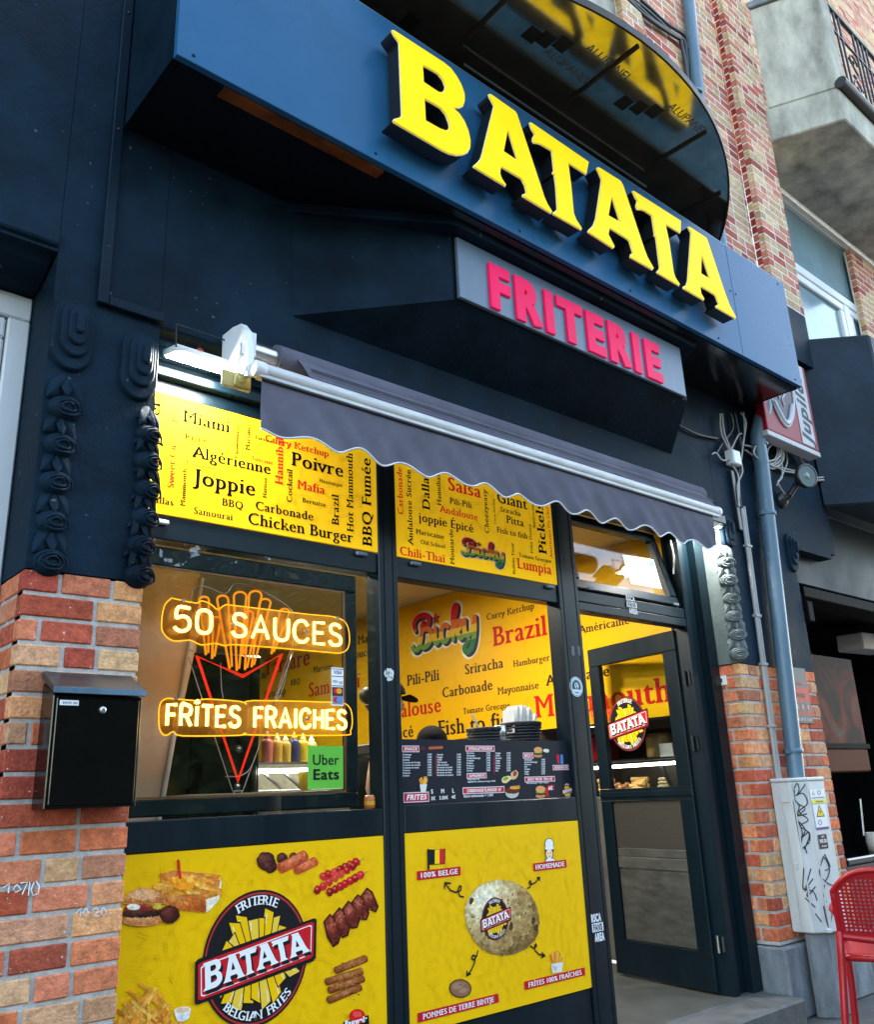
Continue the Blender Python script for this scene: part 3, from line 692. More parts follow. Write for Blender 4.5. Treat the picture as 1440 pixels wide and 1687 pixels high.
L2 = [('Salsa',(775,920),(942,965),RED),('Pili-Pili',(785,990),(893,1010),BLACK),('Andalouse',(737,1035),(925,1070),RED),('joppie Épicé',(632,1080),(903,1128),BLACK),('Marocaine',(617,1140),(757,1163),BLACK),('Old School',(640,1190),(762,1208),BLACK),('Chili-Thaï',(537,1240),(763,1283),RED),('Giant',(1018,982),(1170,1020),BLACK),('Sriracha',(1035,1030),(1135,1050),BLACK),('Pitta',(1065,1085),(1152,1103),BLACK),('Fish to fish',(1017,1130),(1170,1165),BLACK),('Tomate Grecque',(1125,1255),(1287,1280),BLACK),('Lumpia',(1118,1308),(1290,1340),RED),
 ('Carbonade',(553,1045),(548,810),RED),('Andalouse Sucrée',(602,1192),(592,822),BLACK),('Dallas',(686,1022),(680,830),BLACK),('Hannibal',(742,1000),(737,848),BLACK),('Cheezyeasy',(978,1138),(970,922),BLACK),('Curry Ketchup',(1012,1090),(1006,965),BLACK),('Moutarde',(807,1290),(800,1115),BLACK),('Buffalo Tasty',(1108,1338),(1098,1185),BLACK),('Frite Douce',(1195,1235),(1188,1090),BLACK),('Américaine',(1207,1110),(1197,980),BLACK),('Pickels',(1263,1240),(1245,988),BLACK),('Américaine Du Chef',(1292,1258),(1276,1008),RED)]
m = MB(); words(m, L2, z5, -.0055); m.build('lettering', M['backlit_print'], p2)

BLACK = BLACK_
# rainbow script logo: white outline, navy shadow, letters cut into colour bands, a small red star
BANDS = [(9, (.62,.012,.012)), (.40, (.70,.16,.02)), (.23, (.80,.52,.02)), (.08, (.16,.33,.06)), (-.06, (.02,.16,.05))]
def clip(poly, y, above):
    out = []
    for i in range(len(poly)):
        a, b = poly[i], poly[(i+1) % len(poly)]; ia, ib = (a[1] >= y) == above, (b[1] >= y) == above
        if ia: out.append(a)
        if ia != ib: t = (y-a[1])/(b[1]-a[1]); out.append((a[0]+(b[0]-a[0])*t, y))
    return out
SCRIPT = [[(.00,.16),(.08,.0),(.24,.02),(.36,.30),(.46,.80)],[(.14,.58),(.10,.80),(.26,.97),(.52,.98),(.68,.88),(.66,.68),(.46,.55)],[(.46,.55),(.70,.52),(.76,.30),(.66,.10),(.46,.02),(.32,.10)],
  [(.93,.52),(.90,.20),(.96,.06),(1.08,.16)],[(1.40,.46),(1.28,.54),(1.16,.40),(1.16,.16),(1.28,.05),(1.44,.18)],[(1.46,.18),(1.62,.55),(1.74,.92),(1.70,1.02),(1.60,.80),(1.58,.05)],[(1.60,.26),(1.74,.52),(1.88,.50),(1.82,.32),(1.70,.28)],[(1.70,.28),(1.84,.06),(1.98,.14)],
  [(2.02,.54),(2.00,.22),(2.10,.08),(2.26,.22),(2.38,.56)],[(2.38,.56),(2.34,.10),(2.22,-.26),(2.04,-.38),(1.96,-.24),(2.14,-.06)]]
def _spl(pts, k=4):
    P = pts; n = len(P); out = []
    for i in range(n-1):
        p0, p1, p2, p3 = P[max(i-1, 0)], P[i], P[i+1], P[min(i+2, n-1)]
        for t in [j/k for j in range(k)]: out.append(tuple(.5*((2*p1[a])+(p2[a]-p0[a])*t+(2*p0[a]-5*p1[a]+4*p2[a]-p3[a])*t*t+(3*p1[a]-p0[a]-3*p2[a]+p3[a])*t**3) for a in (0, 1)))
    out.append(P[-1]); return out
def rainbow_logo(mb, O, u, v, n, size, tilt=.0):
    """brush-script word in colour bands with a navy shadow, cream outline and a red star over the i"""
    def place(p, e): return O+u*(p[0]*size)+v*((p[1]+p[0]*tilt)*size)+n*e
    cnt = [0]
    def polys(wd):
        for st_ in SCRIPT:
            P = _spl(st_); N = len(P)
            for i, p in enumerate(P):
                f = wd*(.72+.28*math.sin(math.pi*min(1, (i+1)/N))); yield [(p[0]+f*math.cos(2*math.pi*k/12), p[1]+f*math.sin(2*math.pi*k/12)) for k in range(12)]
                if i < N-1:
                    q = P[i+1]; dx, dy = q[0]-p[0], q[1]-p[1]; L_ = math.hypot(dx, dy) or 1; nx, ny = -dy/L_*f, dx/L_*f
                    yield [(p[0]-nx, p[1]-ny), (q[0]-nx, q[1]-ny), (q[0]+nx, q[1]+ny), (p[0]+nx, p[1]+ny)]
    def layer(wd, dx, dy, c, e):
        for i, pl in enumerate(polys(wd)): mb.poly([place((x+dx, y+dy), e+i*2.5e-6) for x, y in pl], c)
    layer(.175, .05, -.04, (.80,.76,.58), .0008)
    for k in range(4): layer(.088, .022+.020*k, -.016-.018*k, (.02,.03,.06), .0016+.0006*k)
    B2 = [(9, (.62,.012,.012)), (.62, (.70,.16,.02)), (.36, (.80,.52,.02)), (.14, (.16,.33,.06)), (-.06, (.02,.16,.05))]
    for i, pl in enumerate(polys(.082)):
        for bi, (top, c) in enumerate(B2):
            lo = B2[bi+1][0] if bi+1 < len(B2) else -9
            q = clip(clip(pl, lo, True), top, False) if top < 9 else clip(pl, lo, True)
            if len(q) > 2: mb.poly([place(p, .0046+i*2.5e-6) for p in q], c)
    for k0, (R_, c, e) in enumerate(((.19, (.02,.03,.06), .0062), (.15, (.62,.01,.01), .0068))):
        cx, cy = (.96, .80) if k0 else (.98, .78); sp = [(cx+R_*(1 if k % 2 == 0 else .42)*math.sin(math.pi*k/5), cy+R_*(1 if k % 2 == 0 else .42)*math.cos(math.pi*k/5)) for k in range(10)]
        for k in range(10): mb.poly([place((cx, cy), e), place(sp[k], e), place(sp[(k+1) % 10], e)], c)
m = MB(); Xa, Xb = at(*z5((842, 1240)), -.0055).x, at(*z5((1052, 1270)), -.0055).x; Zt, Zb = at(*z5((900, 1168)), -.0055).z, at(*z5((1040, 1306)), -.0055).z
sL = (Xb-Xa)/2.46; vk = (Zt-Zb)/1.42/sL; rainbow_logo(m, V(Xa, -.0055, Zb+.40*sL*vk), V(1,0,0), V(0,0,vk), V(0,-1,0), sL, .0); m.build('rainbow_logo', M['print'], p2)

# ------------------------------------------------------------------ round shop logo, kept as flat local art for reuse
L_B = [[(183,150),(200,145),(780,520),(860,585),(930,680),(985,780),(1020,880),(1022,960),(1000,1020),(950,1040),(885,1040),(960,1110),(1020,1200),(1065,1310),(1088,1420),(1085,1500),(1055,1555),(1000,1580),(930,1588),(850,1570),(760,1530),(215,1210),(198,1190),(215,1175),(285,1158),(302,1135),(300,1050),(270,290),(258,270),(230,235),(205,195)],
 [(535,545),(640,600),(720,650),(775,720),(803,790),(800,840),(770,865),(720,860),(650,815),(548,745)],[(557,932),(660,990),(750,1045),(810,1120),(845,1210),(855,1260),(845,1300),(810,1308),(740,1285),(570,1190)]]
L_A1 = [[(275,100),(290,95),(530,265),(548,290),(820,1110),(850,1180),(897,1255),(885,1268),(615,1105),(612,1090),(640,1082),(648,1060),(635,1000),(605,940),(590,925),(400,812),(388,820),(382,880),(400,930),(440,990),(435,1000),(130,815),(128,805),(170,770),(200,730),(212,690),(328,210),(310,175),(285,130)],[(460,440),(560,755),(418,660)]]
L_T1 = [[(678,380),(688,375),(1258,765),(1235,880),(1225,880),(1055,770),(1085,1000),(1110,1270),(1135,1335),(1190,1420),(1185,1432),(912,1280),(915,1268),(950,1245),(955,1225),(942,1010),(925,890),(908,880),(910,868),(922,862),(900,660),(885,645),(790,590),(760,578),(720,575),(710,555),(712,530),(730,490),(700,440)]]
L_A2 = [[(862,625),(870,622),(950,672),(960,690),(1035,915),(1050,955),(1073,995),(1068,1000),(988,955),(990,945),(998,940),(985,895),(978,888),(910,845),(905,870),(928,915),(922,920),(832,862),(833,856),(850,840),(860,815),(882,668),(875,650)],[(918,728),(950,825),(905,800)]]
L_T2 = [[(18,112),(30,108),(575,455),(568,585),(560,588),(395,490),(440,700),(490,1050),(510,1110),(560,1185),(555,1200),(305,1055),(305,1045),(330,1015),(335,990),(290,640),(270,625),(275,610),(245,400),(232,385),(150,330),(110,318),(75,320),(60,290),(62,270),(75,220),(50,180)]]
L_A3 = [[(660,525),(675,523),(865,645),(880,670),(1090,1300),(1140,1430),(1210,1565),(1205,1580),(990,1455),(988,1440),(1010,1430),(1015,1410),(985,1330),(965,1305),(810,1210),(800,1225),(808,1290),(845,1355),(840,1370),(610,1235),(608,1220),(640,1205),(660,1150),(697,600),(690,580)],[(815,835),(915,1130),(808,1060)]]
YL = -.772
SIGN_LETTERS = []
for L, zz in ((L_B, zoomed(620,30,.1423)),(L_A1, zoomed(760,140,1/6)),(L_T1, zoomed(760,140,1/6)),(L_A2, zoomed(600,0,.44444)),(L_T2, zoomed(1040,300,.1422)),(L_A3, zoomed(1040,300,.1422))):
    SIGN_LETTERS.append([[(lambda q: (q.x, q.z))(at(*zz(p), YL)) for p in l] for l in L])
_x0 = min(p[0] for g_ in SIGN_LETTERS for l in g_ for p in l); _x1 = max(p[0] for g_ in SIGN_LETTERS for l in g_ for p in l)
_z0 = sum(min(p[1] for l in g_ for p in l) for g_ in SIGN_LETTERS)/6; _z1 = sum(max(p[1] for l in g_ for p in l) for g_ in SIGN_LETTERS)/6
c0 = at(*zA((745, 722)), -.008)
def lg(p): q = at(*zA(p), -.008); return ((q.x-c0.x), (q.z-c0.z))
EX, EZ = abs(lg((480, 722))[0]+lg((1010, 722))[0]*-1)/2, abs(lg((745, 380))[1]-lg((745, 1068))[1])/2
QB = [lg(p) for p in ((470, 897), (1010, 692), (985, 585), (468, 757))]
def qmap(u_, v_, Q): 
    a = (Q[0][0]*(1-u_)+Q[1][0]*u_, Q[0][1]*(1-u_)+Q[1][1]*u_); b = (Q[3][0]*(1-u_)+Q[2][0]*u_, Q[3][1]*(1-u_)+Q[2][1]*u_)
    return (a[0]*(1-v_)+b[0]*v_, a[1]*(1-v_)+b[1]*v_)
def logo(mb, O, u, v, n, s, e0=.0006, step=.0005, rich=True):
    def W(p, k): return O+u*(p[0]*s)+v*(p[1]*s)+n*(e0+step*k)
    def ell(f, c, k, N=48): mb.poly([W((EX*f*math.cos(2*math.pi*i/N), EZ*f*math.sin(2*math.pi*i/N)), k) for i in range(N)], c)
    ell(1, BLACK, 0); ell(.965, (.42,.03,.03), 1); ell(.935, BLACK, 2)
    rs = random.Random(3)
    for fan, angs in ((1, range(16, 170, 14)), (-1, range(196, 348, 15))):
        for i, a in enumerate(angs):
            a = R(a+rs.uniform(-3, 3)); r1 = rs.uniform(.56, .72) if fan > 0 else rs.uniform(.62, .78); d = (math.cos(a), math.sin(a)); w = rs.uniform(.034, .042)
            tip = (EX*r1*d[0]*1.06, EZ*r1*d[1]); bs = (EX*.46*d[0], EZ*.16*d[1]); dx_, dz_ = tip[0]-bs[0], tip[1]-bs[1]; ln_ = math.hypot(dx_, dz_); d = (dx_/ln_, dz_/ln_); q = (-d[1], d[0]); sl = rs.uniform(-.012, .012)
            for wid, c, k, ex in ((w/2+.0042, BLACK, 3+i*.09, .005), (w/2, YEL if i % 3 else (.80,.52,.05), 3.04+i*.09, 0)):
                P_ = lambda a, b: W((bs[0]+d[0]*a+q[0]*b, bs[1]+d[1]*a+q[1]*b), k)
                mb.poly([P_(0, -wid), P_(ln_+ex-sl, -wid), P_(ln_+ex+sl, wid), P_(0, wid)], c)
            if rich:
                k = 3.08+i*.09; P_ = lambda a, b: W((bs[0]+d[0]*a+q[0]*b, bs[1]+d[1]*a+q[1]*b), k)
                mb.poly([P_(ln_*.62, w*.18), P_(ln_*.92, w*.18), P_(ln_*.92, w*.30), P_(ln_*.62, w*.30)], (.80,.70,.40))
    Q0 = [lg(p) for p in ((428, 968), (1040, 738), (1044, 522), (430, 738))]
    def inset(Q, d): cx, cz = sum(p[0] for p in Q)/4, sum(p[1] for p in Q)/4; return [(p[0]+(d if p[0] < cx else -d), p[1]+(d if p[1] < cz else -d)) for p in Q]
    for d, c, k in ((0, BLACK, 5), (.012, (.55,.012,.02), 5.5), (.022, (.80,.78,.76), 6), (.026, (.55,.012,.02), 6.5)):
        Q = inset(Q0, d); r = .08; pts = []
        for ci, (uu, vv) in enumerate(((0,0),(1,0),(1,1),(0,1))):
            for (a, b) in (((uu, vv+(r if vv == 0 else -r)*.6), (uu+(r*.3 if uu == 0 else -r*.3), vv)) if ci in (0, 2) else ((uu+(r*.3 if uu == 0 else -r*.3), vv), (uu, vv+(r if vv == 0 else -r)*.6))): pts.append(qmap(a, b, Q))
        mb.poly([W(p, k) for p in pts], c)
    for dx, dz, c, k in ((.010, -.012, BLACK, 7), (.005, -.006, BLACK, 7.3), (0, 0, (.80,.80,.78), 7.6)):
        for g_ in SIGN_LETTERS:
            ll = [[(lambda q: (q[0]*s+dx*s, q[1]*s+dz*s))(qmap((p[0]-_x0)/(_x1-_x0), (p[1]-_z0)/(_z1-_z0), QB)) for p in l] for l in g_]
            mb.loops(ll, O+n*(e0+step*k), u, v, 0, n, c)
    for txt, a0, a1, rr, flip in (('FRITERIE', 119, 63, .775, 1), ('BELGIAN FRIES', 227, 319, .90, -1)):
        N = len(txt)
        for i, ch in enumerate(txt):
            if ch == ' ': continue
            a = R(a0+(a1-a0)*(i+.5)/N); px_, pz_ = EX*rr*math.cos(a), EZ*rr*math.sin(a)
            nx, nz = math.cos(a)/EX, math.sin(a)/EZ; l_ = math.hypot(nx, nz); nx, nz = nx/l_*flip, nz/l_*flip; tx, tz = nz, -nx
            g_, adv = glyph(ch, 'serif'); sz = .047 if flip > 0 else .043
            for grp in groups(g_): mb.loops([[((px_+(p[0]-adv/2)*sz*tx+(p[1]+0)*sz*nx)*s, (pz_+(p[0]-adv/2)*sz*tz+p[1]*sz*nz)*s) for p in l] for l in grp], O+n*(e0+step*7), u, v, 0, n, (.78,.78,.76))

# ------------------------------------------------------------------ lower posters
def art_at(zz, Y):
    return lambda p, k=0: at(*zz(p), Y)+V(0, -.0004*k, 0)
def blob(mb, W, c, rx, ry, colr, k, rot=0, n=20, wob=.0, seed=0):
    rs = random.Random(seed); pts = []
    for i in range(n):
        a = 2*math.pi*i/n; f = 1+rs.uniform(-wob, wob); x, y = rx*f*math.cos(a), ry*f*math.sin(a)
        pts.append(W((c[0]+x*math.cos(rot)-y*math.sin(rot), c[1]+x*math.sin(rot)+y*math.cos(rot)), k))
    mb.poly(pts, colr)
def bar(mb, W, a, b, w, colr, k, rnd=True):
    dx, dy = b[0]-a[0], b[1]-a[1]; L = math.hypot(dx, dy); d = (dx/L, dy/L); q = (-d[1], d[0]); pts = []
    if rnd:
        for i in range(9): t = -math.pi/2+math.pi*i/8; pts.append((b[0]+d[0]*w*math.cos(t)*.6+q[0]*w*math.sin(t), b[1]+d[1]*w*math.cos(t)*.6+q[1]*w*math.sin(t)))
        for i in range(9): t = math.pi/2+math.pi*i/8; pts.append((a[0]+d[0]*w*math.cos(t)*.6+q[0]*w*math.sin(t), a[1]+d[1]*w*math.cos(t)*.6+q[1]*w*math.sin(t)))
    else: pts = [(a[0]-q[0]*w, a[1]-q[1]*w), (b[0]-q[0]*w, b[1]-q[1]*w), (b[0]+q[0]*w, b[1]+q[1]*w), (a[0]+q[0]*w, a[1]+q[1]*w)]
    mb.poly([W(p, k) for p in pts], colr)
def tex(mb, W, poly, cols, n, r, k0, seed=0, lx=.32, ly=.28, amp=.55, step=.006):
    """fill an outline with small flecks whose tone follows the printed photo's own light and dark"""
    rs = random.Random(seed); x0, x1 = min(p[0] for p in poly), max(p[0] for p in poly); y0, y1 = min(p[1] for p in poly), max(p[1] for p in poly); i = 0; tries = 0
    while i < n and tries < n*12:
        tries += 1; x, y = rs.uniform(x0, x1), rs.uniform(y0, y1)
        if not _inside((x, y), poly): continue
        u, v = (x-x0)/(x1-x0), (y-y0)/(y1-y0); d = math.hypot((u-lx)*1.0, (v-ly)*1.0); t = max(0, min(1, d/.85*(1+amp*.0)+rs.gauss(0, .09)))*(len(cols)-1)
        a = int(min(t, len(cols)-1.001)); f = t-a; c = tuple(cols[a][q]*(1-f)+cols[a+1][q]*f for q in range(3)); rr = r*rs.uniform(.5, 1.3); a0 = rs.uniform(0, 3.1); e = rs.uniform(.5, 1)
        pts = []
        for q in range(7):
            g = 2*math.pi*q/7; X_, Y_ = rr*math.cos(g), rr*e*math.sin(g); P_ = (x+X_*math.cos(a0)-Y_*math.sin(a0), y+X_*math.sin(a0)+Y_*math.cos(a0)); pts.append(P_ if _inside(P_, poly) else (x+(P_[0]-x)*.3, y+(P_[1]-y)*.3))
        mb.poly([W(p, k0+i*step) for p in pts], vary(c, .045)); i += 1
def ring_(c, rx, ry, n=24, rot=0): return [(c[0]+rx*math.cos(2*math.pi*i/n)*math.cos(rot)-ry*math.sin(2*math.pi*i/n)*math.sin(rot), c[1]+rx*math.cos(2*math.pi*i/n)*math.sin(rot)+ry*math.sin(2*math.pi*i/n)*math.cos(rot)) for i in range(n)]
def rod_(a, b, w):
    L = math.hypot(b[0]-a[0], b[1]-a[1]); d = ((b[0]-a[0])/L, (b[1]-a[1])/L); q = (-d[1], d[0]); return [(a[0]-q[0]*w, a[1]-q[1]*w), (b[0]-q[0]*w, b[1]-q[1]*w), (b[0]+d[0]*w*.5, b[1]+d[1]*w*.5), (b[0]+q[0]*w, b[1]+q[1]*w), (a[0]+q[0]*w, a[1]+q[1]*w), (a[0]-d[0]*w*.5, a[1]-d[1]*w*.5)]
fp = panel('food_poster', 'yellow poster with burger, fries and skewers round a black oval logo', 'poster', 1.300, 2.4175, .388, 1.153, n=640)
W = art_at(zA, -.0075)
m = MB(); O_ = hexc
rs = random.Random(11)
FRY = [hexc(h) for h in ('e8a33a','d98a2b','f0b650','c9741f','e39530')]
# tray of loaded fries
m.poly([W(p, 2) for p in ((265,300),(330,285),(560,310),(545,420),(490,495),(300,480),(250,400))], hexc('d07a3a'))
m.poly([W(p, 3) for p in ((262,400),(490,432),(488,500),(290,480))], hexc('cf6f2a')); m.poly([W(p, 4) for p in ((485,432),(545,415),(560,330),(566,345),(552,440),(490,500))], hexc('e9dcc0'))
for i in range(46):
    x, y = rs.uniform(250, 535), rs.uniform(320, 405); a = rs.uniform(-.7, .9); l = rs.uniform(28, 48); bar(m, W, (x-l*math.cos(a), y-l*math.sin(a)*.7), (x+l*math.cos(a), y+l*math.sin(a)*.7), 7.5, rs.choice(FRY), 5+i*.05)
blob(m, W, (375,345), 62, 38, hexc('f39a1f'), 8, .2, 22, .18, 4); blob(m, W, (400,330), 28, 14, hexc('f9b548'), 8.4, .2, 14, .2, 5); bar(m, W, (345,235), (356,325), 7, hexc('d12f22'), 8.7)
tex(m, W, [(262,402),(488,434),(486,496),(292,477)], [hexc(h) for h in ('e0914a','cf6f2a','a94f1c')], 170, 9, 7.0, 31, .3, .2)
# burger
blob(m, W, (170,535), 106, 32, hexc('d58a4e'), 9, -.04); blob(m, W, (165,500), 108, 26, hexc('3b231b'), 9.5, -.05, 30, .06, 2); bar(m, W, (80,480), (245,478), 12, hexc('8d2f22'), 10); blob(m, W, (120,470), 34, 16, hexc('f2ead8'), 10.4); blob(m, W, (172,460), 18, 13, hexc('c23a2f'), 10.6); blob(m, W, (240,468), 24, 14, hexc('c8b23b'), 10.6)
m.poly([W((175+108*math.cos(t), 452-(78 if math.sin(t) > 0 else 4)*math.sin(t)), 11) for t in [2*math.pi*i/36 for i in range(36)]], hexc('d98f56'))
m.poly([W((170+70*math.cos(t), 410-(26)*math.sin(t)), 11.3) for t in [2*math.pi*i/24 for i in range(24)]], hexc('e7a871'))
for i in range(26): blob(m, W, (rs.uniform(110, 250), rs.uniform(388, 430)), 3.4, 2.2, hexc('f3dfb9'), 11.7, 0, 6)
tex(m, W, ring_((170,537), 100, 26), [hexc(h) for h in ('efc08c','d58a4e','a8622f')], 130, 8, 9.1, 33, .4, .2); tex(m, W, ring_((165,503), 104, 22), [hexc(h) for h in ('6b4030','3b231b','22120d')], 130, 7, 9.6, 34)
tex(m, W, [(175+105*math.cos(t), 450-(74 if math.sin(t) > 0 else 3)*math.sin(t)) for t in [2*math.pi*i/30 for i in range(30)]], [hexc(h) for h in ('f3c48c','e2a05f','c77a3c','9c5424')], 330, 8, 11.02, 35, .40, .25, step=.0008)
blob(m, W, (302,508), 50, 46, hexc('4a201b'), 12, 0, 24, .06, 6); blob(m, W, (298,498), 30, 26, hexc('6b302a'), 12.3, 0, 16, .14, 7)
tex(m, W, ring_((302,508), 46, 42), [hexc(h) for h in ('8a4436','4a201b','2a100d')], 110, 8, 12.5, 36)
# meatballs and sausages
for c, r in (((790,240),48),((812,265),34),((872,225),28),((928,215),20)): blob(m, W, c, r, r, hexc('43201d'), 3, 0, 20, .07, c[0]); blob(m, W, (c[0]-4, c[1]-6), r*.6, r*.55, hexc('64322b'), 3.3, 0, 14, .18, c[0]+1)
for c, r in (((790,240),45),((812,265),31),((872,225),25),((928,215),18)): tex(m, W, ring_(c, r, r), [hexc(h) for h in ('7a4034','4a2320','25100f')], int(r*2.2), 7, 3.6, c[0])
for a, b, w in (((865,275),(985,210),27),((945,285),(1038,240),23)): bar(m, W, a, b, w, hexc('b9472a'), 4); bar(m, W, (a[0]+4,a[1]-7), (b[0]-2,b[1]-8), w*.42, hexc('dd7a4c'), 4.4)
for a, b, w in (((868,274),(983,212),24),((948,284),(1036,242),20)): tex(m, W, rod_(a, b, w), [hexc(h) for h in ('ea9a6c','cf6238','9a3519')], 130, 7, 4.6, int(b[0]), .35, .2)
# skewers
for (a, b) in (((1040,390),(1250,250)),((1070,320),(1265,236)),((1105,400),(1285,300))):
    bar(m, W, a, (b[0]+20, b[1]-10), 2.5, hexc('b98a4a'), 2)
    for i in range(7):
        t = (i+.3)/7; x, y = a[0]+(b[0]-a[0])*t, a[1]+(b[1]-a[1])*t; blob(m, W, (x, y), 19, 23, hexc(rs.choice(('b0161a','c9252a','8d1115','d13a34'))), 3+i*.05, rs.uniform(-.5, .5), 7, .12, i+int(x)); blob(m, W, (x-3, y-6), 8, 7, hexc('e0564c'), 3.5+i*.05, 0, 7, .2, i)
# ribs
for i in range(5):
    x = 1110+i*47; y = 545-i*33
    m.poly([W(p, 3+i*.1) for p in ((x-30,y+0),(x+2,y-42),(x+30,y-20),(x+62,y+55),(x+48,y+110-i*6),(x+20,y+130-i*14),(x-12,y+80))], hexc('431610'))
    m.poly([W(p, 3.05+i*.1) for p in ((x-22,y+2),(x+2,y-32),(x+22,y-15),(x+48,y+55),(x+36,y+98-i*6),(x+18,y+105-i*12),(x-4,y+66))], hexc('7e2f22'))
    for j in range(5): blob(m, W, (x+rs.uniform(-5, 32), y+rs.uniform(-15, 80)), 8, 4, hexc(rs.choice(('a94a33','5b1d16','bb6247'))), 3.08+i*.1, 1.1, 8, .2, j)
for i in range(5):
    x = 1110+i*47; y = 545-i*33; tex(m, W, [(x-24,y+2),(x+2,y-34),(x+24,y-15),(x+54,y+55),(x+42,y+102-i*6),(x+18,y+118-i*13),(x-6,y+72)], [hexc(h) for h in ('c0694c','7e2f22','4a1710','8e3b2b')], 120, 7, 4.0+i*.1, 50+i, .4, .3, step=.0007)
# rolls
for a, b in (((1145,790),(1292,730)),((1098,848),(1270,795)),((1112,890),(1278,832)),((1108,940),(1264,875))):
    bar(m, W, a, b, 19, hexc('6d3517'), 4); bar(m, W, (a[0]+2,a[1]-5), (b[0],b[1]-5), 11, hexc('a5612f'), 4.4)
    for j in range(10): blob(m, W, (a[0]+(b[0]-a[0])*rs.random(), a[1]+(b[1]-a[1])*rs.random()+rs.uniform(-10, 8)), 5, 3, hexc(rs.choice(('c58a4f','7c4119'))), 4.8, .3, 6)
for a, b in (((1145,790),(1292,730)),((1098,848),(1270,795)),((1112,890),(1278,832)),((1108,940),(1264,875))): tex(m, W, rod_(a, b, 16), [hexc(h) for h in ('c98a55','9c5527','6a3214')], 110, 6, 4.9, int(b[1]), .4, .25)
# heap of fries with a dip
for i in range(90):
    x = rs.uniform(40, 330); h = 1-abs(x-200)/190; y = rs.uniform(1080-210*h, 1130); a = rs.uniform(.5, 2.4); l = rs.uniform(34, 66)
    bar(m, W, (x-l*math.cos(a), y-l*math.sin(a)), (x+l*math.cos(a), y+l*math.sin(a)), 8, rs.choice(FRY), 3+i*.04); 
m.poly([W(p, 8) for p in ((325,1000),(410,985),(402,1030),(375,1048),(342,1046))], hexc('dcdcd8')); blob(m, W, (368,992), 43, 20, hexc('f0e2d2'), 8.4, -.12); blob(m, W, (368,990), 34, 14, hexc('d9b79a'), 8.7, -.12)
# corner sauce badge at the bottom edge
m.poly([W(p, 5) for p in ((1180,1050),(1308,1015),(1312,1090),(1180,1110))], BLACK); blob(m, W, (1250,1022), 40, 38, hexc('c4161c'), 5.5); blob(m, W, (1250,1010), 24, 16, hexc('e0473f'), 5.8)
fit_text(m, 'Pauwels', W((1188,1075), 7), W((1302,1045), 7), V(0,0,1), V(0,-1,0), 'black', WHITE, 0, snap=False)
m.build('food_pictures', M['photo_print'], fp)
m = MB(); logo(m, c0, V(1,0,0), V(0,0,1), V(0,-1,0), 1.0, .001, .0006); m.build('logo', M['print'], fp)

pp = panel('potato_poster', 'yellow poster with one big potato and four captions in red boxes', 'poster', 2.5335, 3.6755, .388, 1.155, n=640, Y=-.006)
W = art_at(zB, -.0075); m = MB()
pot = [(520,610),(560,555),(620,520),(700,503),(790,512),(860,545),(915,600),(950,670),(966,760),(962,840),(930,900),(870,950),(800,980),(730,988),(660,975),(600,945),(545,890),(505,810),(488,720),(497,655)]
m.poly([W(p, 2) for p in pot], hexc('a38756'))
def shrink(pts, f, c): return [(c[0]+(x-c[0])*f, c[1]+(y-c[1])*f) for x, y in pts]
tex(m, W, pot, [hexc(h) for h in ('efe6cb','dccb9f','c3a871','9c7c48','71552c')], 1500, 20, 2.2, 77, .26, .24, step=.0022)
for c, rx, ry, r in (((835,650),50,65,.5),((880,780),44,80,.2),((730,900),70,34,.1),((850,590),50,24,.6),((690,935),50,22,0)): tex(m, W, ring_(c, rx, ry, 20, r), [hexc(h) for h in ('8e6d3d','a5834e','b59664','bfa273')], 60, 12, 5.6, rx, .5, .5)
for i in range(60):
    a = rs.uniform(0, 6.28); r = rs.uniform(.1, .92); blob(m, W, (725+235*r*math.cos(a), 745+235*r*math.sin(a)), rs.uniform(2.5, 7), rs.uniform(3, 10), hexc(rs.choice(('6d5230','7e6039','5a4526'))), 6.2+i*.002, .3, 7, .2, i)
for c in ((530,635),(928,760),(944,810),(785,800)): blob(m, W, c, 13, 24, hexc('50391f'), 6.4, .2, 10, .2, c[0])
m.build('potato_picture', M['photo_print'], pp)
m = MB(); cc = at(*zB((683, 750)), -.0075); wl = (at(*zB((772, 750)), 0).x-at(*zB((595, 750)), 0).x)/2
logo(m, V(cc.x, -.0104, cc.z), V(1,0,0), V(0,0,1), V(0,-1,0), wl/EX*.98, .0006, .0003, False); m.build('logo', M['print'], pp)
m = MB()
for s, a, b, h in (('100% BELGE',(183,508),(463,468),58),('HOMEMADE',(930,447),(1143,422),52),('FRÎTES 100% FRAÎCHES',(873,1207),(1262,1112),54),('POMMES DE TERRE BINTJE',(187,1418),(707,1285),62)):
    P0, P1, P2 = W(a, 2), W(b, 2), W((a[0], a[1]-h), 2); zz0 = (P0.z+P1.z)/2; hh = P2.z-P0.z
    m.poly([V(P0.x,P0.y,zz0), V(P1.x,P0.y,zz0), V(P1.x,P0.y,zz0+hh), V(P0.x,P0.y,zz0+hh)], (.50,.010,.022))
    x0, x1 = P0.x+(P1.x-P0.x)*.06, P1.x-(P1.x-P0.x)*.06; ls_, nat = text_loops(s, 'serif'); kk = (hh*.60/.69)/((x1-x0)/nat)
    fit_text(m, s, V(x0, P0.y-.001, zz0+hh*.2), V(x1, P0.y-.001, zz0+hh*.2), V(0,0,1), V(0,-1,0), 'serif', WHITE, 0, k=kk)
m.poly([W(p, 3) for p in ((250,308),(364,302),(362,398),(260,406))], BLACK); m.poly([W(p, 4) for p in ((296,308),(326,306),(326,398),(296,400))], hexc('f2c714')); m.poly([W(p, 4) for p in ((326,306),(358,304),(358,394),(326,398))], hexc('d0202e')); m.poly([W(p, 4) for p in ((247,304),(259,304),(262,436),(250,438))], BLACK)
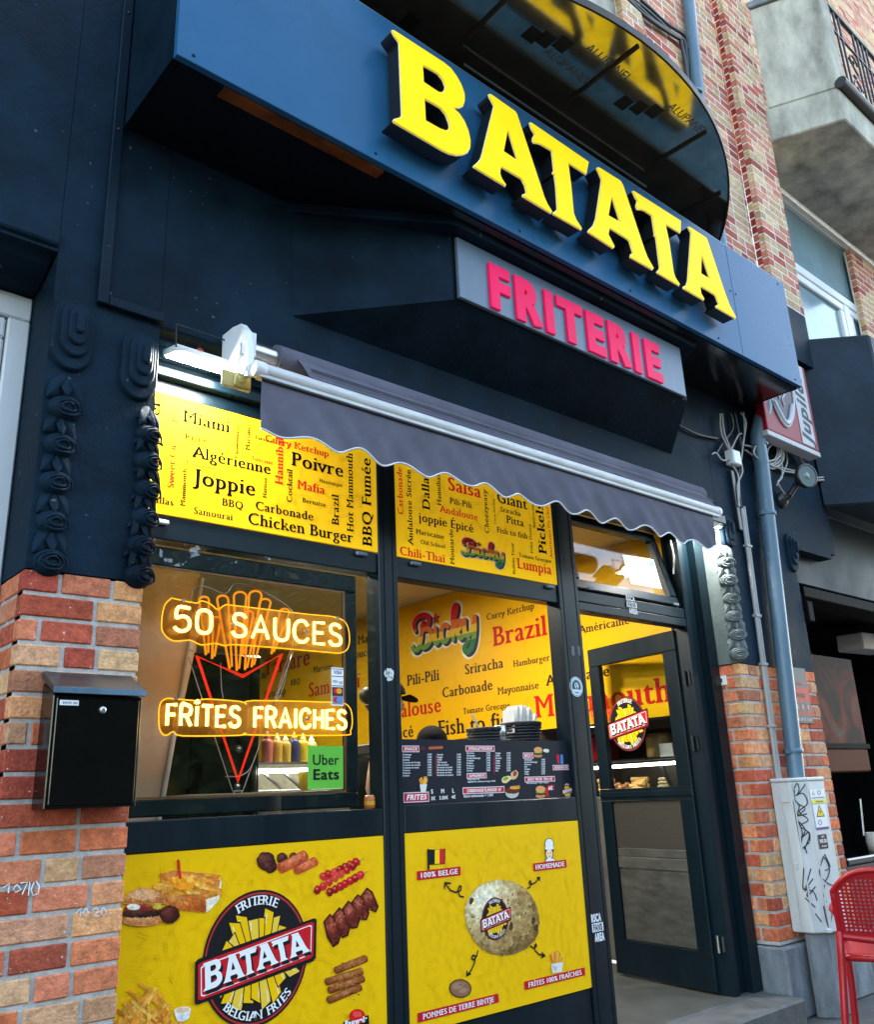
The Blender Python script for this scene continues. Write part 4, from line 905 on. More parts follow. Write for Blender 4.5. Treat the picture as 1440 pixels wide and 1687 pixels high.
# chef
for c, rx, ry, cl, k in (((1030,272),30,38,BLACK,3),((1030,272),26,34,(.8,.8,.78),3.4),((1030,335),27,36,BLACK,4),((1030,335),22,32,hexc('f0cfae'),4.4)): blob(m, W, c, rx, ry, cl, k)
m.poly([W(p, 4.8) for p in ((1004,290),(1056,288),(1056,306),(1004,308))], (.8,.8,.78)); m.poly([W(p, 3.8) for p in ((1001,305),(1060,303),(1058,325),(1003,327))], hexc('4a2a1b'))
m.poly([W(p, 3.2) for p in ((1000,384),(1008,365),(1030,358),(1060,362),(1074,378))], BLACK); m.poly([W(p, 5) for p in ((1005,383),(1012,368),(1030,362),(1058,366),(1069,378))], (.8,.8,.78))
for c in ((1022,330),(1038,329)): blob(m, W, c, 3, 3.5, BLACK, 5)
bar(m, W, (1024,350), (1037,349), 2, hexc('a03a30'), 5)
def stroke(mb, W, pts, w, c, k):
    P = [W(p, k) for p in pts]; P = [P[0]]+[q for i in range(len(P)-1) for q in (P[i].lerp(P[i+1], .5), P[i+1])]
    N = len(P); 
    for i in range(N-1):
        d = (P[i+1]-P[i]).normalized(); q = V(-d.z, 0, d.x)*w; mb.poly([P[i]-q-d*w*.5+V(0,-i*1e-5,0), P[i+1]-q+d*w*.5+V(0,-i*1e-5,0), P[i+1]+q+d*w*.5+V(0,-i*1e-5,0), P[i]+q-d*w*.5+V(0,-i*1e-5,0)], c)
for pts in ([(482,612),(455,605),(445,570),(455,540),(467,545),(462,570),(430,582),(395,568),(362,522)],[(358,556),(361,520),(398,524)],[(890,556),(905,550),(915,520),(908,506),(900,520),(915,532),(940,520),(968,488)],[(952,488),(969,486),(968,508)],
  [(573,956),(565,990),(545,1015),(532,1005),(540,985),(558,990),(552,1030),(530,1080),(503,1112)],[(503,1085),(502,1115),(526,1102)],[(908,925),(930,940),(950,925),(945,910),(935,925),(940,955),(965,980),(1000,988)],[(982,968),(1003,988),(980,1000)]):
    stroke(m, W, pts, .0035, BLACK, 3)
blob(m, W, (460,1197), 72, 60, BLACK, 3, .1); blob(m, W, (460,1197), 66, 54, hexc('8a6248'), 3.4, .1)
for c, rx, ry in (((440,1180),36,20),((480,1210),30,16),((470,1170),20,8)): blob(m, W, c, rx, ry, hexc('a27c5f'), 3.8, -.3, 14, .15, rx)
for i in range(34): 
    x = rs.uniform(1035, 1115); bar(m, W, (x*.5+1078*.5, 1050), (x, rs.uniform(950, 985)+abs(x-1075)*.5), 4.5, rs.choice(FRY), 4+i*.03)
m.poly([W(p, 6) for p in ((1040,1040),(1118,1028),(1110,1090),(1050,1100))], hexc('d9d6cc')); m.poly([W(p, 6.4) for p in ((1045,1045),(1080,1060),(1070,1096))], hexc('b9b6ac'))
m.build('captions', M['print'], pp)

# ------------------------------------------------------------------ menu board in the serving hatch
mb_ = MB(); mb_.box(2.5325, 3.6755, .02, .026, 1.2705, 1.552, (.014,.016,.024)); menu = mb_.build('menu_board', M['print'], None); tag(menu, 'black menu board with red headings and prices in the serving hatch', 'menu board')
W = art_at(zC, .0195); m = MB()
PINK = hexc('c4203a')
def cap(s, a, b, h, inset_=6):
    P0, P1, P2 = W(a, 1), W(b, 1), W((a[0], a[1]-h), 1); zz0 = (P0.z+P1.z)/2; hh = P2.z-P0.z
    m.poly([V(P0.x-.004,P0.y,zz0-.004), V(P1.x+.004,P0.y,zz0-.004), V(P1.x+.004,P0.y,zz0+hh+.004), V(P0.x-.004,P0.y,zz0+hh+.004)], (.6,.6,.6))
    m.poly([V(P0.x,P0.y-.0004,zz0), V(P1.x,P0.y-.0004,zz0), V(P1.x,P0.y-.0004,zz0+hh), V(P0.x,P0.y-.0004,zz0+hh)], PINK)
    x0, x1 = P0.x+(P1.x-P0.x)*.08, P1.x-(P1.x-P0.x)*.08; ls_, nat = text_loops(s, 'obl'); kk = (hh*.62/.70)/((x1-x0)/nat)
    fit_text(m, s, V(x0, P0.y-.0009, zz0+hh*.2), V(x1, P0.y-.0009, zz0+hh*.2), V(0,0,1), V(0,-1,0), 'obl', WHITE, 0, k=kk)
for a in (('SNACK',(134,1276),(240,1274),32),('MITRAILLETTE/DÜRÜM',(555,1272),(740,1270),28),('BICKY',(935,1318),(998,1316),28),('SUPPLEMENTS',(563,1450),(687,1448),25),('CARBONNADE FLAMANDE  6€',(536,1552),(806,1545),34),('FRITES',(145,1610),(305,1602),56),('BICKY FRITES  TEN-14€',(946,1474),(1140,1470),26),('BOISSONS 2€',(1132,1394),(1230,1394),24)): cap(*a)
def lines(items, x0, x1, y0, dy, h, pr=None):
    for i, s in enumerate(items):
        y = y0+dy*i; P = W((x0, y), 1.5); size = (W((x0, y-h), 1.5).z-P.z)/.70
        put_text(m, s, P, V(1,0,0), V(0,0,1), V(0,-1,0), size, 'bold', (.72,.72,.74), 0, 0, 0, 1.0)
        if pr: Q = W((x1, y), 1.5); put_text(m, pr[i % len(pr)], V(Q.x, Q.y, P.z), V(1,0,0), V(0,0,1), V(0,-1,0), size, 'bold', (.72,.72,.74))
PRC = ['3.00€','2.50€','2.80€','3.20€','3.50€']
lines(['Hamburger','Fricadelle','Boulette','Croquette de fromage','Croquette de crevette','Croquette de viande','Mexicano','Poulycroc','Sitostick'], 134, 298, 1302, 17.4, 11, PRC)
lines(['Cervela','Nugget','Falafel','Mini loempia','Ailes de poulet','Brochette de poulet','Brochette de viande','Brochette de dinde','Brochette de poisson'], 362, 492, 1302, 17, 11, PRC)
lines(['Pain frites','Hamburger','Double hamburger','Fricadelle','Boulette','Poulycroc','Mexicano','Cervela'], 558, 688, 1292, 16.6, 11, PRC)
lines(['Nugget','Falafel','Sitostick','Veggie','Poulet','Viande','Dinde','Fish'], 748, 822, 1292, 16.6, 11, PRC)
lines(['Hamburger','Double hamburger','Mexicano','Fish','Chicken','Veggie','Crispy'], 940, 1052, 1336, 15.6, 11, PRC)
lines(['Frites à part +2€','Légumes, bec, andalouse, fromage +0.50€'], 565, 800, 1466, 15, 10); lines(['Sauce carbonnade + 1.50€'], 538, 0, 1580, 10, 17); lines(['Bicky hamburger + frites + boisson'], 955, 0, 1490, 10, 10)
for s, p, q in (('S',(322,1555),(322,1598)),('M',(388,1552),(376,1594)),('L',(462,1549),(458,1588))):
    P = W(p, 1.5); sz = .026; put_text(m, s, P, V(1,0,0), V(0,0,1), V(0,-1,0), sz, 'bold', WHITE)
for s, q in (('3€',(322,1598)),('3.50€',(376,1594)),('4€',(458,1588))): put_text(m, s, W(q, 1.5), V(1,0,0), V(0,0,1), V(0,-1,0), .021, 'bold', WHITE)
for x in (352, 738): m.poly([W(p, 1) for p in ((x,1300),(x+3,1300),(x+3,1430),(x,1430))], PINK)
for c, s in (((1030,1282),1.0),((1046,1545),1.15)):
    blob(m, W, (c[0], c[1]+22*s), 28*s, 12*s, hexc('c98a50'), 3); blob(m, W, (c[0], c[1]+8*s), 30*s, 10*s, hexc('4f2a1e'), 3.2); blob(m, W, (c[0], c[1]+1*s), 29*s, 6*s, hexc('5f9a3a'), 3.4, 0, 18, .2, 3); blob(m, W, (c[0], c[1]-16*s), 28*s, 20*s, hexc('d99a5c'), 3.6)
for a, b in (((1160,1300),(1165,1350)),): bar(m, W, a, b, 9, hexc('c4203a'), 3)
bar(m, W, (1186,1302), (1188,1356), 9, hexc('3b86c4'), 3)
blob(m, W, (1086,1272), 20, 14, hexc('d8d2c2'), 3, 0, 12, .25, 4); blob(m, W, (268,1256), 16, 12, hexc('5c2323'), 3, 0, 12, .2, 2); bar(m, W, (310,1254), (395,1250), 9, hexc('b2573a'), 3)
blob(m, W, (820,1460), 34, 22, hexc('e2c690'), 3, -.4, 14, .15, 2); blob(m, W, (872,1432), 24, 32, hexc('d2b184'), 3.2, .5, 14, .12, 3); blob(m, W, (876,1425), 14, 18, hexc('9b3a2a'), 3.4, .5, 10, .2, 4); blob(m, W, (815,1455), 18, 10, hexc('7aa040'), 3.4, -.3, 10, .25, 5)
blob(m, W, (858,1550), 44, 36, hexc('b9b6b0'), 3); blob(m, W, (858,1535), 48, 22, hexc('5b2a16'), 3.3, 0, 20, .08, 3)
for i in range(16): bar(m, W, (870+rs.uniform(-24, 24), 1520+rs.uniform(-10, 8)), (890+rs.uniform(-20, 20), 1512+rs.uniform(-10, 8)), 4, rs.choice(FRY), 3.6+i*.02)
for i in range(26): x = rs.uniform(244, 296); bar(m, W, (x*.5+268*.5, 1500), (x, rs.uniform(1442, 1470)), 4.5, rs.choice(FRY), 3+i*.02)
m.poly([W(p, 4) for p in ((246,1495),(294,1492),(286,1542),(254,1545))], hexc('d6d6d2'))
bar(m, W, (1085,1520), (1092,1570), 9, hexc('c4161c'), 3.8); m.poly([W(p, 4) for p in ((1092,1502),(1134,1498),(1136,1530),(1094,1534))], PINK); put_text(m, '6€', W((1099,1530), 5), V(1,0,0), V(0,0,1), V(0,-1,0), .024, 'black', WHITE)
cl = at(*zC((1224, 1535)), .019); logo(m, cl, V(1,0,0), V(0,0,1), V(0,-1,0), .165, .0004, .0002, False)
m.build('menu_print', M['print'], menu)
# ================================================================== big fascia sign
fs = thing('fascia_sign', 'long blue grey shop sign box with six raised yellow letters', 'shop sign', (3.37, -.4, 3.93))
m = MB(); m.box(1.035, 4.93, -.66, -.63, 3.932, 4.768).box(4.9335, 5.708, -.66, -.63, 3.932, 4.768); m.build('front_panel', M['fascia_alu'], fs, bevel=.002)
for xa in (1.032, 5.705): m = MB(); m.box(xa, xa+.004, -.628, YP-.002, 3.934, 4.766); m.build('side_panel', M['dark_paint_smooth'], fs)
m = MB(); m.box(1.037, 5.704, -.56, YP-.003, 3.938, 3.948).box(1.037, 5.704, -.628, -.563, 3.934, 3.946); m.build('soffit', M['black_gloss'], fs)
pm('glow_lip', (.20, .050, .006), .4, metal=.3, var=.7, vscale=7); m = MB(); m.box(1.06, 1.24, -.6285, -.575, 3.922, 3.9335).box(2.02, 5.69, -.6285, -.575, 3.922, 3.9335); m.build('lip', M['black_gloss'], fs); m = MB(); m.box(1.242, 2.018, -.6285, -.575, 3.922, 3.9335); m.build('glow_lip', M['glow_lip'], fs)  # orange length of lip paints in the warm glow under the sign's left end
m = MB(); m.box(1.04, 5.70, -.655, -.632, 4.7695, 4.778); m.build('top_trim', M['pipe_paint'], fs)
for x, z in ((1.10,3.965),(1.95,3.965),(2.85,3.965),(3.75,3.965),(4.65,3.965),(5.62,3.965),(1.10,4.73),(5.62,4.73),(4.90,4.40),(4.965,4.40)):
    m = MB(); m.lathe((x, -.6605, z), (0,-1,0), [(.007,0),(.006,.003),(0,.004)], 8); m.build('rivet', M['dark_paint_smooth'], fs)
for z in (3.35, 3.9, 4.5): m = MB(); m.lathe((1.008, YP-.0285, z), (0,-1,0), [(.006,0),(.005,.003),(0,.004)], 8); m.build('screw', M['dark_metal'], shop)
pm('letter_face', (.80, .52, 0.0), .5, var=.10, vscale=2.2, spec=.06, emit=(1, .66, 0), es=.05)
pm('letter_side', (.006, .006, .007), .4)
pm('letter_rim', (.80, .76, .55), .25)
LN = 'BATATA'
for i, g_ in enumerate(SIGN_LETTERS):
    m = MB(); u_, v_, n_ = V(1,0,0), V(0,0,1), V(0,-1,0)
    m.loops(g_, V(0, YL+.004, 0), u_, v_, .082, n_); m.add([], [])
    lt = m.build('letter', M['letter_side'], fs)
    for hx, hz in ((.3, .6), (.6, .3)):
        xs_ = [p[0] for l in g_ for p in l]; zs_ = [p[1] for l in g_ for p in l]
    f = MB(); rim = _grow(g_, .0035, .0035); f.loops(rim, V(0, YL+.0035, 0), u_, v_, .004, n_); f.build('rim', M['letter_rim'], lt)
    f = MB(); f.loops(g_, V(0, YL-.002, 0), u_, v_, .005, n_); f.build('face', M['letter_face'], lt)
    m = MB(); cx, cz = sum(xs_)/len(xs_), sum(zs_)/len(zs_)
    for dx in (-.12, .12): m.tube([(cx+dx*.4, YL+.08, cz+dx), (cx+dx*.4, -.661, cz+dx)], .008, 6)
    m.build('stand_off', M['metal'], lt)
# ================================================================== smaller pink sign on the oriel
fr2 = thing('friterie_sign', 'grey board with raised pink letters under the big yellow letters', 'shop sign', (3.5, -.5, 3.55))
m = MB(); bl, br_ = at(757, 493, -.52), at(1131.7, 653, -.52); tl = at(758, 395.7, -.52)
zb, zt_ = 3.548, 3.882; m.box(2.548, 4.415, -.52, -.498, zb, zt_); m.build('board', M['friterie_alu'], fr2, bevel=.003)
m = MB(); m.box(2.535, 4.428, -.497, -.4955, zb-.01, zt_+.006); m.build('backing', M['black_void'], fr2)
pm('pink_letter', (.62, .004, .075), .40, var=.12, vscale=4, spec=.10, emit=(1, .01, .13), es=.03)
a, b = at(811, 503, -.54), at(1098, 625, -.54); h = at(810, 437, -.54).z-a.z
ls_, nat = text_loops('FRITERIE', 'black', .045); sz = (b.x-a.x)/nat; kz = h/.70
z0_ = (a.z+b.z)/2
for g_ in ls_:
    m = MB(); l2 = [[(p[0]*sz, p[1]*kz*.98) for p in l] for l in g_]
    m.loops(l2, V(a.x, -.533, z0_), V(1,0,0), V(0,0,1), .0125, V(0,-1,0)); m.build('letter', M['pink_letter'], fr2, bevel=.004, seg=2)
# ================================================================== curved canopy over the sign
cn = thing('curved_canopy', 'curved canopy above the yellow letters with a glossy black underside', 'canopy', (3.4, -.5, 5.0))
CX, CY, CR = 3.4, 1.306, 2.526; ZC = 5.0
a0 = math.acos(2.05/CR); arc = []
for i in range(41):
    t = math.pi+a0+(math.pi-2*a0)*i/40; arc.append((CX+CR*math.cos(t), CY+CR*math.sin(t)))
m = MB(); m.prism([(x, y, ZC) for x, y in arc], (0, 0, .01)); pm('canopy_film', (.46, .40, .28), .10, metal=.92, var=.3, vscale=5, bump=.02, bscale=14); m.build('underside', M['canopy_film'], cn)
m = MB()
for (x0, y0), (x1, y1) in zip(arc, arc[1:]): 
    d = Vector((x1-x0, y1-y0, 0)).normalized(); n_ = V(d.y, -d.x, 0)
    if n_.dot(V(x0-CX, y0-CY, 0)) < 0: n_ = -n_
    A, B = V(x0, y0, ZC-.008), V(x1, y1, ZC-.008)
    m.add([A, B, B+n_*.012, A+n_*.012, A+V(0,0,.05), B+V(0,0,.05), B+n_*.012+V(0,0,.05), A+n_*.012+V(0,0,.05)], [(0,1,2,3),(4,5,6,7),(0,1,5,4),(3,2,6,7)])
pm('rim_metal', (.020, .014, .006), .6, metal=.2, var=.3, vscale=12)
m.build('rim', M['rim_metal'], cn)
m = MB()
for x, y, x2, y2 in ((2.56,-.66,2.55,-1.02),(4.12,-.72,4.14,-1.06),(4.68,-.45,4.71,-.80),(3.3,-.68,3.3,-1.19),(1.9,-.5,1.85,-.75)):
    m.tube([(x, y, ZC-.004), (x2, y2, ZC-.004)], .012, 6)
m.build('seam', M['rim_metal'], cn)
m = MB(); A = atz(566, 10, ZC)
for px, py in ((893, 88), (962, 82), (1098, 178)):
    P = atz(px, py, ZC-.001); put_text(m, 'ALUPANEL', P, V(1,0,0), V(0,-1,0), V(0,0,-1), .075, 'light', (.10,.10,.10))
for px, py in ((857, 60), (880, 68), (908, 76), (1010, 172), (1035, 180), (1060, 186), (655, 40)):
    P = atz(px, py, ZC-.001); m.poly([P, P+V(.085,0,0), P+V(.085,-.085,0), P+V(0,-.085,0)], (.014,.014,.012))
m.build('film_print', M['print'], cn)
m = MB(); m.box(2.62, 4.2, -.575, -.57, 4.93, 4.945); m.build('light_gap_strip', M['pipe_paint'], cn)

# ================================================================== awning
aw = thing('awning', 'half rolled grey fabric awning with white front bar and scalloped edge', 'awning', (3.2, -.3, 3.0))
YB = -.42; B0, B1 = at(424, 622, YB), at(1180, 835, YB); zb = (B0.z+B1.z)/2
pm('awning_fabric', (.098, .096, .125), .85, var=.28, vscale=2.6, bump=.35, bscale=5, spec=.15, fleck=(.2,.2,.23), fscale=45, fthr=.76)
pm('awning_white', (.50, .51, .51), .45, var=.2, vscale=6, streak=.2)
xr0, xr1 = at(437, 580, -.29).x, at(1150, 800, -.29).x; RZ = 3.045
m = MB(); m.tube([(B0.x, YB, zb), (B1.x, YB, zb)], .0305, 14); m.box(B0.x+.002, B1.x-.002, YB-.02, YB+.02, zb-.036, zb-.01); m.build('front_bar', M['awning_white'], aw)
m = MB(); m.tube([(B0.x-.02, YB, zb), (B0.x+.03, YB, zb)], .034, 14); m.tube([(B1.x-.02, YB, zb), (B1.x+.012, YB, zb)], .034, 14); m.build('end_cap', M['pvc_white'], aw, bevel=.003)
m = MB(); m.tube([(xr0+.045, -.28, RZ), (xr1, -.28, RZ)], .066, 18); m.build('fabric_roll', M['awning_fabric'], aw)
m = MB(); m.tube([(xr0-.10, -.28, RZ), (xr0+.05, -.28, RZ)], .047, 16); m.build('roller_tube', M['metal'], aw)
# sloping cover from the roll to the bar, slightly sagging and creased
m = MB(); NX, NY = 90, 8; xa0, xa1 = xr0+.12, B1.x-.03; vs_ = []
for j in range(NY+1):
    t = j/NY
    for i in range(NX+1):
        s = i/NX; x = xa0+(xa1-xa0)*s - (.0)*t
        y = -.275+(YB-.02+.275)*t**1.15; z = (RZ+.068)*(1-t)+(zb+.026)*t + .018*math.sin(math.pi*t) - .010*math.sin(math.pi*s)*math.sin(math.pi*t)
        z += .004*math.sin(s*23+t*3)*math.sin(math.pi*t)+.006*math.exp(-((s-.07-.10*t)*60)**2)*math.sin(math.pi*t)+.005*math.exp(-((s-.72+.05*t)*70)**2)
        vs_.append((x, y, z))
m.add(vs_, [(j*(NX+1)+i, j*(NX+1)+i+1, (j+1)*(NX+1)+i+1, (j+1)*(NX+1)+i) for j in range(NY) for i in range(NX)], None, True)
m.build('cover_fabric', M['awning_fabric'], aw)
m = MB(); xv0, xv1 = B0.x+.012, B1.x-.085; NX, NZ = 260, 8; PER = .318; hv = zb-.03-at(430, 712, YB).z
lows = [at(p, q, YB).x for p, q in ((547,741),(625,759),(697,773),(768,790),(827,804),(885,823),(938,836))]
def low(x): 
    ph = (x-lows[0])/((lows[-1]-lows[0])/6); a = max(0, min(1, (x-xv0)/(lows[0]-xv0)))
    return hv*.96+.021*math.cos(2*math.pi*ph)*(a if x < lows[0] else 1) 
vs_ = []; bot = []
for j in range(NZ+1):
    for i in range(NX+1):
        x = xv0+(xv1-xv0)*i/NX; t = j/NZ; z = zb-.032-low(x)*t
        y = YB-.012-.004*t+.012*math.sin(x*9.0)*t+.007*math.sin(x*23+1.2)*t*t+.004*math.sin(x*41+z*30)*t+.006*math.exp(-((x-3.35-.06*t)*30)**2)*t
        vs_.append((x, y, z)); 
        if j == NZ: bot.append((x, y, z))
m.add(vs_, [(j*(NX+1)+i, j*(NX+1)+i+1, (j+1)*(NX+1)+i+1, (j+1)*(NX+1)+i) for j in range(NZ) for i in range(NX)], None, True)
hm = MB(); hm.tube([(xv0, YB-.0165, zb-.043), (xv1, YB-.0165, zb-.043)], .007, 5); va = m.build('valance', M['awning_fabric'], aw); hm.build('hem', M['cable_black'], va); m = MB(); m.tube(bot, .0045, 5); m.build('piping', M['pvc_white'], va)
m = MB()
for t in (.80, .86): m.tube([(xa0+.02, -.275+(YB-.02+.275)*t**1.15-.012, (RZ+.068)*(1-t)+(zb+.026)*t+.018*math.sin(math.pi*t)+.004), (xa1, -.275+(YB-.02+.275)*t**1.15-.012, (RZ+.068)*(1-t)+(zb+.026)*t+.018*math.sin(math.pi*t)+.004)], .0022, 4)
m.build('seam', M['cable_black'], aw)
m = MB()                                               # left end bracket: a half-moon plate, gear box and crank eye
pts = [(YP-.004, RZ-.075), (YB+.03, zb-.025), (YB+.02, zb+.02), (-.385, RZ-.02), (-.37, RZ+.04), (-.33, RZ+.085), (-.26, RZ+.10), (YP-.004, RZ+.10)]
xb = xr0-.155; m.prism([(xb+.02, y, z) for y, z in pts], (.026, 0, 0)); m.box(xb+.047, xb+.088, -.335, -.225, RZ-.045, RZ+.06); m.box(xb+.036, B0.x-.015, YB-.008, YB+.03, zb-.02, zb+.022)
m.build('end_bracket', M['pvc_white'], aw, bevel=.008, seg=2)
m = MB(); c = at(395, 628, -.34); m.box(c.x-.075, c.x+.05, -.34, -.325, c.z-.035, c.z+.035); m.box(c.x-.03, c.x+.045, -.352, -.341, c.z-.028, c.z+.022); m.tube([(c.x, -.353, c.z), (c.x, -.366, c.z)], .018, 12)
pm('aged_plastic', (.46, .38, .12), .45, var=.15); m.build('gear_cover', M['aged_plastic'], aw, bevel=.005)
m = MB(); e = at(397, 597, -.38); ring = [(e.x+.02*math.sin(t)*(.5 if math.cos(t) > .2 else 1), -.385, e.z-.014+.042*math.cos(t)) for t in [2*math.pi*k/20 for k in range(20)]]; m.tube(ring, .0045, 6, closed=True); m.tube([(e.x, -.385, e.z+.03), (e.x+.008, -.37, e.z+.085)], .008, 8); m.build('crank_eye', M['metal'], aw)
m = MB(); m.tube([(B0.x+.10, YB+.05, zb+.02), (B0.x+.55, -.22, RZ-.09), (B0.x+.12, -.20, RZ-.05)], .014, 8); m.build('folding_arm', M['awning_white'], aw)
m = MB(); m.box(B1.x+.03, B1.x+.20, -.36, YP-.002, zb-.03, zb+.03).box(B1.x+.0, B1.x+.10, -.30, YP-.002, zb+.031, zb+.05); m.build('wall_bracket', M['dark_metal'], aw, bevel=.006)

# ================================================================== floodlight
emat('flood_glow', (1, .97, .90), 32); pm('red_plastic', (.4,.03,.03), .4)
def floodlight(label, x0, x1, z, group):
    fl = thing('floodlight', label, 'floodlight', ((x0+x1)/2, -.13, z+.02), group)
    q = [V(x0,-.10,z+.016), V(x0,-.225,z-.014), V(x1,-.225,z-.014), V(x1,-.10,z+.016)]
    nrm = (q[1]-q[0]).cross(q[2]-q[1]).normalized(); nrm = nrm if nrm.z > 0 else -nrm
    m = MB(); m.prism(q, nrm*.028); m.build('housing', M['pvc_white'], fl, bevel=.006)
    cq = sum(q, Vector())/4; lens = [cq+(p-cq)*.90-nrm*.002 for p in q]
    m = MB(); m.prism(lens, -nrm*.003); m.build('lens', M['flood_glow'], fl)
    m = MB(); m.tube([q[1]+nrm*.014, q[1]+V(.01,.03,.13), q[2]+V(-.01,.03,.13), q[2]+nrm*.014], .004, 6); m.tube([cq+V(0,.03,.10), cq+V(.02,.06,.06), cq+nrm*.03], .005, 6); m.build('bracket', M['dark_metal'], fl)
    m = MB(); m.ball(cq+V(.0,.02,.055), .018, .014, .02, 10, 6); m.build('cable_gland', M['red_plastic'], fl)
floodlight('lit white floodlight slab hanging beside the left awning bracket', 1.285, 1.565, 3.0, 'floodlights under the awning')
floodlight('lit floodlight mostly hidden behind the right end of the awning', 4.93, 5.13, 2.93, 'floodlights under the awning')

# ================================================================== mailbox
mx0, mx1, my, mz0, mz1, mzt = .928, 1.212, -.288, 1.311, 1.668, 1.737
mbx = thing('mailbox', 'glossy black metal mailbox with sloping lid on the brick pier', 'mailbox', (1.07, YP, 1.31))
pm('black_enamel', (.0025, .0025, .0028), .17, bump=.09, bscale=26, spec=.45, coat=.0, var=.2, vscale=8)
m = MB(); m.prism([(mx0, y, z) for y, z in ((YP-.002,mz0),(my+.004,mz0),(my+.004,mz1-.018),(YP-.002,mz1+.03))], (mx1-mx0, 0, 0)); m.build('body', M['black_enamel'], mbx, bevel=.003)
m = MB(); m.box(mx0+.010, mx1-.010, my-.002, my+.003, mz0+.012, mz1-.026); dr = m.build('door', M['black_enamel'], mbx, bevel=.004)
m = MB(); k = V((mx0+mx1)/2+.01, my-.002, mz1-.062); m.lathe(k, (0,-1,0), [(.0,.012),(.006,.012),(.011,.009),(.013,.0)], 8, sm=False); m.build('lock', M['metal'], dr)
m = MB(); m.box(mx0+.018, mx0+.076, my-.0042, my-.0022, mz1-.050, mz1-.034, (.7,.7,.7)); put_text(m, 'BOITE  SRL', V(mx0+.027, my-.0046, mz1-.0455), V(1,0,0), V(0,0,1), V(0,-1,0), .0088, 'bold', (.1,.1,.2)); m.build('name_plate', M['print'], dr)
m = MB(); m.prism([(mx0-.006, y, z) for y, z in ((YP-.002,mzt),(my-.012,mz1+.006),(my-.012,mz1-.014),(my-.006,mz1-.014),(YP-.002,mzt-.026))], (mx1-mx0+.012, 0, 0)); m.build('lid', pm('worn_enamel', (.05,.048,.048), .28, metal=.4, var=.4, vscale=9), mbx, bevel=.003)
m = MB(); m.box(mx0-.0055, mx1+.0055, my-.0145, my-.0125, mz1-.013, mz1+.004); m.build('lid_edge', M['pipe_paint'], mbx)
# chalk-like numbers on the brickwork
def strokes3(mb, pts, w, c=None):
    mb.tube(pts, w, 5, c=c)
def hand(mb, zz, Y, polys, w, c=None):
    for pl in polys: mb.tube([at(*zz(p), Y) for p in pl], w, 5, c=c)
zG = zoomed(0, 1400, .17014)
pm('white_marker', (.75, .76, .78), .7)
m = MB(); hand(m, zG, YP-.0015, [[(30,365),(90,325),(80,415)],[(165,335),(130,370),(150,410),(205,380),(165,335)],[(200,320),(265,310),(215,430)],[(290,310),(275,440)],[(330,310),(300,380),(320,440),(370,420),(380,350),(350,300)]], .0021); tag(m.build('handwriting', M['white_marker'], None), 'white handwritten 1070 on a red brick at the left edge', 'graffiti')
m = MB(); hand(m, zG, YP-.0015, [[(735,610),(785,560),(780,640)],[(835,560),(805,600),(825,645),(858,610),(835,560)],[(898,585),(915,565),(948,568),(950,595),(925,618),(897,640),(958,638)],[(1000,555),(975,600),(1000,640),(1032,600),(1000,555)]], .0016); tag(m.build('handwriting', M['white_marker'], None), 'white handwritten 1020 on a brick below the mailbox', 'graffiti')

# ================================================================== neon signs behind the glass of the left window
emat('neon_yellow', (1, .52, .085), 1.15); emat('neon_edge', (1, .42, .012), .28); emat('neon_red', (1, .03, .010), .17); emat('neon_dim', (1, .28, .008), .17)
pm('clear_line', (.5, .45, .38), .2)
YN = .0205
NF = {'5': (.62, [[(.58,1),(.12,1),(.06,.56),(.3,.64),(.52,.56),(.6,.36),(.54,.12),(.3,0),(.08,.06),(0,.16)]]), '0': (.62, [[(.31,1),(.1,.92),(.02,.7),(.02,.3),(.1,.08),(.31,0),(.52,.08),(.6,.3),(.6,.7),(.52,.92),(.31,1)]]), ' ': (.38, []),
 'S': (.62, [[(.56,.84),(.46,.96),(.3,1),(.12,.95),(.05,.78),(.12,.6),(.3,.53),(.48,.45),(.58,.28),(.52,.08),(.3,0),(.1,.05),(.0,.2)]]), 'A': (.74, [[(0,0),(.36,1),(.72,0)],[(.13,.34),(.59,.34)]]), 'U': (.66, [[(.02,1),(.02,.32),(.12,.07),(.33,0),(.54,.07),(.64,.32),(.64,1)]]),
 'C': (.7, [[(.66,.8),(.52,.96),(.34,1),(.14,.9),(.02,.66),(.02,.34),(.14,.1),(.34,0),(.54,.05),(.68,.2)]]), 'E': (.54, [[(.52,1),(.02,1),(.02,0),(.52,0)],[(.02,.52),(.44,.52)]]), 'F': (.5, [[(.5,1),(.02,1),(.02,0)],[(.02,.52),(.42,.52)]]),
 'R': (.6, [[(.02,0),(.02,1),(.34,1),(.52,.92),(.56,.74),(.5,.57),(.34,.5),(.02,.5)],[(.3,.5),(.58,0)]]), 'I': (.1, [[(.05,0),(.05,1)]]), 'Î': (.1, [[(.05,0),(.05,.96)],[(-.06,1.12),(.05,1.24),(.16,1.12)]]), 'T': (.58, [[(0,1),(.58,1)],[(.29,1),(.29,0)]]), 'H': (.6, [[(.02,0),(.02,1)],[(.58,0),(.58,1)],[(.02,.52),(.58,.52)]])}
def smooth(pts, k=4, closed=False):
    P = [Vector(p) for p in pts]; n = len(P)
    if n < 3: return P
    out = []
    for i in range(n-1):
        p0, p1, p2, p3 = P[max(i-1, 0)], P[i], P[i+1], P[min(i+2, n-1)]
        ang = 0
        for t in [j/k for j in range(k)]:
            out.append(.5*((2*p1)+(p2-p0)*t+(2*p0-5*p1+4*p2-p3)*t*t+(3*p1-p0-3*p2+p3)*t**3))
    out.append(P[-1]); return out
CURVY = set('50SUCR')
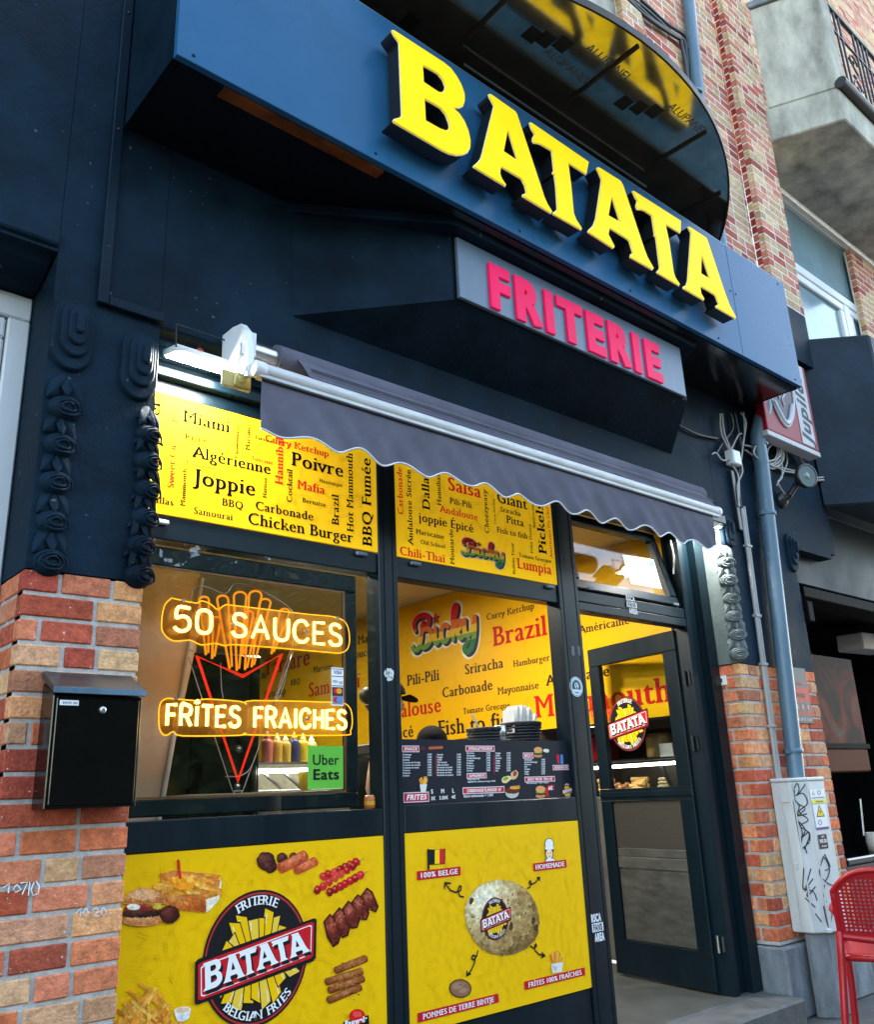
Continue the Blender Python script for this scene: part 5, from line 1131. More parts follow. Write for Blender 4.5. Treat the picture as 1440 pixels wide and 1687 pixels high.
def neon_text(mb, s, P0, P1, h, r, gap=.26):
    w = sum(NF[c][0]+gap for c in s)-gap; sx = (P1.x-P0.x)/w; x = P0.x
    for c in s:
        for pl in NF[c][1]:
            P = [V(x+a*sx, P0.y, P0.z+b*h) for a, b in pl]
            mb.tube(smooth(P) if c in CURVY and len(P) > 3 else P, r, 8)
        x += (NF[c][0]+gap)*sx
def neon_sign(label, s, a, b, hpx, outline, r=.0066):
    root = thing('neon_sign', label, 'neon sign', tuple(at(*zE(a), YN)), 'neon signs in the left window')
    P0, P1 = at(*zE(a), YN), at(*zE(b), YN); z_ = (P0.z+P1.z)/2; h = P0.z and (at(*zE((a[0], a[1]-hpx)), YN).z-P0.z); P0.z = P1.z = z_
    m = MB(); neon_text(m, s, P0, P1, h, r); m.build('tube', M['neon_yellow'], root)
    O = [at(*zE(p), YN+.0085) for p in outline]
    O = smooth(O+[O[0]], 3)[:-1]
    m = MB(); m.prism(O, V(0, .002, 0)); m.build('acrylic_panel', M['acrylic'], root)
    m = MB(); m.tube(O, .0022, 5, closed=True); m.build('panel_edge', M['neon_edge'], root)
    m = MB()
    for t in (.04, .32, .76, .97): 
        c = V(P0.x+(P1.x-P0.x)*t, YN-.003, z_+h*(.5 if .2 < t < .9 else 1.3)); m.tube([c, c+V(0, .011, 0)], .007, 10)
    m.build('fixing', M['metal'], root)
neon_sign('yellow neon sign reading 50 SAUCES, the upper one in the left window', '50 SAUCES', (285, 395), (1188, 464), 128, [(270,213),(400,240),(432,228),(480,245),(520,275),(560,250),(620,255),(1000,300),(1150,315),(1212,350),(1230,420),(1222,482),(1185,508),(1110,505),(640,465),(560,470),(505,457),(430,465),(370,440),(280,443),(225,400),(217,340),(232,255)])
neon_sign('yellow neon sign reading FRITES FRAICHES, the lower one in the left window', 'FRÎTES FRAICHES', (243, 903), (1213, 913), 112, [(250,753),(400,765),(460,757),(640,770),(675,785),(710,765),(1130,775),(1222,792),(1245,860),(1235,930),(1190,952),(700,950),(670,940),(640,952),(330,955),(282,932),(240,953),(207,920),(202,830),(215,772)])
YK = .075
nc = thing('neon_cone', 'unlit neon outline of fries in a red pointed cone behind the neon lettering', 'neon sign', tuple(at(*zE((640, 900)), YK)))
m = MB(); m.tube([at(*zE(p), YK) for p in ((402,522),(655,640),(868,512),(628,1205))], .0034, 6, closed=True); m.tube([at(*zE(p), YK) for p in ((414,532),(655,628),(855,522),(629,1185))], .0028, 6, closed=True); m.build('red_tube', M['neon_red'], nc)
m = MB()
for (bx, by), (tx, ty), w in (((462,520),(446,225),26),((590,595),(546,222),30),((628,605),(640,205),34),((672,600),(722,200),34),((708,585),(775,240),30),((815,515),(880,290),26),((495,540),(515,330),20),((660,520),(690,300),22)):
    L = []; 
    for i in range(4): t = i/4; L.append((bx-6+(tx-w-bx+6)*t, by+(ty-by)*t))
    for i in range(9): t = math.pi-math.pi*i/8; L.append((tx+w*math.cos(t), ty-w*.75*math.sin(t)))
    for i in range(1, 5): t = 1-i/4; L.append((bx+6+(tx+w-bx-6)*t, by-12+(ty-by+12)*t))
    m.tube([at(*zE(p), YK) for p in L], .0048, 6)
m.build('fry_tube', M['neon_dim'], nc)
m = MB(); m.tube(smooth([at(*zE(p), YK+.012) for p in ((362,505),(372,490),(400,505),(400,430),(375,300),(385,170),(450,150),(560,190),(600,145),(650,135),(760,175),(900,260),(935,340),(910,500),(925,505),(905,560),(668,1215),(648,1250),(610,1250),(590,1225),(362,530))], 3), .0022, 5); m.build('panel_edge', M['clear_line'], nc)
m = MB()
for p in ((520,345),(635,1025),(626,1228),(950,388),(870,295)): c = at(*zE(p), YK-.012); m.lathe(c, (0,-1,0), [(0,.006),(.006,.006),(.008,0)], 12); m.lathe(c, (0,-1,0), [(.012,.001),(.014,.001)], 14)
m.build('fixing', M['metal'], nc)
m = MB()
for pl in ([(535,560),(540,700),(548,740),(545,755)],[(910,500),(760,960),(680,1150),(560,1175)],[(930,440),(870,700),(830,780)]): m.tube(smooth([at(*zE(p), YK+.03) for p in pl]), .0022, 5)
m.build('wire', M['cable_grey'], nc)

# ================================================================== stickers
YS = .0025
def sticker(name, label, zz, quad, Y, c, lets=(), extra=None, group=None, cat='sticker', th=.0012):
    P = [at(*zz(p), Y) for p in quad]; x0, x1 = (P[0].x+P[3].x)/2, (P[1].x+P[2].x)/2; z1_, z0_ = (P[0].z+P[1].z)/2, (P[2].z+P[3].z)/2
    m = MB(); 
    if c is not None: m.box(x0, x1, Y-th, Y, z0_, z1_, c)
    def P2(u, v, k=1): return V(x0+(x1-x0)*u, Y-th-.0004*k, z0_+(z1_-z0_)*v)
    for s, u0, u1, v, hh, st, cc in lets:
        a, b = P2(u0, v, 2), P2(u1, v, 2); ls_, nat = text_loops(s, st); kk = (hh*(z1_-z0_)/.70)/((b.x-a.x)/nat); fit_text(m, s, a, b, V(0,0,1), V(0,-1,0), st, cc, 0, k=kk)
    if extra: extra(m, P2)
    o = m.build(name, M['print'], None); tag(o, label, cat, group); return o
GRN = hexc('5fae3e')
sticker('delivery_sticker', 'bright green square sticker in the lower corner of the left window', zE, ((1006,1012),(1196,1008),(1194,1240),(1003,1242)), YS, GRN, (('Uber', .12, .88, .56, .24, 'sans', BLACK), ('Eats', .13, .90, .22, .24, 'bold', BLACK)))
def cards(m, P2):
    for v0, c in ((.765, (.75,.75,.75)), (.51, (.75,.75,.75)), (.26, (.03,.03,.04)), (.03, (.25,.25,.27))):
        m.poly([P2(.03, v0), P2(.97, v0), P2(.97, v0+.22), P2(.03, v0+.22)], c)
    for v in (.95, .755, .505, .25): m.poly([P2(.02, v, 2), P2(.98, v, 2), P2(.98, v+.02, 2), P2(.02, v+.02, 2)], (.05,.05,.07))
    for v, ca, cb in ((.38, (.55,.02,.02), (.75,.30,.02)), (.15, (.45,.02,.03), (.08,.25,.55))):
        for u, cc, k in ((.38, ca, 2), (.62, cb, 3)): m.poly([P2(u+.24*math.cos(t), v+.075*math.sin(t), k) for t in [2*math.pi*i/18 for i in range(18)]], cc)
sticker('card_sticker', 'tall strip of payment card logos on the left window', zE, ((1133,590),(1197,586),(1196,795),(1132,790)), YS, (.78,.78,.78), (('VISA', .15, .85, .83, .09, 'obl', (.04,.05,.25)), ('VISA', .06, .5, .6, .06, 'obl', (.04,.05,.25)), ('V PAY', .58, .95, .56, .08, 'bold', (.04,.05,.25))), cards)
def fans(label, zz, quad, Y):
    def ex(m, P2):
        m.poly([P2(.02, .36), P2(.98, .36), P2(.98, .66), P2(.02, .66)], (.75,.76,.78))
    sticker('fan_sticker', label, zz, quad, Y, None, (('RSCA', .0, .86, .72, .26, 'black', (.75,.76,.78)), ('FANS', .12, .90, .40, .22, 'black', (.02,.03,.06)), ('AREA', .18, 1.0, .03, .27, 'black', (.75,.76,.78))), ex, 'supporter stickers on the frame')
fans('small white supporter sticker on the bar over the door', zD, ((445,240),(515,255),(523,375),(455,360)), -.0062)
fans('small white supporter sticker on the post right of the potato poster', zB, ((1292,720),(1368,712),(1388,892),(1315,902)), -.0122)
def disc_sticker(name, label, c, rx, Y, cols, txt=None):
    m = MB(); C0 = at(*c, Y); r = abs(at(c[0]+rx, c[1], Y).x-C0.x)
    for k, (f, cc) in enumerate(cols): m.poly([V(C0.x+r*f*math.cos(t), Y-.0004*(k+1), C0.z+r*f*math.sin(t)) for t in [2*math.pi*i/32 for i in range(32)]], cc)
    if txt: txt(m, C0, r)
    tag(m.build(name, M['print'], None), label, 'sticker')
def seal(m, C0, r):
    for i in range(14):
        a = math.pi*(1.05-i*.087*1.0); px_, pz_ = C0.x+r*.78*math.cos(a), C0.z+r*.78*math.sin(a); m.poly([V(px_+.004*j, C0.y-.003, pz_+.005*k) for j, k in ((-1,-1),(1,-1),(.4,1),(-.4,1))], (.5,.6,.66))
    m.poly([V(C0.x+x*r, C0.y-.003, C0.z+z*r) for x, z in ((-.85,-.28),(.85,-.28),(.7,-.55),(-.7,-.55))], (.55,.64,.70))
    for s in (-1, 1): m.tube([V(C0.x+s*r*.12, C0.y-.002, C0.z-r*.2), V(C0.x+s*r*.3, C0.y-.002, C0.z+r*.1), V(C0.x+s*r*.12, C0.y-.002, C0.z+r*.42)], .0025, 5, c=(.55,.64,.70))
    put_text(m, 'A', V(C0.x-r*.18, C0.y-.003, C0.z-r*.12), V(1,0,0), V(0,0,1), V(0,-1,0), r*.72, 'bold', (.55,.64,.7))
disc_sticker('round_sticker', 'round pale blue seal sticker on the post beside the door', (949.5, 1131), 10.5, -.0121, ((1,(.55,.64,.70)),(.92,(.03,.07,.10)),(.88,(.55,.64,.7)),(.66,(.03,.07,.1))), seal)
m = MB(); C0 = at(641, 1110, -.0122); rs = random.Random(5)
m.poly([V(C0.x+.026*(1+rs.uniform(-.2,.2))*math.cos(t), -.0126, C0.z+.028*(1+rs.uniform(-.2,.2))*math.sin(t)) for t in [2*math.pi*i/22 for i in range(22)]], (.55,.62,.62))
for i in range(14): x, z = C0.x+rs.uniform(-.017,.017), C0.z+rs.uniform(-.018,.018); m.poly([V(x+.005*math.cos(t), -.0129-.0001*i, z+.004*math.sin(t)) for t in [2*math.pi*k/7 for k in range(7)]], rs.choice(((.08,.2,.12),(.05,.08,.2),(.4,.35,.2),(.7,.72,.7))))
tag(m.build('torn_sticker', M['print'], None), 'small torn sticker on the post between the two windows', 'sticker')
m = MB(); 
for dx in (0, .034): 
    C0 = at(944+dx*300, 1072, -.0122); m.poly([V(C0.x-.012, -.0126, C0.z-.024), V(C0.x+.012, -.0126, C0.z-.026), V(C0.x+.013, -.0126, C0.z+.026), V(C0.x-.011, -.0126, C0.z+.024)], (.10,.12,.14))
tag(m.build('peeled_sticker', M['print'], None), 'faded grey residue of two peeled stickers above the round seal', 'sticker')
# shop logo on the glass of the door
m = MB(); s0 = .36
PD = CAM; dray = _ray(1034, 1192); tt = (DO+dn*.001-CAM).dot(dn)/dray.dot(dn); cD = CAM+dray*tt
logo(m, cD, -dd, V(0,0,1), dn, .80, .001, .0005, False); tag(m.build('door_logo', M['print'], None), 'black oval logo with red banner on the glass door', 'decal')
# leaflet taped inside the hopper window
m = MB(); 
def hp(px, py):
    o = V(0, .012, hz0)+ln*.017; d = _ray(px, py); t = (o-CAM).dot(ln)/d.dot(ln); return CAM+d*t
Q = [hp(*z6(p)) for p in ((195,1240),(350,1265),(392,1410),(240,1385))]
m.poly(Q, (.78,.79,.78)); Q2 = lambda u, v, k=1: Q[0].lerp(Q[1], u).lerp(Q[3].lerp(Q[2], u), v)-ln*.0005*k
for u0, u1 in ((.03, .44), (.50, .97)): m.poly([Q2(u0,.08), Q2(u1,.08), Q2(u1,.26), Q2(u0,.26)], (.05,.35,.45))
for i in range(9): v = .34+i*.065; m.poly([Q2(.06,v), Q2(.9 if i % 3 else .6,v), Q2(.9 if i % 3 else .6,v+.022), Q2(.06,v+.022)], (.5,.5,.5))
tag(m.build('notice_sheet', M['print'], None), 'white printed notice taped inside the tilted window over the door', 'notice')
# ================================================================== inside the shop
XW = 5.2
m = MB(); m.box(XW, 5.2045, .306, 7.19, 1.758, 3.027, (.80,.44,.004)); wp = m.build('wall_poster', M['print'], None); tag(wp, 'long yellow wall covering of sauce names inside the shop', 'wall covering')
f = MB()
for _ in range(520):
    L = random.uniform(.05, .13); a = random.uniform(0, math.pi); w = .007; cy, cz = random.uniform(.45, 5.5), random.uniform(1.85, 2.95)
    for s in (-1, 1):
        o = (cy-math.sin(a)*w*s, cz+math.cos(a)*w*s); t = .0011
        f.poly([V(XW-.0006, o[0]+math.cos(a)*L*k-math.sin(a)*t*j, o[1]+math.sin(a)*L*k+math.cos(a)*t*j) for k, j in ((-.5,-1),(.5,-1),(.5,1),(-.5,1))], (.64,.36,.004))
f.build('fry_pattern', M['print'], wp)
m = MB(); NX_ = V(-1, 0, 0); XT = XW-.0015
def wwords(items, zz):
    for s, a, b, c in items:
        P0, P1 = atx(*zz(a), XT), atx(*zz(b), XT); zav = (P0.z+P1.z)/2; P0.z = P1.z = zav
        fit_text(m, s, P0, P1, V(0,0,1), NX_, 'serif', c, 0)
BR_ = (.022, .014, .012)
wwords([('Curry Ketchup',(690,400),(1010,340),BR_),('Brazil',(735,580),(1100,505),RED),('Sriracha',(548,768),(805,720),BR_),('Hamburger',(868,715),(1112,678),BR_),('Pili-Pili',(165,840),(380,805),BR_),('Carbonade',(398,920),(735,868),BR_),('Mayonnaise',(765,900),(1040,860),BR_),('Andalouse',(-30,1075),(395,1012),RED),('Tomate Grecque',(535,1030),(848,987),BR_),('Fish to fish',(372,1187),(900,1098),BR_),('Épicé',(40,1200),(210,1176),BR_)], zC)
P0a, P1a = zC((1090, 838)), zD((345, 780)); ident = lambda p: p
wwords([('Américaine', P0a, P1a, BR_), ('Mammouth', zC((1015, 1055)), (1110, 1155), RED), ('Américaine Du Chef', (955, 1043), (1112, 1013), BR_), ('Pickels', (1034.5, 1088), (1137, 1068), BR_)], ident)
wwords([('Tartare',(770,622),(1020,582),RED),('Martino',(1035,615),(1140,595),BR_),('BBQ',(912,685),(965,675),BR_),('Samouraï',(1010,745),(1290,695),RED),('Ketchup',(770,752),(888,730),BR_),('Miami',(690,660),(782,645),BR_),('Marocaine',(1275,455),(1480,420),BR_),('Douce',(1230,545),(1345,520),BR_),('Salsa',(1345,605),(1480,575),BR_),('Chef',(1297,775),(1400,755),BR_)], zE)
Ya, Yb = atx(*zC((200, 620)), XT).y, atx(*zC((632, 430)), XT).y; Zt, Zb = atx(*zC((505, 300)), XT).z, atx(*zC((545, 632)), XT).z
sL = (Ya-Yb)/2.46; vk = (Zt-Zb)/1.46/sL; rainbow_logo(m, V(XT, Ya, Zb+.42*sL*vk), V(0,-1,0), V(0,0,vk), NX_, sL, .0)
m.build('lettering', M['print'], wp)
# ceiling lamps (lit)
emat('lamp_glow', (1, .93, .80), 46)
def lamp(x, y, r, label):
    L = thing('ceiling_lamp', label, 'ceiling lamp', (x, y, 3.03), 'round ceiling lamps in the shop')
    mm = MB(); mm.lathe((x, y, 3.028), (0,0,-1), [(r+.03,0),(r+.03,.03),(r,.034)], 20); mm.build('ring', M['pvc_white'], L)
    mm = MB(); mm.poly([(x+r*math.cos(t), y+r*math.sin(t), 2.998) for t in [2*math.pi*i/20 for i in range(20)]]); mm.build('diffuser', M['lamp_glow'], L)
lamp(3.95, 1.0, .12, 'lit round ceiling lamp above the open door'); lamp(3.15, 1.5, .12, 'lit round ceiling lamp behind the serving hatch'); lamp(1.9, 1.7, .12, 'lit round ceiling lamp behind the neon window'); lamp(3.3, 4.2, .12, 'lit round ceiling lamp at the back of the shop')
# leaning pale panel and dark fridge at the left
pl0, pl1, pl2 = at(335, 930, .30), at(332, 1045, .30), at(262, 1320, .30)
m = MB(); m.prism([V(1.245,.33,1.18), V(pl2.x,.33,1.18), V(pl1.x,.33,pl1.z), V(pl0.x,.33,2.30), V(1.245,.33,2.30)], (0,.04,0)); pm('pale_board', (.62,.52,.38), .55, var=.2, vscale=3, streak=4)
lp = m.build('board', M['pale_board'], None); tag(lp, 'pale board lit orange behind the left edge of the neon window', 'board')
m = MB(); e0, e1 = V(pl2.x,.32,1.18), V(pl1.x,.32,pl1.z+.25); m.tube([e0, e1], .012, 4); m.build('edge_strip', M['pvc_white'], lp)
fx0, fx1 = at(300, 1200, 1.3).x, at(429, 1200, 1.3).x; ft = at(400, 1078, 1.3).z
fg = thing('fridge', 'tall black fridge seen behind the neon fries', 'fridge', ((fx0+fx1)/2, 1.6, .15))
m = MB(); m.box(fx0-.1, fx1, 1.3, 2.0, .152, ft); m.build('cabinet', M['black_gloss'], fg, bevel=.01)
m = MB(); m.box(fx0+.05, fx1-.08, 1.292, 1.2995, .4, ft-.12); m.build('door', M['black_void'], fg, bevel=.006); m = MB(); m.tube([(fx1-.05,1.27,.8),(fx1-.05,1.27,1.5)], .012, 6); m.build('handle', M['dark_metal'], fg)
# reflection in the door glass, built as a lit counter in an added recess
XD = 5.46
tA, tB = atx(976, 1266, XD), atx(1114, 1255, XD); zt0 = (tA.z+tB.z)/2; zsh = atx(1050, 1310, XD+.12).z
dc = thing('reflected_counter', 'lit glass display counter standing in for a reflection low in the door glass', 'counter', (5.7, .95, .15))
m = MB(); m.box(5.42, 6.015, .345, 1.49, .153, zsh); pm('steel_dark', (.22,.22,.21), .35, metal=.6, var=.2); m.build('base', M['steel_dark'], dc, bevel=.008)
m = MB(); m.box(5.43, 6.01, .35, 1.49, zt0+.03, zt0+.045); m.build('top_shelf', M['dark_metal'], dc)
emat('tube_glow', (1, .96, .84), 2.2); m = MB(); m.tube([(XD, .40, zt0), (XD, 1.46, zt0)], .011, 8); m.build('reflected_tube_light', M['tube_glow'], dc)
m = MB()
for y in (.62, 1.12): m.obox((XD-.01, y, zsh+.02), (.02,0,0), (0,.02,0), (.03,.10,zt0-zsh-.03))
m.build('bracket', M['dark_metal'], dc)  # brackets of the counter that stands in for the reflection
m = MB(); m.box(XD-.035, XD-.030, .35, 1.49, zsh+.002, zt0+.028); m.build('reflected_front_glass', M['pane'], dc)
rs = random.Random(21)
def food(label, px, X, kind):
    q = atx(px, 1306, X); x, y, z = X, q.y, zsh+.001; mm = MB()
    if kind == 0:
        for k in range(5): mm.lathe((x, y, z+.024*k), (0,0,1), [(0,0),(.055-.005*k,0),(.060-.005*k,.010),(.045-.004*k,.02),(0,.02)], 14, c=(.70,.55,.30))
    elif kind == 1:
        mm.box(x-.06, x+.06, y-.07, y+.07, z, z+.02, (.5,.5,.48))
        for k in range(18): mm.ball((x+rs.uniform(-.05,.05), y+rs.uniform(-.06,.06), z+.03+rs.uniform(0,.05)), .026, .02, .018, 8, 5, rs.choice(((.45,.18,.06),(.6,.3,.1),(.35,.12,.05))))
    else:
        for k in range(7): mm.tube([(x+rs.uniform(-.04,.04), y-.07, z+.016+.016*k), (x+rs.uniform(-.04,.04), y+.07, z+.018+.016*k)], .016, 7, c=rs.choice(((.62,.36,.10),(.5,.24,.08),(.7,.42,.14))))
    o = mm.build('reflected_food_pile', M['matte_col'], None); tag(o, label, 'food', 'food in the reflected counter')
food('pile of golden rolls in the lit counter, leftmost in the door glass reflection', 1000, XD+.12, 2); food('tray of small fried snacks in the lit counter, a reflection in the door glass', 1030, XD+.12, 1); food('tall pile of brown rolls in the middle of the reflected lit counter', 1054, XD+.12, 2); food('stack of flat round breads at the right end of the lit counter', 1096, XD+.10, 0)
def onshelf(px0, px1, py0, X): a, b = atx(px0, 1250, X), atx(px1, 1250, X); return b.y, a.y, zt0+.046, atx((px0+px1)/2, py0, X).z
pm('red_glass', (.34,.008,.012), .15, spec=.7)
y0, y1, za, zb2 = onshelf(974, 1007, 1211, XD+.1); m = MB(); m.box(XD+.04, XD+.2, y0, y1, za, zb2); tag(m.build('reflected_red_box', M['red_glass'], None, bevel=.01), 'dark red box standing on the lit counter, a reflection in the door glass', 'box')
y0, y1, za, zb2 = onshelf(1068, 1106, 1207, XD+.12); r_ = (y1-y0)/2; m = MB(); m.lathe((XD+.14, (y0+y1)/2, za), (0,0,1), [(0,0),(r_*.95,0),(r_,.02),(r_*.97,zb2-za-.03),(r_*.8,zb2-za),(0,zb2-za)], 20, c=(.42,.27,.10)); tag(m.build('reflected_snack_tub', M['gloss_col'], None), 'round brown tub on the reflected counter behind the door logo', 'tub')
y0, y1, za, zb2 = onshelf(1090, 1112, 1224, XD-.0); m = MB(); m.box(XD-.01, XD-.005, y0, y1, za, zb2, (.70,.70,.66)); tag(m.build('reflected_price_card', M['matte_col'], None), 'white card standing at the right end of the reflected lit counter', 'card')
# low counter with bottles and a lit case behind the neon window
YW = 1.55; wA, wB = at(424, 1277, YW), at(512, 1262, YW); zw = (wA.z+wB.z)/2; cxa, cxb = wA.x, at(590, 1260, YW).x; zlow = at(470, 1300, YW).z
wc = thing('bottle_counter', 'steel counter with a glowing strip light behind the neon window', 'counter', ((cxa+cxb)/2, YW, .15))
m = MB(); m.box(cxa, cxb, YW-.01, YW+.5, .153, zlow); m.build('base', M['steel_dark'], wc, bevel=.006)
m = MB(); m.box(cxa, cxb, YW-.01, YW+.4, zw+.035, zw+.05); m.build('top_shelf', M['metal'], wc)
m = MB(); m.box(cxa, cxb, YW+.3, YW+.31, zlow+.001, zw+.034); pm('cream_back', (.62,.56,.40), .5, var=.3, vscale=12); m.build('back_panel', M['cream_back'], wc)
m = MB(); m.tube([(cxa+.01, YW, zw), (cxb-.01, YW, zw)], .013, 8); m.build('strip_light', M['tube_glow'], wc)
m = MB(); 
for x in (cxa+.2, cxa+.34): m.obox((x, YW+.06, zlow), (.02,0,0), (0,.02,0), (-.14,0,zw-zlow))
m.build('bracket', M['metal'], wc)
def bottle(x, y, z, c, capc, label, h=.20, r=.033):
    B = thing('sauce_bottle', label, 'bottle', (x, y, z), 'squeeze bottles on the counter')
    mm = MB(); mm.lathe((x, y, z), (0,0,1), [(0,0),(r*.95,0),(r,.008),(r,h*.70),(r*.85,h*.80),(r*.5,h*.86),(0,h*.86)], 14, c=c); mm.build('body', M['gloss_col'], B)
    mm = MB(); mm.lathe((x, y, z+h*.861), (0,0,1), [(r*.55,0),(r*.55,.012),(r*.28,.02),(r*.14,h*.26),(0,h*.26)], 12, c=capc); mm.build('cap', M['gloss_col'], B)
hb_ = at(470, 1205, YW+.1).z-(zw+.0505)
for i, (px, c, cc, nm) in enumerate(((440,(.42,.12,.09),(.7,.1,.08),'pinkish red'),(456,(.50,.28,.02),(.75,.65,.3),'mustard yellow'),(470,(.48,.33,.05),(.75,.7,.4),'pale yellow'),(484,(.03,.03,.12),(.6,.45,.05),'dark blue'),(499,(.55,.40,.03),(.7,.6,.2),'bright yellow'),(513,(.6,.5,.22),(.7,.7,.65),'cream coloured'))):
    q_ = at(px, 1250, YW+.1); bottle(q_.x, YW+.1, zw+.0505, c, cc, nm+' squeeze bottle on the counter behind the neon sign', hb_*.9*(1-.05*(i % 3)), .034)
def yellow_cup(px, py, Y, label):
    q_ = at(px, py, Y); m = MB(); m.lathe(q_, (0,0,1), [(0,0),(.028,0),(.036,.09),(.03,.09),(.026,.01),(0,.01)], 14, c=(.72,.50,.03)); tag(m.build('paper_cup', M['gloss_col'], None), label, 'cup')
yellow_cup(504, 1303, .55, 'small yellow cup beside the green sticker')
m = MB(); m.box(2.42-.75, 2.44, .30, .62, at(504,1303,.55).z-.03, at(504,1303,.55).z-.001); tag(m.build('window_shelf', M['steel_dark'], None, bevel=.005), 'narrow steel shelf inside the left window', 'shelf')
# orange drink can on the ledge
q_ = at(611, 1326, .028); q_.x = min(q_.x, 2.392); q_ = V(2.375, .028, 1.2625); m = MB(); m.lathe(q_, (0,0,1), [(0,0),(.020,0),(.023,.004),(.023,.046),(.019,.053),(0,.053)], 16, c=(.55,.14,.02)); m.lathe(q_+V(0,0,.0535), (0,0,1), [(.019,0),(.018,.002),(0,.001)], 16, c=(.6,.6,.58)); m.lathe(q_+V(0,0,.016), (0,0,1), [(.0234,0),(.0234,.016)], 16, c=(.72,.35,.03))
tag(m.build('drink_can', M['gloss_col'], None), 'small orange can on the ledge at the corner of the left window', 'can')
# baskets with cutlery and napkins on the hatch counter
hs = MB(); hs.box(2.54, 3.67, .10, .52, 1.50, 1.548); tag(hs.build('hatch_counter', M['steel_dark'], None, bevel=.006), 'steel counter top behind the menu board', 'counter')
pm('wicker', rough=.55, attr=True, var=.3, vscale=30)
def basket(label, px0, px1, ptop, Y=.25):
    a, b = at(px0, ptop, Y), at(px1, ptop, Y); cx, w = (a.x+b.x)/2, (b.x-a.x)/2; zt = a.z; z0 = 1.549
    B = thing('basket', label, 'basket', (cx, Y, z0), 'black woven baskets in the hatch'); mm = MB(); n = 20; rows = max(4, int((zt-z0)/.014)); 
    mm.lathe((cx, Y, z0), (0,0,1), [(0,.002),(w*.82,.002),(w*.95,zt-z0)], 24, c=(.012,.012,.013))
    for r_ in range(rows):
        zc = z0+(zt-z0)*(r_+.5)/rows; rr = w*(.86+.12*(r_+.5)/rows)
        mm.tube([(cx+(rr+.004*(1 if (k+r_) % 2 else -1))*math.cos(2*math.pi*k/28), Y+(rr+.004*(1 if (k+r_) % 2 else -1))*math.sin(2*math.pi*k/28), zc) for k in range(28)], (zt-z0)/rows*.45, 5, closed=True, c=(.02,.02,.022))
    mm.build('weave', M['wicker'], B); mm = MB(); mm.tube([(cx+w*math.cos(2*math.pi*k/24), Y+w*math.sin(2*math.pi*k/24), zt) for k in range(24)], .008, 6, closed=True, c=(.02,.02,.022)); mm.build('rim', M['wicker'], B); return cx, w, zt
b1 = basket('shorter black woven basket with one pale stick in it', 777, 817, 1201); b2 = basket('black woven basket holding white paper napkins', 834, 880, 1192)
m = MB()
for i in range(16):
    x = b2[0]-b2[1]*.75+b2[1]*1.5*i/15; h = .095*(.55+.45*math.sin(math.pi*(i+3)/18))+rs.uniform(-.006,.006); s = rs.uniform(-.1, .1)
    m.obox((x-.02, .25-.045+rs.uniform(-.004,.004), b2[2]-.05), (.004,.0,0), (0,.09,0), (.02+s*.1, 0, .05+h), (.72,.71,.68))
tag(m.build('napkins', M['matte_col'], None), 'sheaf of white paper napkins standing in the taller basket', 'napkins')
m = MB(); a, b = at(790, 1203, .25), at(776, 1176, .25); m.obox(a, (.016,0,0), (0,.004,0), b-a, (.55,.52,.45)); tag(m.build('wooden_fork', M['matte_col'], None, bevel=.002), 'pale wooden stick standing in the shorter basket', 'stick')
q_ = at(825, 1222, .2); m = MB(); m.lathe((q_.x, .2, 1.549), (0,0,1), [(0,0),(.033,0),(.034,.09),(.030,.092),(0,.092)], 16); tag(m.build('steel_shaker', M['metal'], None), 'shiny steel shaker between the two baskets', 'shaker')
# red LED sign, a reflection in the door glass built as a solid sign
ld = thing('reflected_led_sign', 'small red LED sign on a cord, standing in for its reflection in the door glass', 'LED sign', tuple(atx(989, 1172, 5.17)))
emat('reflected_led_red', (1, .02, .03), .4); XL = 5.17; c = atx(989, 1172, XL); m = MB()
wl_ = abs(atx(973,1172,XL).y-atx(1006,1172,XL).y); ls_, nat = text_loops('OPEN', 'light')
put_text(m, 'OPEN', c+V(0, wl_/2, -.035), V(0,-1,0), V(0,0,1), V(-1,0,0), wl_/nat, 'sans'); m.build('letters', M['reflected_led_red'], ld)
m = MB(); m.box(XL+.003, XL+.008, c.y-wl_*.6, c.y+wl_*.6, c.z-.07, c.z+.085); m.build('backing', M['acrylic'], ld); m = MB(); m.tube(smooth([c+V(0,.05,-.07), c+V(-.01,-.02,-.15), c+V(0,-.1,-.10)]), .003, 5); m.build('cord', M['cable_grey'], ld)  # backing and cord of the reflected LED sign

# ------------------------------------------------------------------ people behind the hatch
pm('skin', (.50, .29, .20), .5, var=.08, vscale=9); pm('hair', (.035, .022, .016), .5, var=.3, vscale=30, streak=.3); pm('black_cloth', (.004, .004, .0045), .85, spec=.08, var=.3, vscale=14, bump=.2, bscale=30)
def skin_mesh(name, verts, edges, radii, mat, parent, root=0, sub=2):
    me = bpy.data.meshes.new(name); me.from_pydata(verts, edges, []); o = bpy.data.objects.new(name, me); col.objects.link(o)
    md = o.modifiers.new('s', 'SKIN'); sv = me.skin_vertices[0].data
    for i, r in enumerate(radii): sv[i].radius = (r, r) if not isinstance(r, tuple) else r; sv[i].use_root = (i == root)
    s2 = o.modifiers.new('u', 'SUBSURF'); s2.levels = sub; s2.render_levels = sub
    dg = bpy.context.evaluated_depsgraph_get(); dg.update(); nm = bpy.data.meshes.new_from_object(o.evaluated_get(dg)); bpy.data.objects.remove(o)
    for p in nm.polygons: p.use_smooth = True
    nm.materials.clear(); nm.materials.append(mat)
    return nm
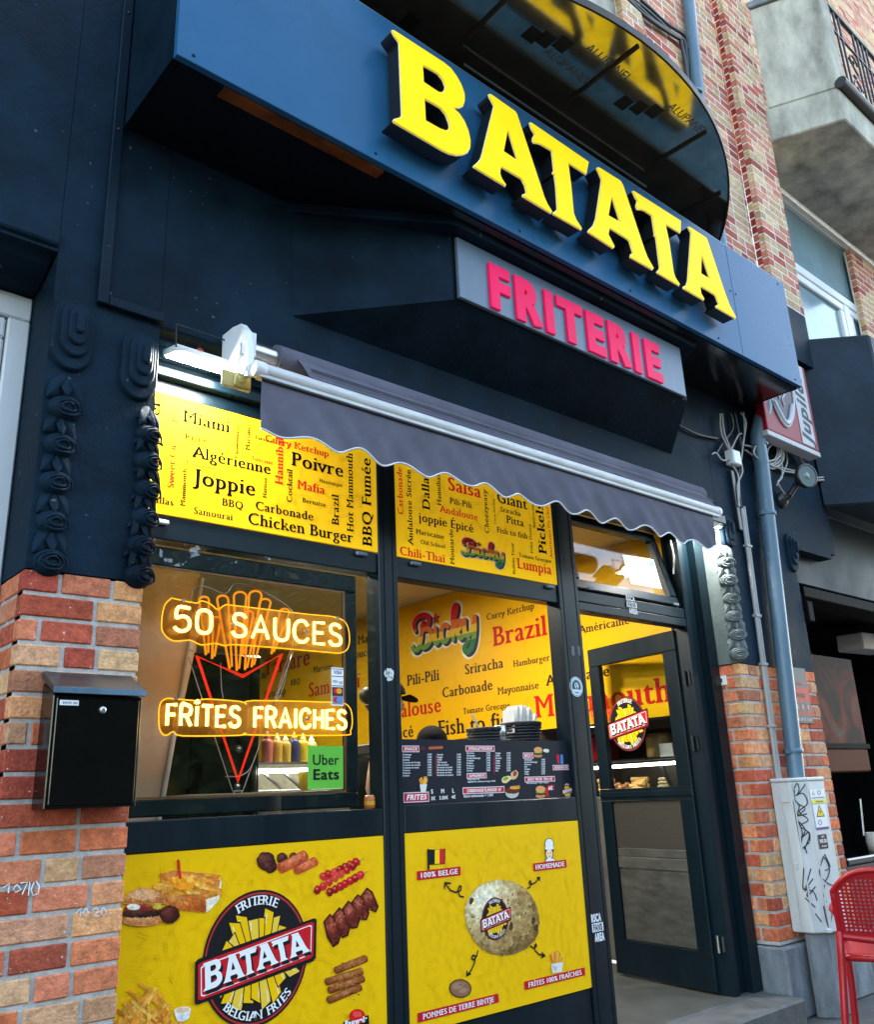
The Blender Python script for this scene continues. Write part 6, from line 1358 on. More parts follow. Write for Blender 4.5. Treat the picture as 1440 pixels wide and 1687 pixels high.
def person(label, head, face, floor, lean=0.0, bun=True):
    """standing figure: head centre, facing direction (xy), floor height; lean moves the shoulders forward"""
    F = V(face[0], face[1], 0).normalized(); S = V(-F.y, F.x, 0); H = Vector(head); up = V(0,0,1)
    root = thing('person', label, 'person', (H.x, H.y, floor)); o = Vector(root.location)
    hip = V(H.x, H.y, floor)+up*.92-F*(.06+lean); che = hip+up*.34+F*lean*.5; nk = H-up*.13-F*.03
    vv = [hip, hip+up*.16+F*lean*.2, che, nk-up*.05, nk, H-up*.055+F*.012, H+up*.025-F*.01, H+up*.065-F*.015]; ee = [(i, i+1) for i in range(7)]; rr = [.145, .13, .15, .075, .054, .066, .080, .062]
    def add(p, par, r): vv.append(p); ee.append((par, len(vv)-1)); rr.append(r); return len(vv)-1
    add(H+F*.098-up*.012, 5, .012)
    for s in (-1, 1):
        sh = add(che+up*.12+S*s*.16, 2, .062); el = add(che-up*.14+S*s*.22-F*.02, sh, .045); wr = add(che-up*.22+S*s*.16+F*.21, el, .030); pm_ = add(che-up*.22+S*s*.15+F*.28, wr, .030)
        for k in range(4): a_ = add(che-up*(.225+.005*k)+S*s*(.12+.018*k)+F*.325, pm_, .011); add(che-up*(.245+.004*k)+S*s*(.12+.018*k)+F*.37, a_, .009)
        add(che-up*.215+S*s*.10+F*.30, pm_, .012)
        th = add(hip-up*.10+S*s*.10, 0, .095); kn = add(hip-up*.46+S*s*.10+F*.02, th, .062); an = add(hip-up*.84+S*s*.10, kn, .043); add(hip-up*.885+S*s*.10+F*.14, an, .034)
    body = skin_mesh('body', [p-o for p in vv], ee, rr, M['skin'], root); bo = bpy.data.objects.new('body', body); col.objects.link(bo); bo.parent = root; bo['_o'] = tuple(o)
    tv = [hip-up*.02, hip+up*.16+F*lean*.2, che, che+up*.10, che+up*.12+S*.165, che-up*.03+S*.20, che+up*.12-S*.165, che-up*.03-S*.20]
    t = skin_mesh('shirt', [p-o for p in tv], [(0,1),(1,2),(2,3),(2,4),(4,5),(2,6),(6,7)], [.165,.15,.168,.10,.078,.066,.078,.066], M['black_cloth'], root); to = bpy.data.objects.new('shirt', t); col.objects.link(to); to.parent = root
    lv = [hip+up*.02]; le = []; lr = [.16]
    for s in (-1, 1):
        i0 = len(lv); lv += [hip-up*.10+S*s*.10, hip-up*.46+S*s*.10+F*.02, hip-up*.82+S*s*.10]; le += [(0, i0), (i0, i0+1), (i0+1, i0+2)]; lr += [.108, .076, .06]
    t = skin_mesh('trousers', [p-o for p in lv], le, lr, M['black_cloth'], root); to = bpy.data.objects.new('trousers', t); col.objects.link(to); to.parent = root
    rot = Matrix((F, S, up)).transposed(); mm = MB()
    mm.ball(H+up*.025-F*.022, .098, .084, .098, 16, 10, rot=rot)
    if bun: mm.ball(H-F*.135+up*.03, .048, .046, .05, 12, 8); mm.tube([H-F*.09+up*.02, H-F*.13+up*.03], .03, 8)
    for k in range(8): mm.tube(smooth([H-F*(.10+.004*k)+S*(.012*(k-3.5))-up*.02, H-F*(.085)+S*(.013*(k-3.5))-up*.075]), .007, 5)
    mm.build('hair', M['hair'], root)
    mm = MB(); c = H+up*.040-F*.010; vs_ = []; fs = []; n = 20
    for j in range(7):
        th = (math.pi/2)*j/6
        for i in range(n): ph = 2*math.pi*i/n; vs_.append(c+rot @ V(.112*math.sin(th)*math.cos(ph), .095*math.sin(th)*math.sin(ph), .092*math.cos(th)))
    for j in range(6):
        for i in range(n): fs.append((j*n+i, (j+1)*n+i, (j+1)*n+(i+1) % n, j*n+(i+1) % n))
    mm.add(vs_, fs, None, True); br = []
    for i in range(13): a = -math.pi/2+math.pi*i/12; br.append((.088*math.sin(a), .085+.085*math.cos(a)))
    top = [c+F*(.02+y)+S*x-up*(.010+.35*max(0, y-.085)) for x, y in br]; mm.prism(top, V(0,0,-.006)); mm.build('cap', M['black_cloth'], root)
    mm = MB()
    for s in (-1, 1): mm.ball(H+F*.074+S*s*.031+up*.012, .012, .012, .010, 8, 6); 
    mm.build('eyes', M['black_void'], root); mm = MB(); mm.tube([H+F*.079-S*.022-up*.052, H+F*.086-up*.050, H+F*.079+S*.022-up*.052], .0055, 6); mm.build('mouth', pm('lip', (.35,.12,.10), .5), root)
    return root
hA = at(645, 1152, .95); person('person in a black cap and black shirt with tied hair standing inside behind the post', (hA.x-.02, .95, hA.z-.01), (.96, -.25), .152, .05)
hB = at(712, 1222, 1.0); person('person in a black cap bending behind the menu board, only the cap showing', (hB.x, 1.0, hB.z-.035), (.7, .7), hB.z-1.60, .20, False)

# ================================================================== right-hand side: pipes, cables, boxes, signs
YPI = -.235
dp = thing('downpipe', 'blue grey painted downpipe running down beside the door pier', 'downpipe', (5.64, YPI, 0))
tp = [at(1243, 690, YPI), at(1312, 1290, YPI)]
xt, xb_ = tp[0].x, tp[1].x
m = MB(); pth = smooth([V(xt+.06, YPI+.02, 4.50), V(xt+.09, YPI-.02, 4.15), V(xt+.09, YPI-.05, 3.98), V(xt+.03, YPI-.03, 3.84), V(xt, YPI, 3.70), V(xt-.006, YPI, 3.5)], 5)
m.tube(pth, .056, 14); m.tube([V(xt-.006, YPI, 3.5), V(xb_, YPI, 1.2), V(xb_-.02, YPI, .02)], .053, 16); m.tube([at(1131, -40, YPI), at(1153, 190, YPI), V(at(1153,190,YPI).x-.02, YPI, 4.5)], .053, 16)
m.build('pipe', M['pipe_paint'], dp)
m = MB()
for z in (at(1248, 842, YPI).z, at(1308, 1237, YPI).z, at(1146, 155, YPI).z, 3.66):
    x = xt+(xb_-xt)*(3.5-z)/2.3 if z < 4 else at(1146, 155, YPI).x; m.lathe((x, YPI, z-.016), (0,0,1), [(.053,0),(.060,.002),(.060,.03),(.053,.032)], 16); m.box(x-.085, x-.055, YPI-.012, YPI+.012, z-.014, z+.014); m.box(x-.012, x+.012, YPI+.05, YP-.001, z-.01, z+.01)
m.build('bracket', M['pipe_paint'], dp)
cd = thing('conduit', 'pair of thin grey conduits clipped along the brick pier', 'conduit', (5.35, -.19, 1.3))
c0_, c1_ = at(1222, 838, -.19), at(1281, 1283, -.19)
pm('conduit_paint', (.30, .29, .28), .4, var=.2, vscale=10, streak=5); m = MB()
m.tube([c0_, c1_], .0125, 8); m.tube([c0_+V(.032,0,.02), c1_+V(.032,0,0)], .012, 8); m.build('tube', M['conduit_paint'], cd)
m = MB()
for t in (.15, .42, .6, .82): p = c0_.lerp(c1_, t); m.box(p.x-.018, p.x+.052, -.206, YP-.001, p.z-.010, p.z+.010)
m.build('clip', M['conduit_paint'], cd, bevel=.003)
m = MB(); a, b = at(1207, 775, -.2), at(1210, 985, -.2); m.box(a.x-.02, a.x+.02, -.20, YP-.001, 2.95, a.z); tag(m.build('cable_duct', M['dark_metal'], None, bevel=.004), 'black cable duct below the white junction box', 'cable duct')
jb = thing('junction_box', 'small white junction box with cables above the awning end', 'junction box', tuple(at(1209, 755, -.21)))
c = at(1209, 755, -.21); m = MB(); m.box(c.x-.052, c.x+.052, -.235, YP-.001, c.z-.055, c.z+.055); m.build('box', M['pvc_white'], jb, bevel=.006); m = MB(); m.box(c.x-.046, c.x+.046, -.239, -.2355, c.z-.049, c.z+.049); m.build('lid', M['pvc_white'], jb, bevel=.003)
def cable(name, label, paths, r, mat, Y, ident_=z6):
    m = MB()
    for pl in paths: m.tube(smooth([at(*ident_(p[:2]), Y-(p[2] if len(p) > 2 else 0)) for p in pl], 4), r, 6)
    return tag(m.build(name, mat, None), label, 'cables')
cable('cable_bundle', 'tangle of thin cables rising from the junction box to the sign', [[(680,545),(685,640),(725,725)],[(795,540),(800,640),(790,720),(780,800)],[(780,540),(808,590),(790,700)],[(735,720),(770,650),(785,645)],[(725,770),(690,775),(660,740),(640,745)],[(775,760),(790,830),(765,900),(775,1005)],[(740,800),(770,860),(770,1000)],[(690,545),(700,640),(735,730)],[(800,700),(850,720),(880,790)]], .0065, M['cable_grey'], -.205)
cable('cable_bundle', 'thick black cable bundle behind the white junction box', [[(750,540),(770,640),(785,740),(770,860),(780,1005)],[(730,545),(740,620),(690,690),(660,740)],[(445,585),(560,645),(665,668)]], .010, M['cable_black'], -.19)
rs = random.Random(9); coil = []
for k in range(9):
    cx, cz = 935+rs.uniform(-22, 22), 735+rs.uniform(-20, 20); rx, rz = rs.uniform(40, 72), rs.uniform(45, 85); ph = rs.uniform(0, 6)
    coil.append([(cx+rx*math.cos(ph+t), cz+rz*math.sin(ph+t)*.95, .01+.004*k) for t in [.52*i for i in range(13)]])
coil += [[(805,725),(870,770),(940,800),(1075,835)],[(870,790),(960,810),(1000,830),(1080,840)],[(985,790),(985,860),(965,890),(1020,970)],[(1000,720),(1010,790),(960,900)]]
cable('cable_coil', 'tangled coil of grey cable hanging beside the downpipe', coil, .007, M['cable_grey'], -.20)
cable('wall_cables', 'cables clipped along the dark wall to the right of the spotlight', [[(1150,862),(1280,855),(1440,838),(1600,815)],[(1150,875),(1280,868),(1440,852),(1600,830)],[(1070,750),(1100,810)]], .009, M['cable_grey'], -.20)
cable('wall_cables', 'black bundle of cables crossing the upper brick wall to the pipe', [[(60,-120),(250,0),(380,110),(440,170),(500,205),(515,300),(520,420),(530,520)],[(40,-110),(240,10),(350,105),(470,185),(490,230),(510,330),(525,470)],[(80,-130),(270,-10),(410,115),(505,180),(520,250)],[(180,-40),(300,75),(420,160),(480,195)]], .016, M['cable_black'], -.21, zoomed(960, 0, 1/3))
cable('wall_cables', 'thin pale wires hanging on the brick wall left of the upper pipe', [[(285,60),(330,230),(350,280),(380,360)],[(520,300),(515,430),(530,520)],[(560,100),(575,250),(560,290)]], .005, M['cable_grey'], -.19, zoomed(960, 0, 1/3))
# spotlight
c = at(1327, 785, -.36); sp = thing('spotlight', 'round dark spotlight on a short arm beside the beer sign', 'spotlight', tuple(c)); ax = V(-.35,-.9,-.1).normalized()
m = MB(); m.lathe(c, ax, [(0,-.07),(.05,-.065),(.085,-.02),(.094,.0),(.094,.022),(.084,.026)], 22); m.build('housing', M['dark_metal'], sp)
pm('lens_glass', (.16,.20,.21), .12, spec=.8); m = MB(); m.lathe(c, ax, [(.084,.018),(0,.018)], 22); m.lathe(c+ax*.019, ax, [(.026,0),(.024,.003),(0,.004)], 14); m.build('lens', M['lens_glass'], sp)
m = MB(); m.tube([c-ax*.05, c+V(-.06,.12,-.13)], .022, 8); m.lathe(V(c.x-.07, YP-.003, c.z-.15), (0,-1,0), [(.06,0),(.06,.02),(.03,.05),(0,.05)], 16); m.tube([c+V(-.06,.12,-.13), V(c.x-.07, YP-.03, c.z-.15)], .025, 8); m.build('mount', M['dark_metal'], sp)
# beer sign
YBr = -.33
bx0, bx1 = at(1262, 690, YBr).x, at(1349, 735, YBr).x; bz0 = at(1300, 722, YBr).z; bz1 = at(1334, 612, YBr).z
bs = thing('beer_sign', 'red light box sign with a bull emblem and a white name strip', 'sign', ((bx0+bx1)/2, YBr, bz0))
pm('sign_red', (.26, .006, .014), .35, var=.12, vscale=3, spec=.12); pm('sign_white', (.42,.43,.45), .4, var=.1, spec=.2)
m = MB(); m.box(bx0, bx1, YBr, YBr+.07, bz0-.002, bz1); m.build('case', M['sign_red'], bs, bevel=.012, seg=2)
m = MB(); m.box(bx0-.004, bx1+.006, YBr+.0, YBr+.10, bz0-.045, bz0-.003); m.build('bottom_tray', M['sign_white'], bs, bevel=.004)
m = MB(); m.tube([(bx0+.25, YBr+.07, bz0+.3), (bx0+.25, YP-.001, bz0+.3)], .02, 6); m.tube([(bx1-.2, YBr+.07, bz0+.3), (bx1-.2, YP-.001, bz0+.3)], .02, 6); m.build('wall_fixing', M['dark_metal'], bs)
xs0 = bx0+(bx1-bx0)*.66; xs1 = bx0+(bx1-bx0)*.93
m = MB(); m.box(xs0, xs1, YBr-.004, YBr-.0005, bz0+.012, bz1-.012); st_ = m.build('name_strip', M['sign_white'], bs)
m = MB(); hgt = (bz1-bz0)*.84; lsn, nat = text_loops('Jupiler', 'obl', .01); szj = hgt/nat
put_text(m, 'Jupiler', V(xs1-(xs1-xs0)*.24, YBr-.005, bz0+.04), V(0,0,1), V(-1,0,0), V(0,-1,0), szj, 'obl', (.015,.015,.018), 0, 0, .01); m.build('lettering', M['print'], st_)
m = MB(); ew, eh = xs0-bx0, bz1-bz0
def E_(u, v, k=0): return V(bx0+ew*u, YBr-.002-.0015*k, bz0+eh*v)
SIL = (.55,.57,.60); GR = (.09,.06,.07)
m.poly([E_(u, v) for u, v in ((.10,.95),(.94,.95),(.96,.62),(.90,.40),(.76,.22),(.56,.12),(.36,.22),(.20,.45),(.12,.70))], GR)
for pl in ([(.10,.95),(.12,.70),(.20,.45),(.36,.22),(.56,.12),(.76,.22),(.90,.40),(.96,.62),(.94,.95)],[(.20,.93),(.24,.76),(.30,.60),(.26,.52),(.34,.50),(.36,.60)],[(.40,.93),(.42,.78),(.52,.72),(.62,.78),(.66,.93)],[(.70,.62),(.66,.50),(.58,.44),(.60,.36)],[(.74,.80),(.78,.66),(.72,.56)],[(.48,.62),(.52,.56),(.46,.50),(.50,.42)]):
    m.tube(smooth([E_(u, v, 1.5) for u, v in pl], 4), .007 if len(pl) < 9 else .010, 5, c=SIL)
m.tube(smooth([E_(u, v, 1.5) for u, v in ((.28,.36),(.46,.20),(.56,.16),(.70,.22),(.86,.42))], 4), .022, 6, c=SIL)
m.build('bull_emblem', M['print'], bs)
# alarm plate
YA = YP-.006
def zz_(p): return zF(p)
al = thing('alarm_plate', 'grey and red alarm plate on the brick beside the downpipe', 'sign', tuple(at(1319, 1145, YA)))
A0, A1, A2, A3 = at(*zF((580,842)), YA), at(*zF((700,845)), YA), at(*zF((752,1222)), YA), at(*zF((632,1232)), YA)
ax0, ax1, az1, az0 = (A0.x+A3.x)/2, (A1.x+A2.x)/2, (A0.z+A1.z)/2, (A2.z+A3.z)/2
m = MB(); m.box(ax0, ax1, YA-.004, YP-.0005, az0, az1, (.07,.08,.09))
def ap(u, v, k=1): return V(ax0+(ax1-ax0)*u, YA-.0042-.0006*k, az0+(az1-az0)*v)
m.poly([ap(0,.145), ap(1,.145), ap(1,.64), ap(0,.64)], (.42,.008,.02))
for k in range(3): m.poly([ap(.08+.31*k,.20,2), ap(.33+.31*k,.20,2), ap(.33+.31*k,.39,2), ap(.08+.31*k,.39,2)], (.09,.09,.10)); m.poly([ap(.17+.31*k,.25,3), ap(.25+.31*k,.25,3), ap(.25+.31*k,.33,3), ap(.17+.31*k,.33,3)], (.3,.3,.3))
for s, u0, u1, v, st, c, h in (('alarme', .12, .9, .69, 'black', (.45,.01,.03), .06), ('alarm', .12, .74, .46, 'black', (.06,.01,.015), .10), ('ALERTE  0-24', .12, .92, .04, 'sans', (.5,.5,.52), .05)):
    a, b = ap(u0, v, 3), ap(u1, v, 3); lsn, nat = text_loops(s, st); fit_text(m, s, a, b, V(0,0,1), V(0,-1,0), st, c, 0, k=(h*(az1-az0)/.7)/((b.x-a.x)/nat))
m.build('plate', M['print'], al)
m = MB(); c = at(1190, 1121, -.02); c = atx(1189.5, 1121, 5.176); m.box(5.172, 5.178, c.y-.035, c.y+.035, c.z-.03, c.z+.03, (.62,.66,.66)); m.box(5.1705, 5.1715, c.y-.006, c.y+.006, c.z-.012, c.z+.014, (.02,.02,.02)); tag(m.build('keyhole_plate', M['print'], None, bevel=.003), 'small white keyhole plate on the brick reveal beside the door', 'plate')
# utility cabinet
uc = thing('utility_cabinet', 'light grey street cabinet on a stone pedestal, covered with stickers and graffiti', 'utility cabinet', (5.5, -.27, 0))
pm('cabinet_grey', (.50, .53, .53), .5, var=.16, vscale=7, bump=.05, bscale=60, streak=4)
cz0, cz1 = .45, 1.298; CP = [(5.335, YP-.004), (5.335, -.298), (5.412, -.376), (5.625, -.376), (5.70, -.298), (5.70, YP-.004)]
m = MB(); m.prism([(x, y, cz0) for x, y in CP], (0, 0, cz1-cz0)); m.build('body', M['cabinet_grey'], uc, bevel=.006)
m = MB(); cc_ = (5.52, -.27); m.prism([((x-cc_[0])*1.04+cc_[0], (y-cc_[1])*1.05+cc_[1] if y < -.2 else y, cz1+.001) for x, y in CP], (0, 0, .022)); m.build('lid', M['cabinet_grey'], uc, bevel=.006)
m = MB()
for s, t in ((.12, .16), (.93, .97)):
    p = V(5.335, -.298, 0).lerp(V(5.412, -.376, 0), s); m.tube([V(p.x-.003, p.y-.003, cz0+.01), V(p.x-.003, p.y-.003, cz1-.01)], .005, 6)
m.tube([V(5.33, -.24, cz0+.02), V(5.33, -.24, cz1-.02)], .003, 5); m.build('door_seam', M['cabinet_grey'], uc)
m = MB(); m.box(5.329, 5.334, -.285, -.215, cz1-.12, cz1-.03); m.box(5.326, 5.334, -.275, -.255, .80, .835); m.box(5.375, 5.40, -.39, -.36, .455, .475); m.build('latch', M['cabinet_grey'], uc, bevel=.006)
m = MB(); m.prism([(x, y, .0) for x, y in ((5.36,YP-.06),(5.36,-.275),(5.42,-.345),(5.60,-.345),(5.65,-.29),(5.65,YP-.06))], (0, 0, cz0-.002)); m.build('pedestal', M['bluestone'], uc, bevel=.008)
def cp(px, py):     # a photo pixel on the cabinet's front or its bevelled side
    q = at(px, py, -.3775)
    if q.x >= 5.412: return V(q.x, -.3785, q.z), V(0,-1,0)
    d = _ray(px, py); n_ = V(-.7117, -.7025, 0); o = V(5.335, -.298, 0); t = (o-CAM).dot(n_)/d.dot(n_); return CAM+d*t+n_*.002, n_
m = MB()
for pl in ([(1045,115),(1060,90),(1070,120),(1060,150),(1090,110),(1098,95)],[(1045,120),(1048,170),(1070,200),(1060,260),(1085,330),(1080,410),(1120,380)],[(1050,150),(1090,140),(1110,190),(1070,230),(1115,270),(1075,300),(1120,340),(1095,415)],[(1060,190),(1100,215),(1062,250),(1108,240)],[(1070,280),(1100,320),(1080,360),(1118,330),(1122,375)],[(1045,125),(1042,180),(1058,290),(1078,395)],[(1100,410),(1108,436)],
 [(1092,505),(1088,610),(1105,600)],[(1128,510),(1105,600),(1138,560)],[(1098,625),(1118,600),(1108,650),(1150,600)],[(1095,612),(1140,625),(1158,668)],[(1098,655),(1150,702)],[(1150,732),(1180,775)],
 [(1190,450),(1175,500),(1172,540),(1200,570),(1220,520),(1205,470),(1190,455)],[(1195,440),(1222,500),(1200,520)],[(1180,560),(1215,585),(1248,600),(1240,630),(1222,625)],[(1195,590),(1190,640),(1205,675)],[(1190,695),(1215,800),(1235,720),(1240,670),(1265,690),(1250,735),(1232,715)]):
    m.tube(smooth([cp(*z8(p))[0] for p in pl], 4), .0034, 5)
m.build('graffiti', M['cable_black'], uc)
def cstick(quad, c, lets=(), extra=None, nm='sticker'):
    P = [cp(*z8(p))[0] for p in quad]; m = MB(); x0, x1 = (P[0].x+P[3].x)/2, (P[1].x+P[2].x)/2; zt_, zb_2 = (P[0].z+P[1].z)/2, (P[2].z+P[3].z)/2; Y = -.3790
    def q(u, v, k=0): return V(x0+(x1-x0)*u, Y-.0005*k, zb_2+(zt_-zb_2)*v)
    m.poly([q(0,0), q(1,0), q(1,1), q(0,1)], c)
    if extra: extra(m, q)
    for s, u0, u1, v, h, st, cc in lets: a, b = q(u0, v, 3), q(u1, v, 3); lsn, nat = text_loops(s, st); fit_text(m, s, a, b, V(0,0,1), V(0,-1,0), st, cc, 0, k=(h*(zt_-zb_2)/.7)/((b.x-a.x)/nat))
    m.build(nm, M['print'], uc)
WH = (.70,.71,.70)
def ex1(m, q):
    m.poly([q(.02,.02,1), q(.98,.02,1), q(.98,.26,1), q(.02,.26,1)], (.62,.60,.03)); m.poly([q(.12,.62,1), q(.32,.62,1), q(.22,.92,1)], (.1,.1,.1)); m.poly([q(.16,.66,2), q(.28,.66,2), q(.22,.84,2)], WH)
    m.tube([q(.62+.1*math.cos(t), .78+.14*math.sin(t), 1) for t in [2*math.pi*i/14 for i in range(14)]], .002, 5, closed=True, c=(.08,.08,.25))
cstick(((1122,122),(1195,118),(1198,188),(1128,190)), WH, (('DANGER  HAUTE TENSION', .06, .94, .36, .10, 'bold', (.05,.05,.05)), ('Defense', .3, .8, .08, .12, 'bold', (.1,.1,.05))), ex1)
def ex2(m, q):
    m.poly([q(.16,.50,1), q(.84,.50,1), q(.50,1.0,1)], (.03,.03,.03)); m.poly([q(.24,.54,2), q(.76,.54,2), q(.50,.93,2)], (.66,.52,.02)); m.poly([q(.46,.58,3), q(.60,.72,3), q(.50,.70,3), q(.54,.86,3), q(.42,.70,3), q(.52,.72,3)], (.03,.03,.03))
    m.poly([q(0,.0,1), q(1,0,1), q(1,.09,1), q(0,.09,1)], (.06,.05,.22)); m.tube([q(.36+.12*math.cos(t), .28+.10*math.sin(t), 1) for t in [2*math.pi*i/14 for i in range(14)]], .002, 5, closed=True, c=(.08,.08,.25))
m2 = MB(); P = [cp(*z8(p))[0]+V(0,-.0002,0) for p in ((1165,195),(1208,318),(1143,316))]
cstick(((1143,195),(1206,192),(1208,318),(1143,318)), WH, (), ex2)
cstick(((1163,338),(1208,345),(1212,418),(1167,408)), (.015,.015,.018), (('VIVE ON', .08, .92, .42, .24, 'black', WH), ('ART', .35, .7, .78, .12, 'bold', WH), ('Bruxelles', .25, .8, .14, .12, 'bold', WH)))
# things in the dark opening on the right
PA = [at(1345, 1098, .25), at(1440, 1075, .25), at(1440, 1225, .25), at(1352, 1225, .25)]
ax0, ax1 = 6.22, 7.75; az0_, az1_ = PA[2].z, (PA[0].z+PA[1].z)/2
pa = thing('painting', 'dark abstract painting in red and orange inside the right-hand opening', 'painting', ((ax0+ax1)/2, .25, az0_))
pt = pm('abstract_paint', (.2,.06,.03), .6, spec=.1); nt = pt.node_tree; b_ = nt.nodes['Principled BSDF']; tc = nt.nodes.new('ShaderNodeTexCoord'); nz = nt.nodes.new('ShaderNodeTexNoise'); nz.inputs['Scale'].default_value = 1.7; nz.inputs['Detail'].default_value = 7; nz.inputs['Distortion'].default_value = 1.6
cr = nt.nodes.new('ShaderNodeValToRGB'); nt.links.new(tc.outputs['Object'], nz.inputs[0]); nt.links.new(nz.outputs[0], cr.inputs[0]); nt.links.new(cr.outputs[0], b_.inputs[0])
els = cr.color_ramp.elements; els[0].position = .36; els[0].color = (.012,.008,.008,1); els[1].position = .70; els[1].color = (.16,.075,.035,1)
for p_, c_ in ((.44,(.012,.005,.005,1)),(.50,(.10,.006,.005,1)),(.56,(.11,.03,.01,1)),(.62,(.07,.045,.04,1))): e = els.new(p_); e.color = c_
m = MB(); m.box(ax0, ax1, .25, .28, az0_, az1_); m.build('canvas', pt, pa)
m = MB(); m.box(ax0-.004, ax1+.03, .235, .249, az0_-.04, az0_-.002); m.build('frame', M['black_void'], pa)
oz0, oz1 = at(1400, 1272, .25).z, at(1400, 1232, .25).z
m = MB(); m.box(6.30, 7.75, .245, .27, oz0, oz1); pm('orange_panel', (.085,.014,.003), .6, var=.1, spec=.1); tag(m.build('orange_panel', M['orange_panel'], None, bevel=.02), 'dull orange panel under the abstract painting', 'panel')
c = at(1425, 1052, .35); m = MB(); m.obox((c.x+.06, .4, c.z-.08), (.7,0,.02), (0,.25,0), (.02,0,.16)); tag(m.build('wall_cabinet', M['sign_white'], None, bevel=.01), 'pale cabinet above the painting in the dark opening', 'cabinet')
tp_ = at(1418, 1316, .05); m = MB(); a, b = at(1417, 1316, .05), at(1423, 1376, .05); m.tube([a, b], .008, 6); tag(m.build('door_handle_bar', M['metal'], None), 'thin bright metal bar in the dark opening', 'bar')
q_ = at(1437, 1380, -.06); m = MB(); m.lathe((q_.x+.03, -.06, .792), (0,0,1), [(0,0),(.05,0),(.06,.06),(.055,.13),(.05,.13),(.05,.01),(0,.01)], 16, c=(.55,.48,.40)); tag(m.build('cup', M['gloss_col'], None), 'beige cup on the black counter at the right edge', 'cup')
# red plastic armchair with a perforated back
ch = thing('armchair', 'red plastic armchair with a perforated back beside the cabinet', 'chair', (4.72, -.98, 0))
pm('red_plastic_shell', (.34, .004, .010), .36, var=.06, vscale=5, bump=.04, bscale=90)
D1 = V(.36, -.93, 0).normalized(); D2 = V(-D1.y, D1.x, 0)       # along the back, and forward (seat direction)
C0 = atz(1384, 1574, .46)+D1*.02; CHO = V(C0.x, C0.y, 0)
def cq_(s, f, z): return CHO+D1*s+D2*f+V(0, 0, z)
BW = .50
# perforated back: curved sheet with square holes
m = MB(); NU, NV = 47, 35
def bp_(u, v):      # u across, v up
    s = BW*u; w = math.sin(math.pi*u); z = .555+.315*v; f = -.055-.075*v+.05*(1-w)*(.6) 
    return cq_(s, f, z)
def inside_back(u, v): return v <= 1-.34*(abs(u-.5)*2)**3.2*1.0
th_ = D2*.012
for j in range(NV):
    for i in range(NU):
        u0, u1, v0, v1 = i/NU, (i+1)/NU, j/NV, (j+1)/NV
        if not inside_back((u0+u1)/2, v1): continue
        hole = i % 2 == 1 and j % 2 == 1 and 2 < i < NU-3 and 2 < j < NV-3 and inside_back((u0+u1)/2, min(1, v1+.10))
        if hole: continue
        P = [bp_(u0,v0), bp_(u1,v0), bp_(u1,v1), bp_(u0,v1)]; m.add(P+[p+th_ for p in P], [(0,1,2,3),(7,6,5,4),(0,4,5,1),(1,5,6,2),(2,6,7,3),(3,7,4,0)])
m.build('backrest', M['red_plastic_shell'], ch)
edge = [bp_(0, 0)]+[bp_(0, v/10*.64) for v in range(1, 11)]+[bp_(u/20, 1-.34*(abs(u/20-.5)*2)**3.2) for u in range(0, 21)]+[bp_(1, .64*(1-v/10)) for v in range(11)]
m = MB(); m.tube([p+th_*.5 for p in edge], .014, 8); m.tube(smooth([bp_(0,0)+th_*.5, bp_(.5,-.05)+th_*.5, bp_(1,0)+th_*.5]), .019, 8); m.build('back_rim', M['red_plastic_shell'], ch)
m = MB()
sc = [cq_(.01,.0,.452), cq_(BW-.01,.0,.452), cq_(BW+.01,.46,.462), cq_(-.01,.46,.462)]; m.prism(sc, (0,0,.022)); m.tube([cq_(0,-.01,.455), cq_(BW,-.01,.455)], .018, 8); m.tube([cq_(0,0,.455), cq_(-.01,.46,.46), cq_(BW+.01,.46,.46), cq_(BW,0,.455)], .016, 8); m.build('seat', M['red_plastic_shell'], ch, bevel=.004)
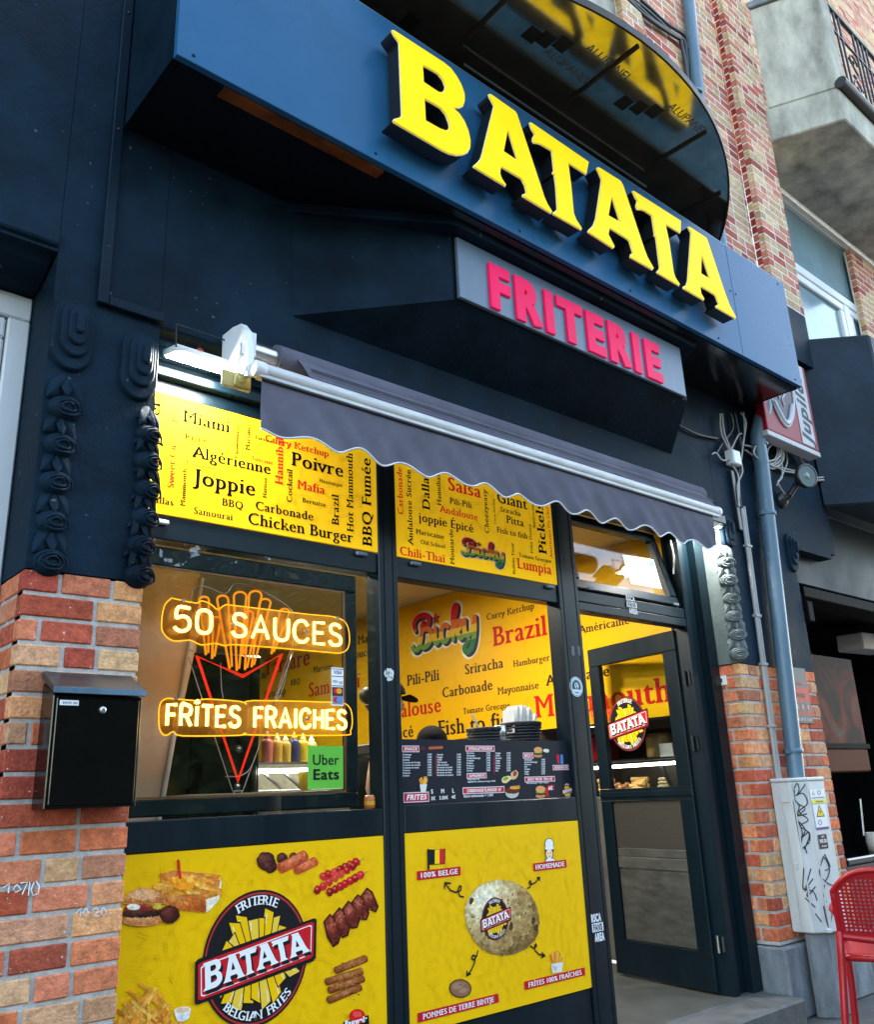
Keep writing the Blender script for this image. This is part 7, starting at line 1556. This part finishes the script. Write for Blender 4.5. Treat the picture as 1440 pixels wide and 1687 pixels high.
for s in (0, 1):
    x = 0 if s == 0 else BW; sg = -1 if s == 0 else 1
    m = MB(); m.tube(smooth([bp_(s, .05)+th_*.5, cq_(x+sg*.005, -.045, .50), cq_(x+sg*.015, -.05, .40), cq_(x+sg*.035, -.075, .2), cq_(x+sg*.05, -.095, .005)], 4), [.020]*9+[.019]*4+[.015]*4, 8); m.build('leg', M['red_plastic_shell'], ch)
    m = MB(); m.tube(smooth([cq_(x+sg*.03, .40, .66), cq_(x+sg*.03, .44, .55), cq_(x+sg*.03, .47, .3), cq_(x+sg*.05, .49, .005)], 4), .019, 8); m.build('leg', M['red_plastic_shell'], ch)
    m = MB(); m.tube(smooth([bp_(s, .35)+th_*.5, cq_(x+sg*.03, .12, .665), cq_(x+sg*.03, .40, .665)], 4), .020, 8); m.build('armrest', M['red_plastic_shell'], ch)
# ================================================================== trees across the street: seen only as reflections in the glass
rs = random.Random(4); m = MB(); tk = MB()
for cx, cy, h in ((-2.5,-15,9.0),(4.5,-16,10.5),(10.5,-14.5,9.5),(17,-16,10)):
    tk.tube([(cx,cy,-.1),(cx+.1,cy,3),(cx,cy+.1,h*.6)], [.22,.17,.10], 8)
    for c in range(40):
        a, e, r = rs.uniform(0, 6.28), rs.uniform(-.9, 1.2), rs.uniform(.6, 3.0); q0 = V(cx+r*math.cos(a)*math.cos(e), cy+r*math.sin(a)*math.cos(e), h*.62+r*math.sin(e)*1.15); tk.tube([(cx,cy,h*.45), q0], [.05,.015], 5)
        for k in range(90):
            p = q0+V(rs.gauss(0,.42), rs.gauss(0,.42), rs.gauss(0,.38)); u = V(rs.gauss(0,1), rs.gauss(0,1), rs.gauss(0,1)).normalized(); w = u.orthogonal().normalized(); s = rs.uniform(.09, .19); m.poly([p-u*s, p+w*s*.5, p+u*s, p-w*s*.5])
for k in range(8500):
    p = V(rs.uniform(-14, 34), -18.5+rs.gauss(0,.5), rs.uniform(-.1, 8.0)); u = V(rs.gauss(0,1), rs.gauss(0,1), rs.gauss(0,1)).normalized(); w = u.orthogonal().normalized(); s = rs.uniform(.28, .55); m.poly([p-u*s, p+w*s*.6, p+u*s, p-w*s*.6])
pm('foliage', (.05,.09,.025), .6, var=.4, vscale=2); pm('bark', (.10,.075,.05), .9, var=.3)
m.box(-16, 38, -20.2, -19.4, -.1, 7.6)
tr = m.build('street_trees', M['foliage'], None, recalc=False); tag(tr, 'row of leafy trees across the street reflected in the window glass', 'trees', None, 'stuff'); tk.build('trunks', M['bark'], tr); 
bpy.data.objects.remove(_to)
for o in list(bpy.data.objects):
    if '_o' in o: del o['_o']
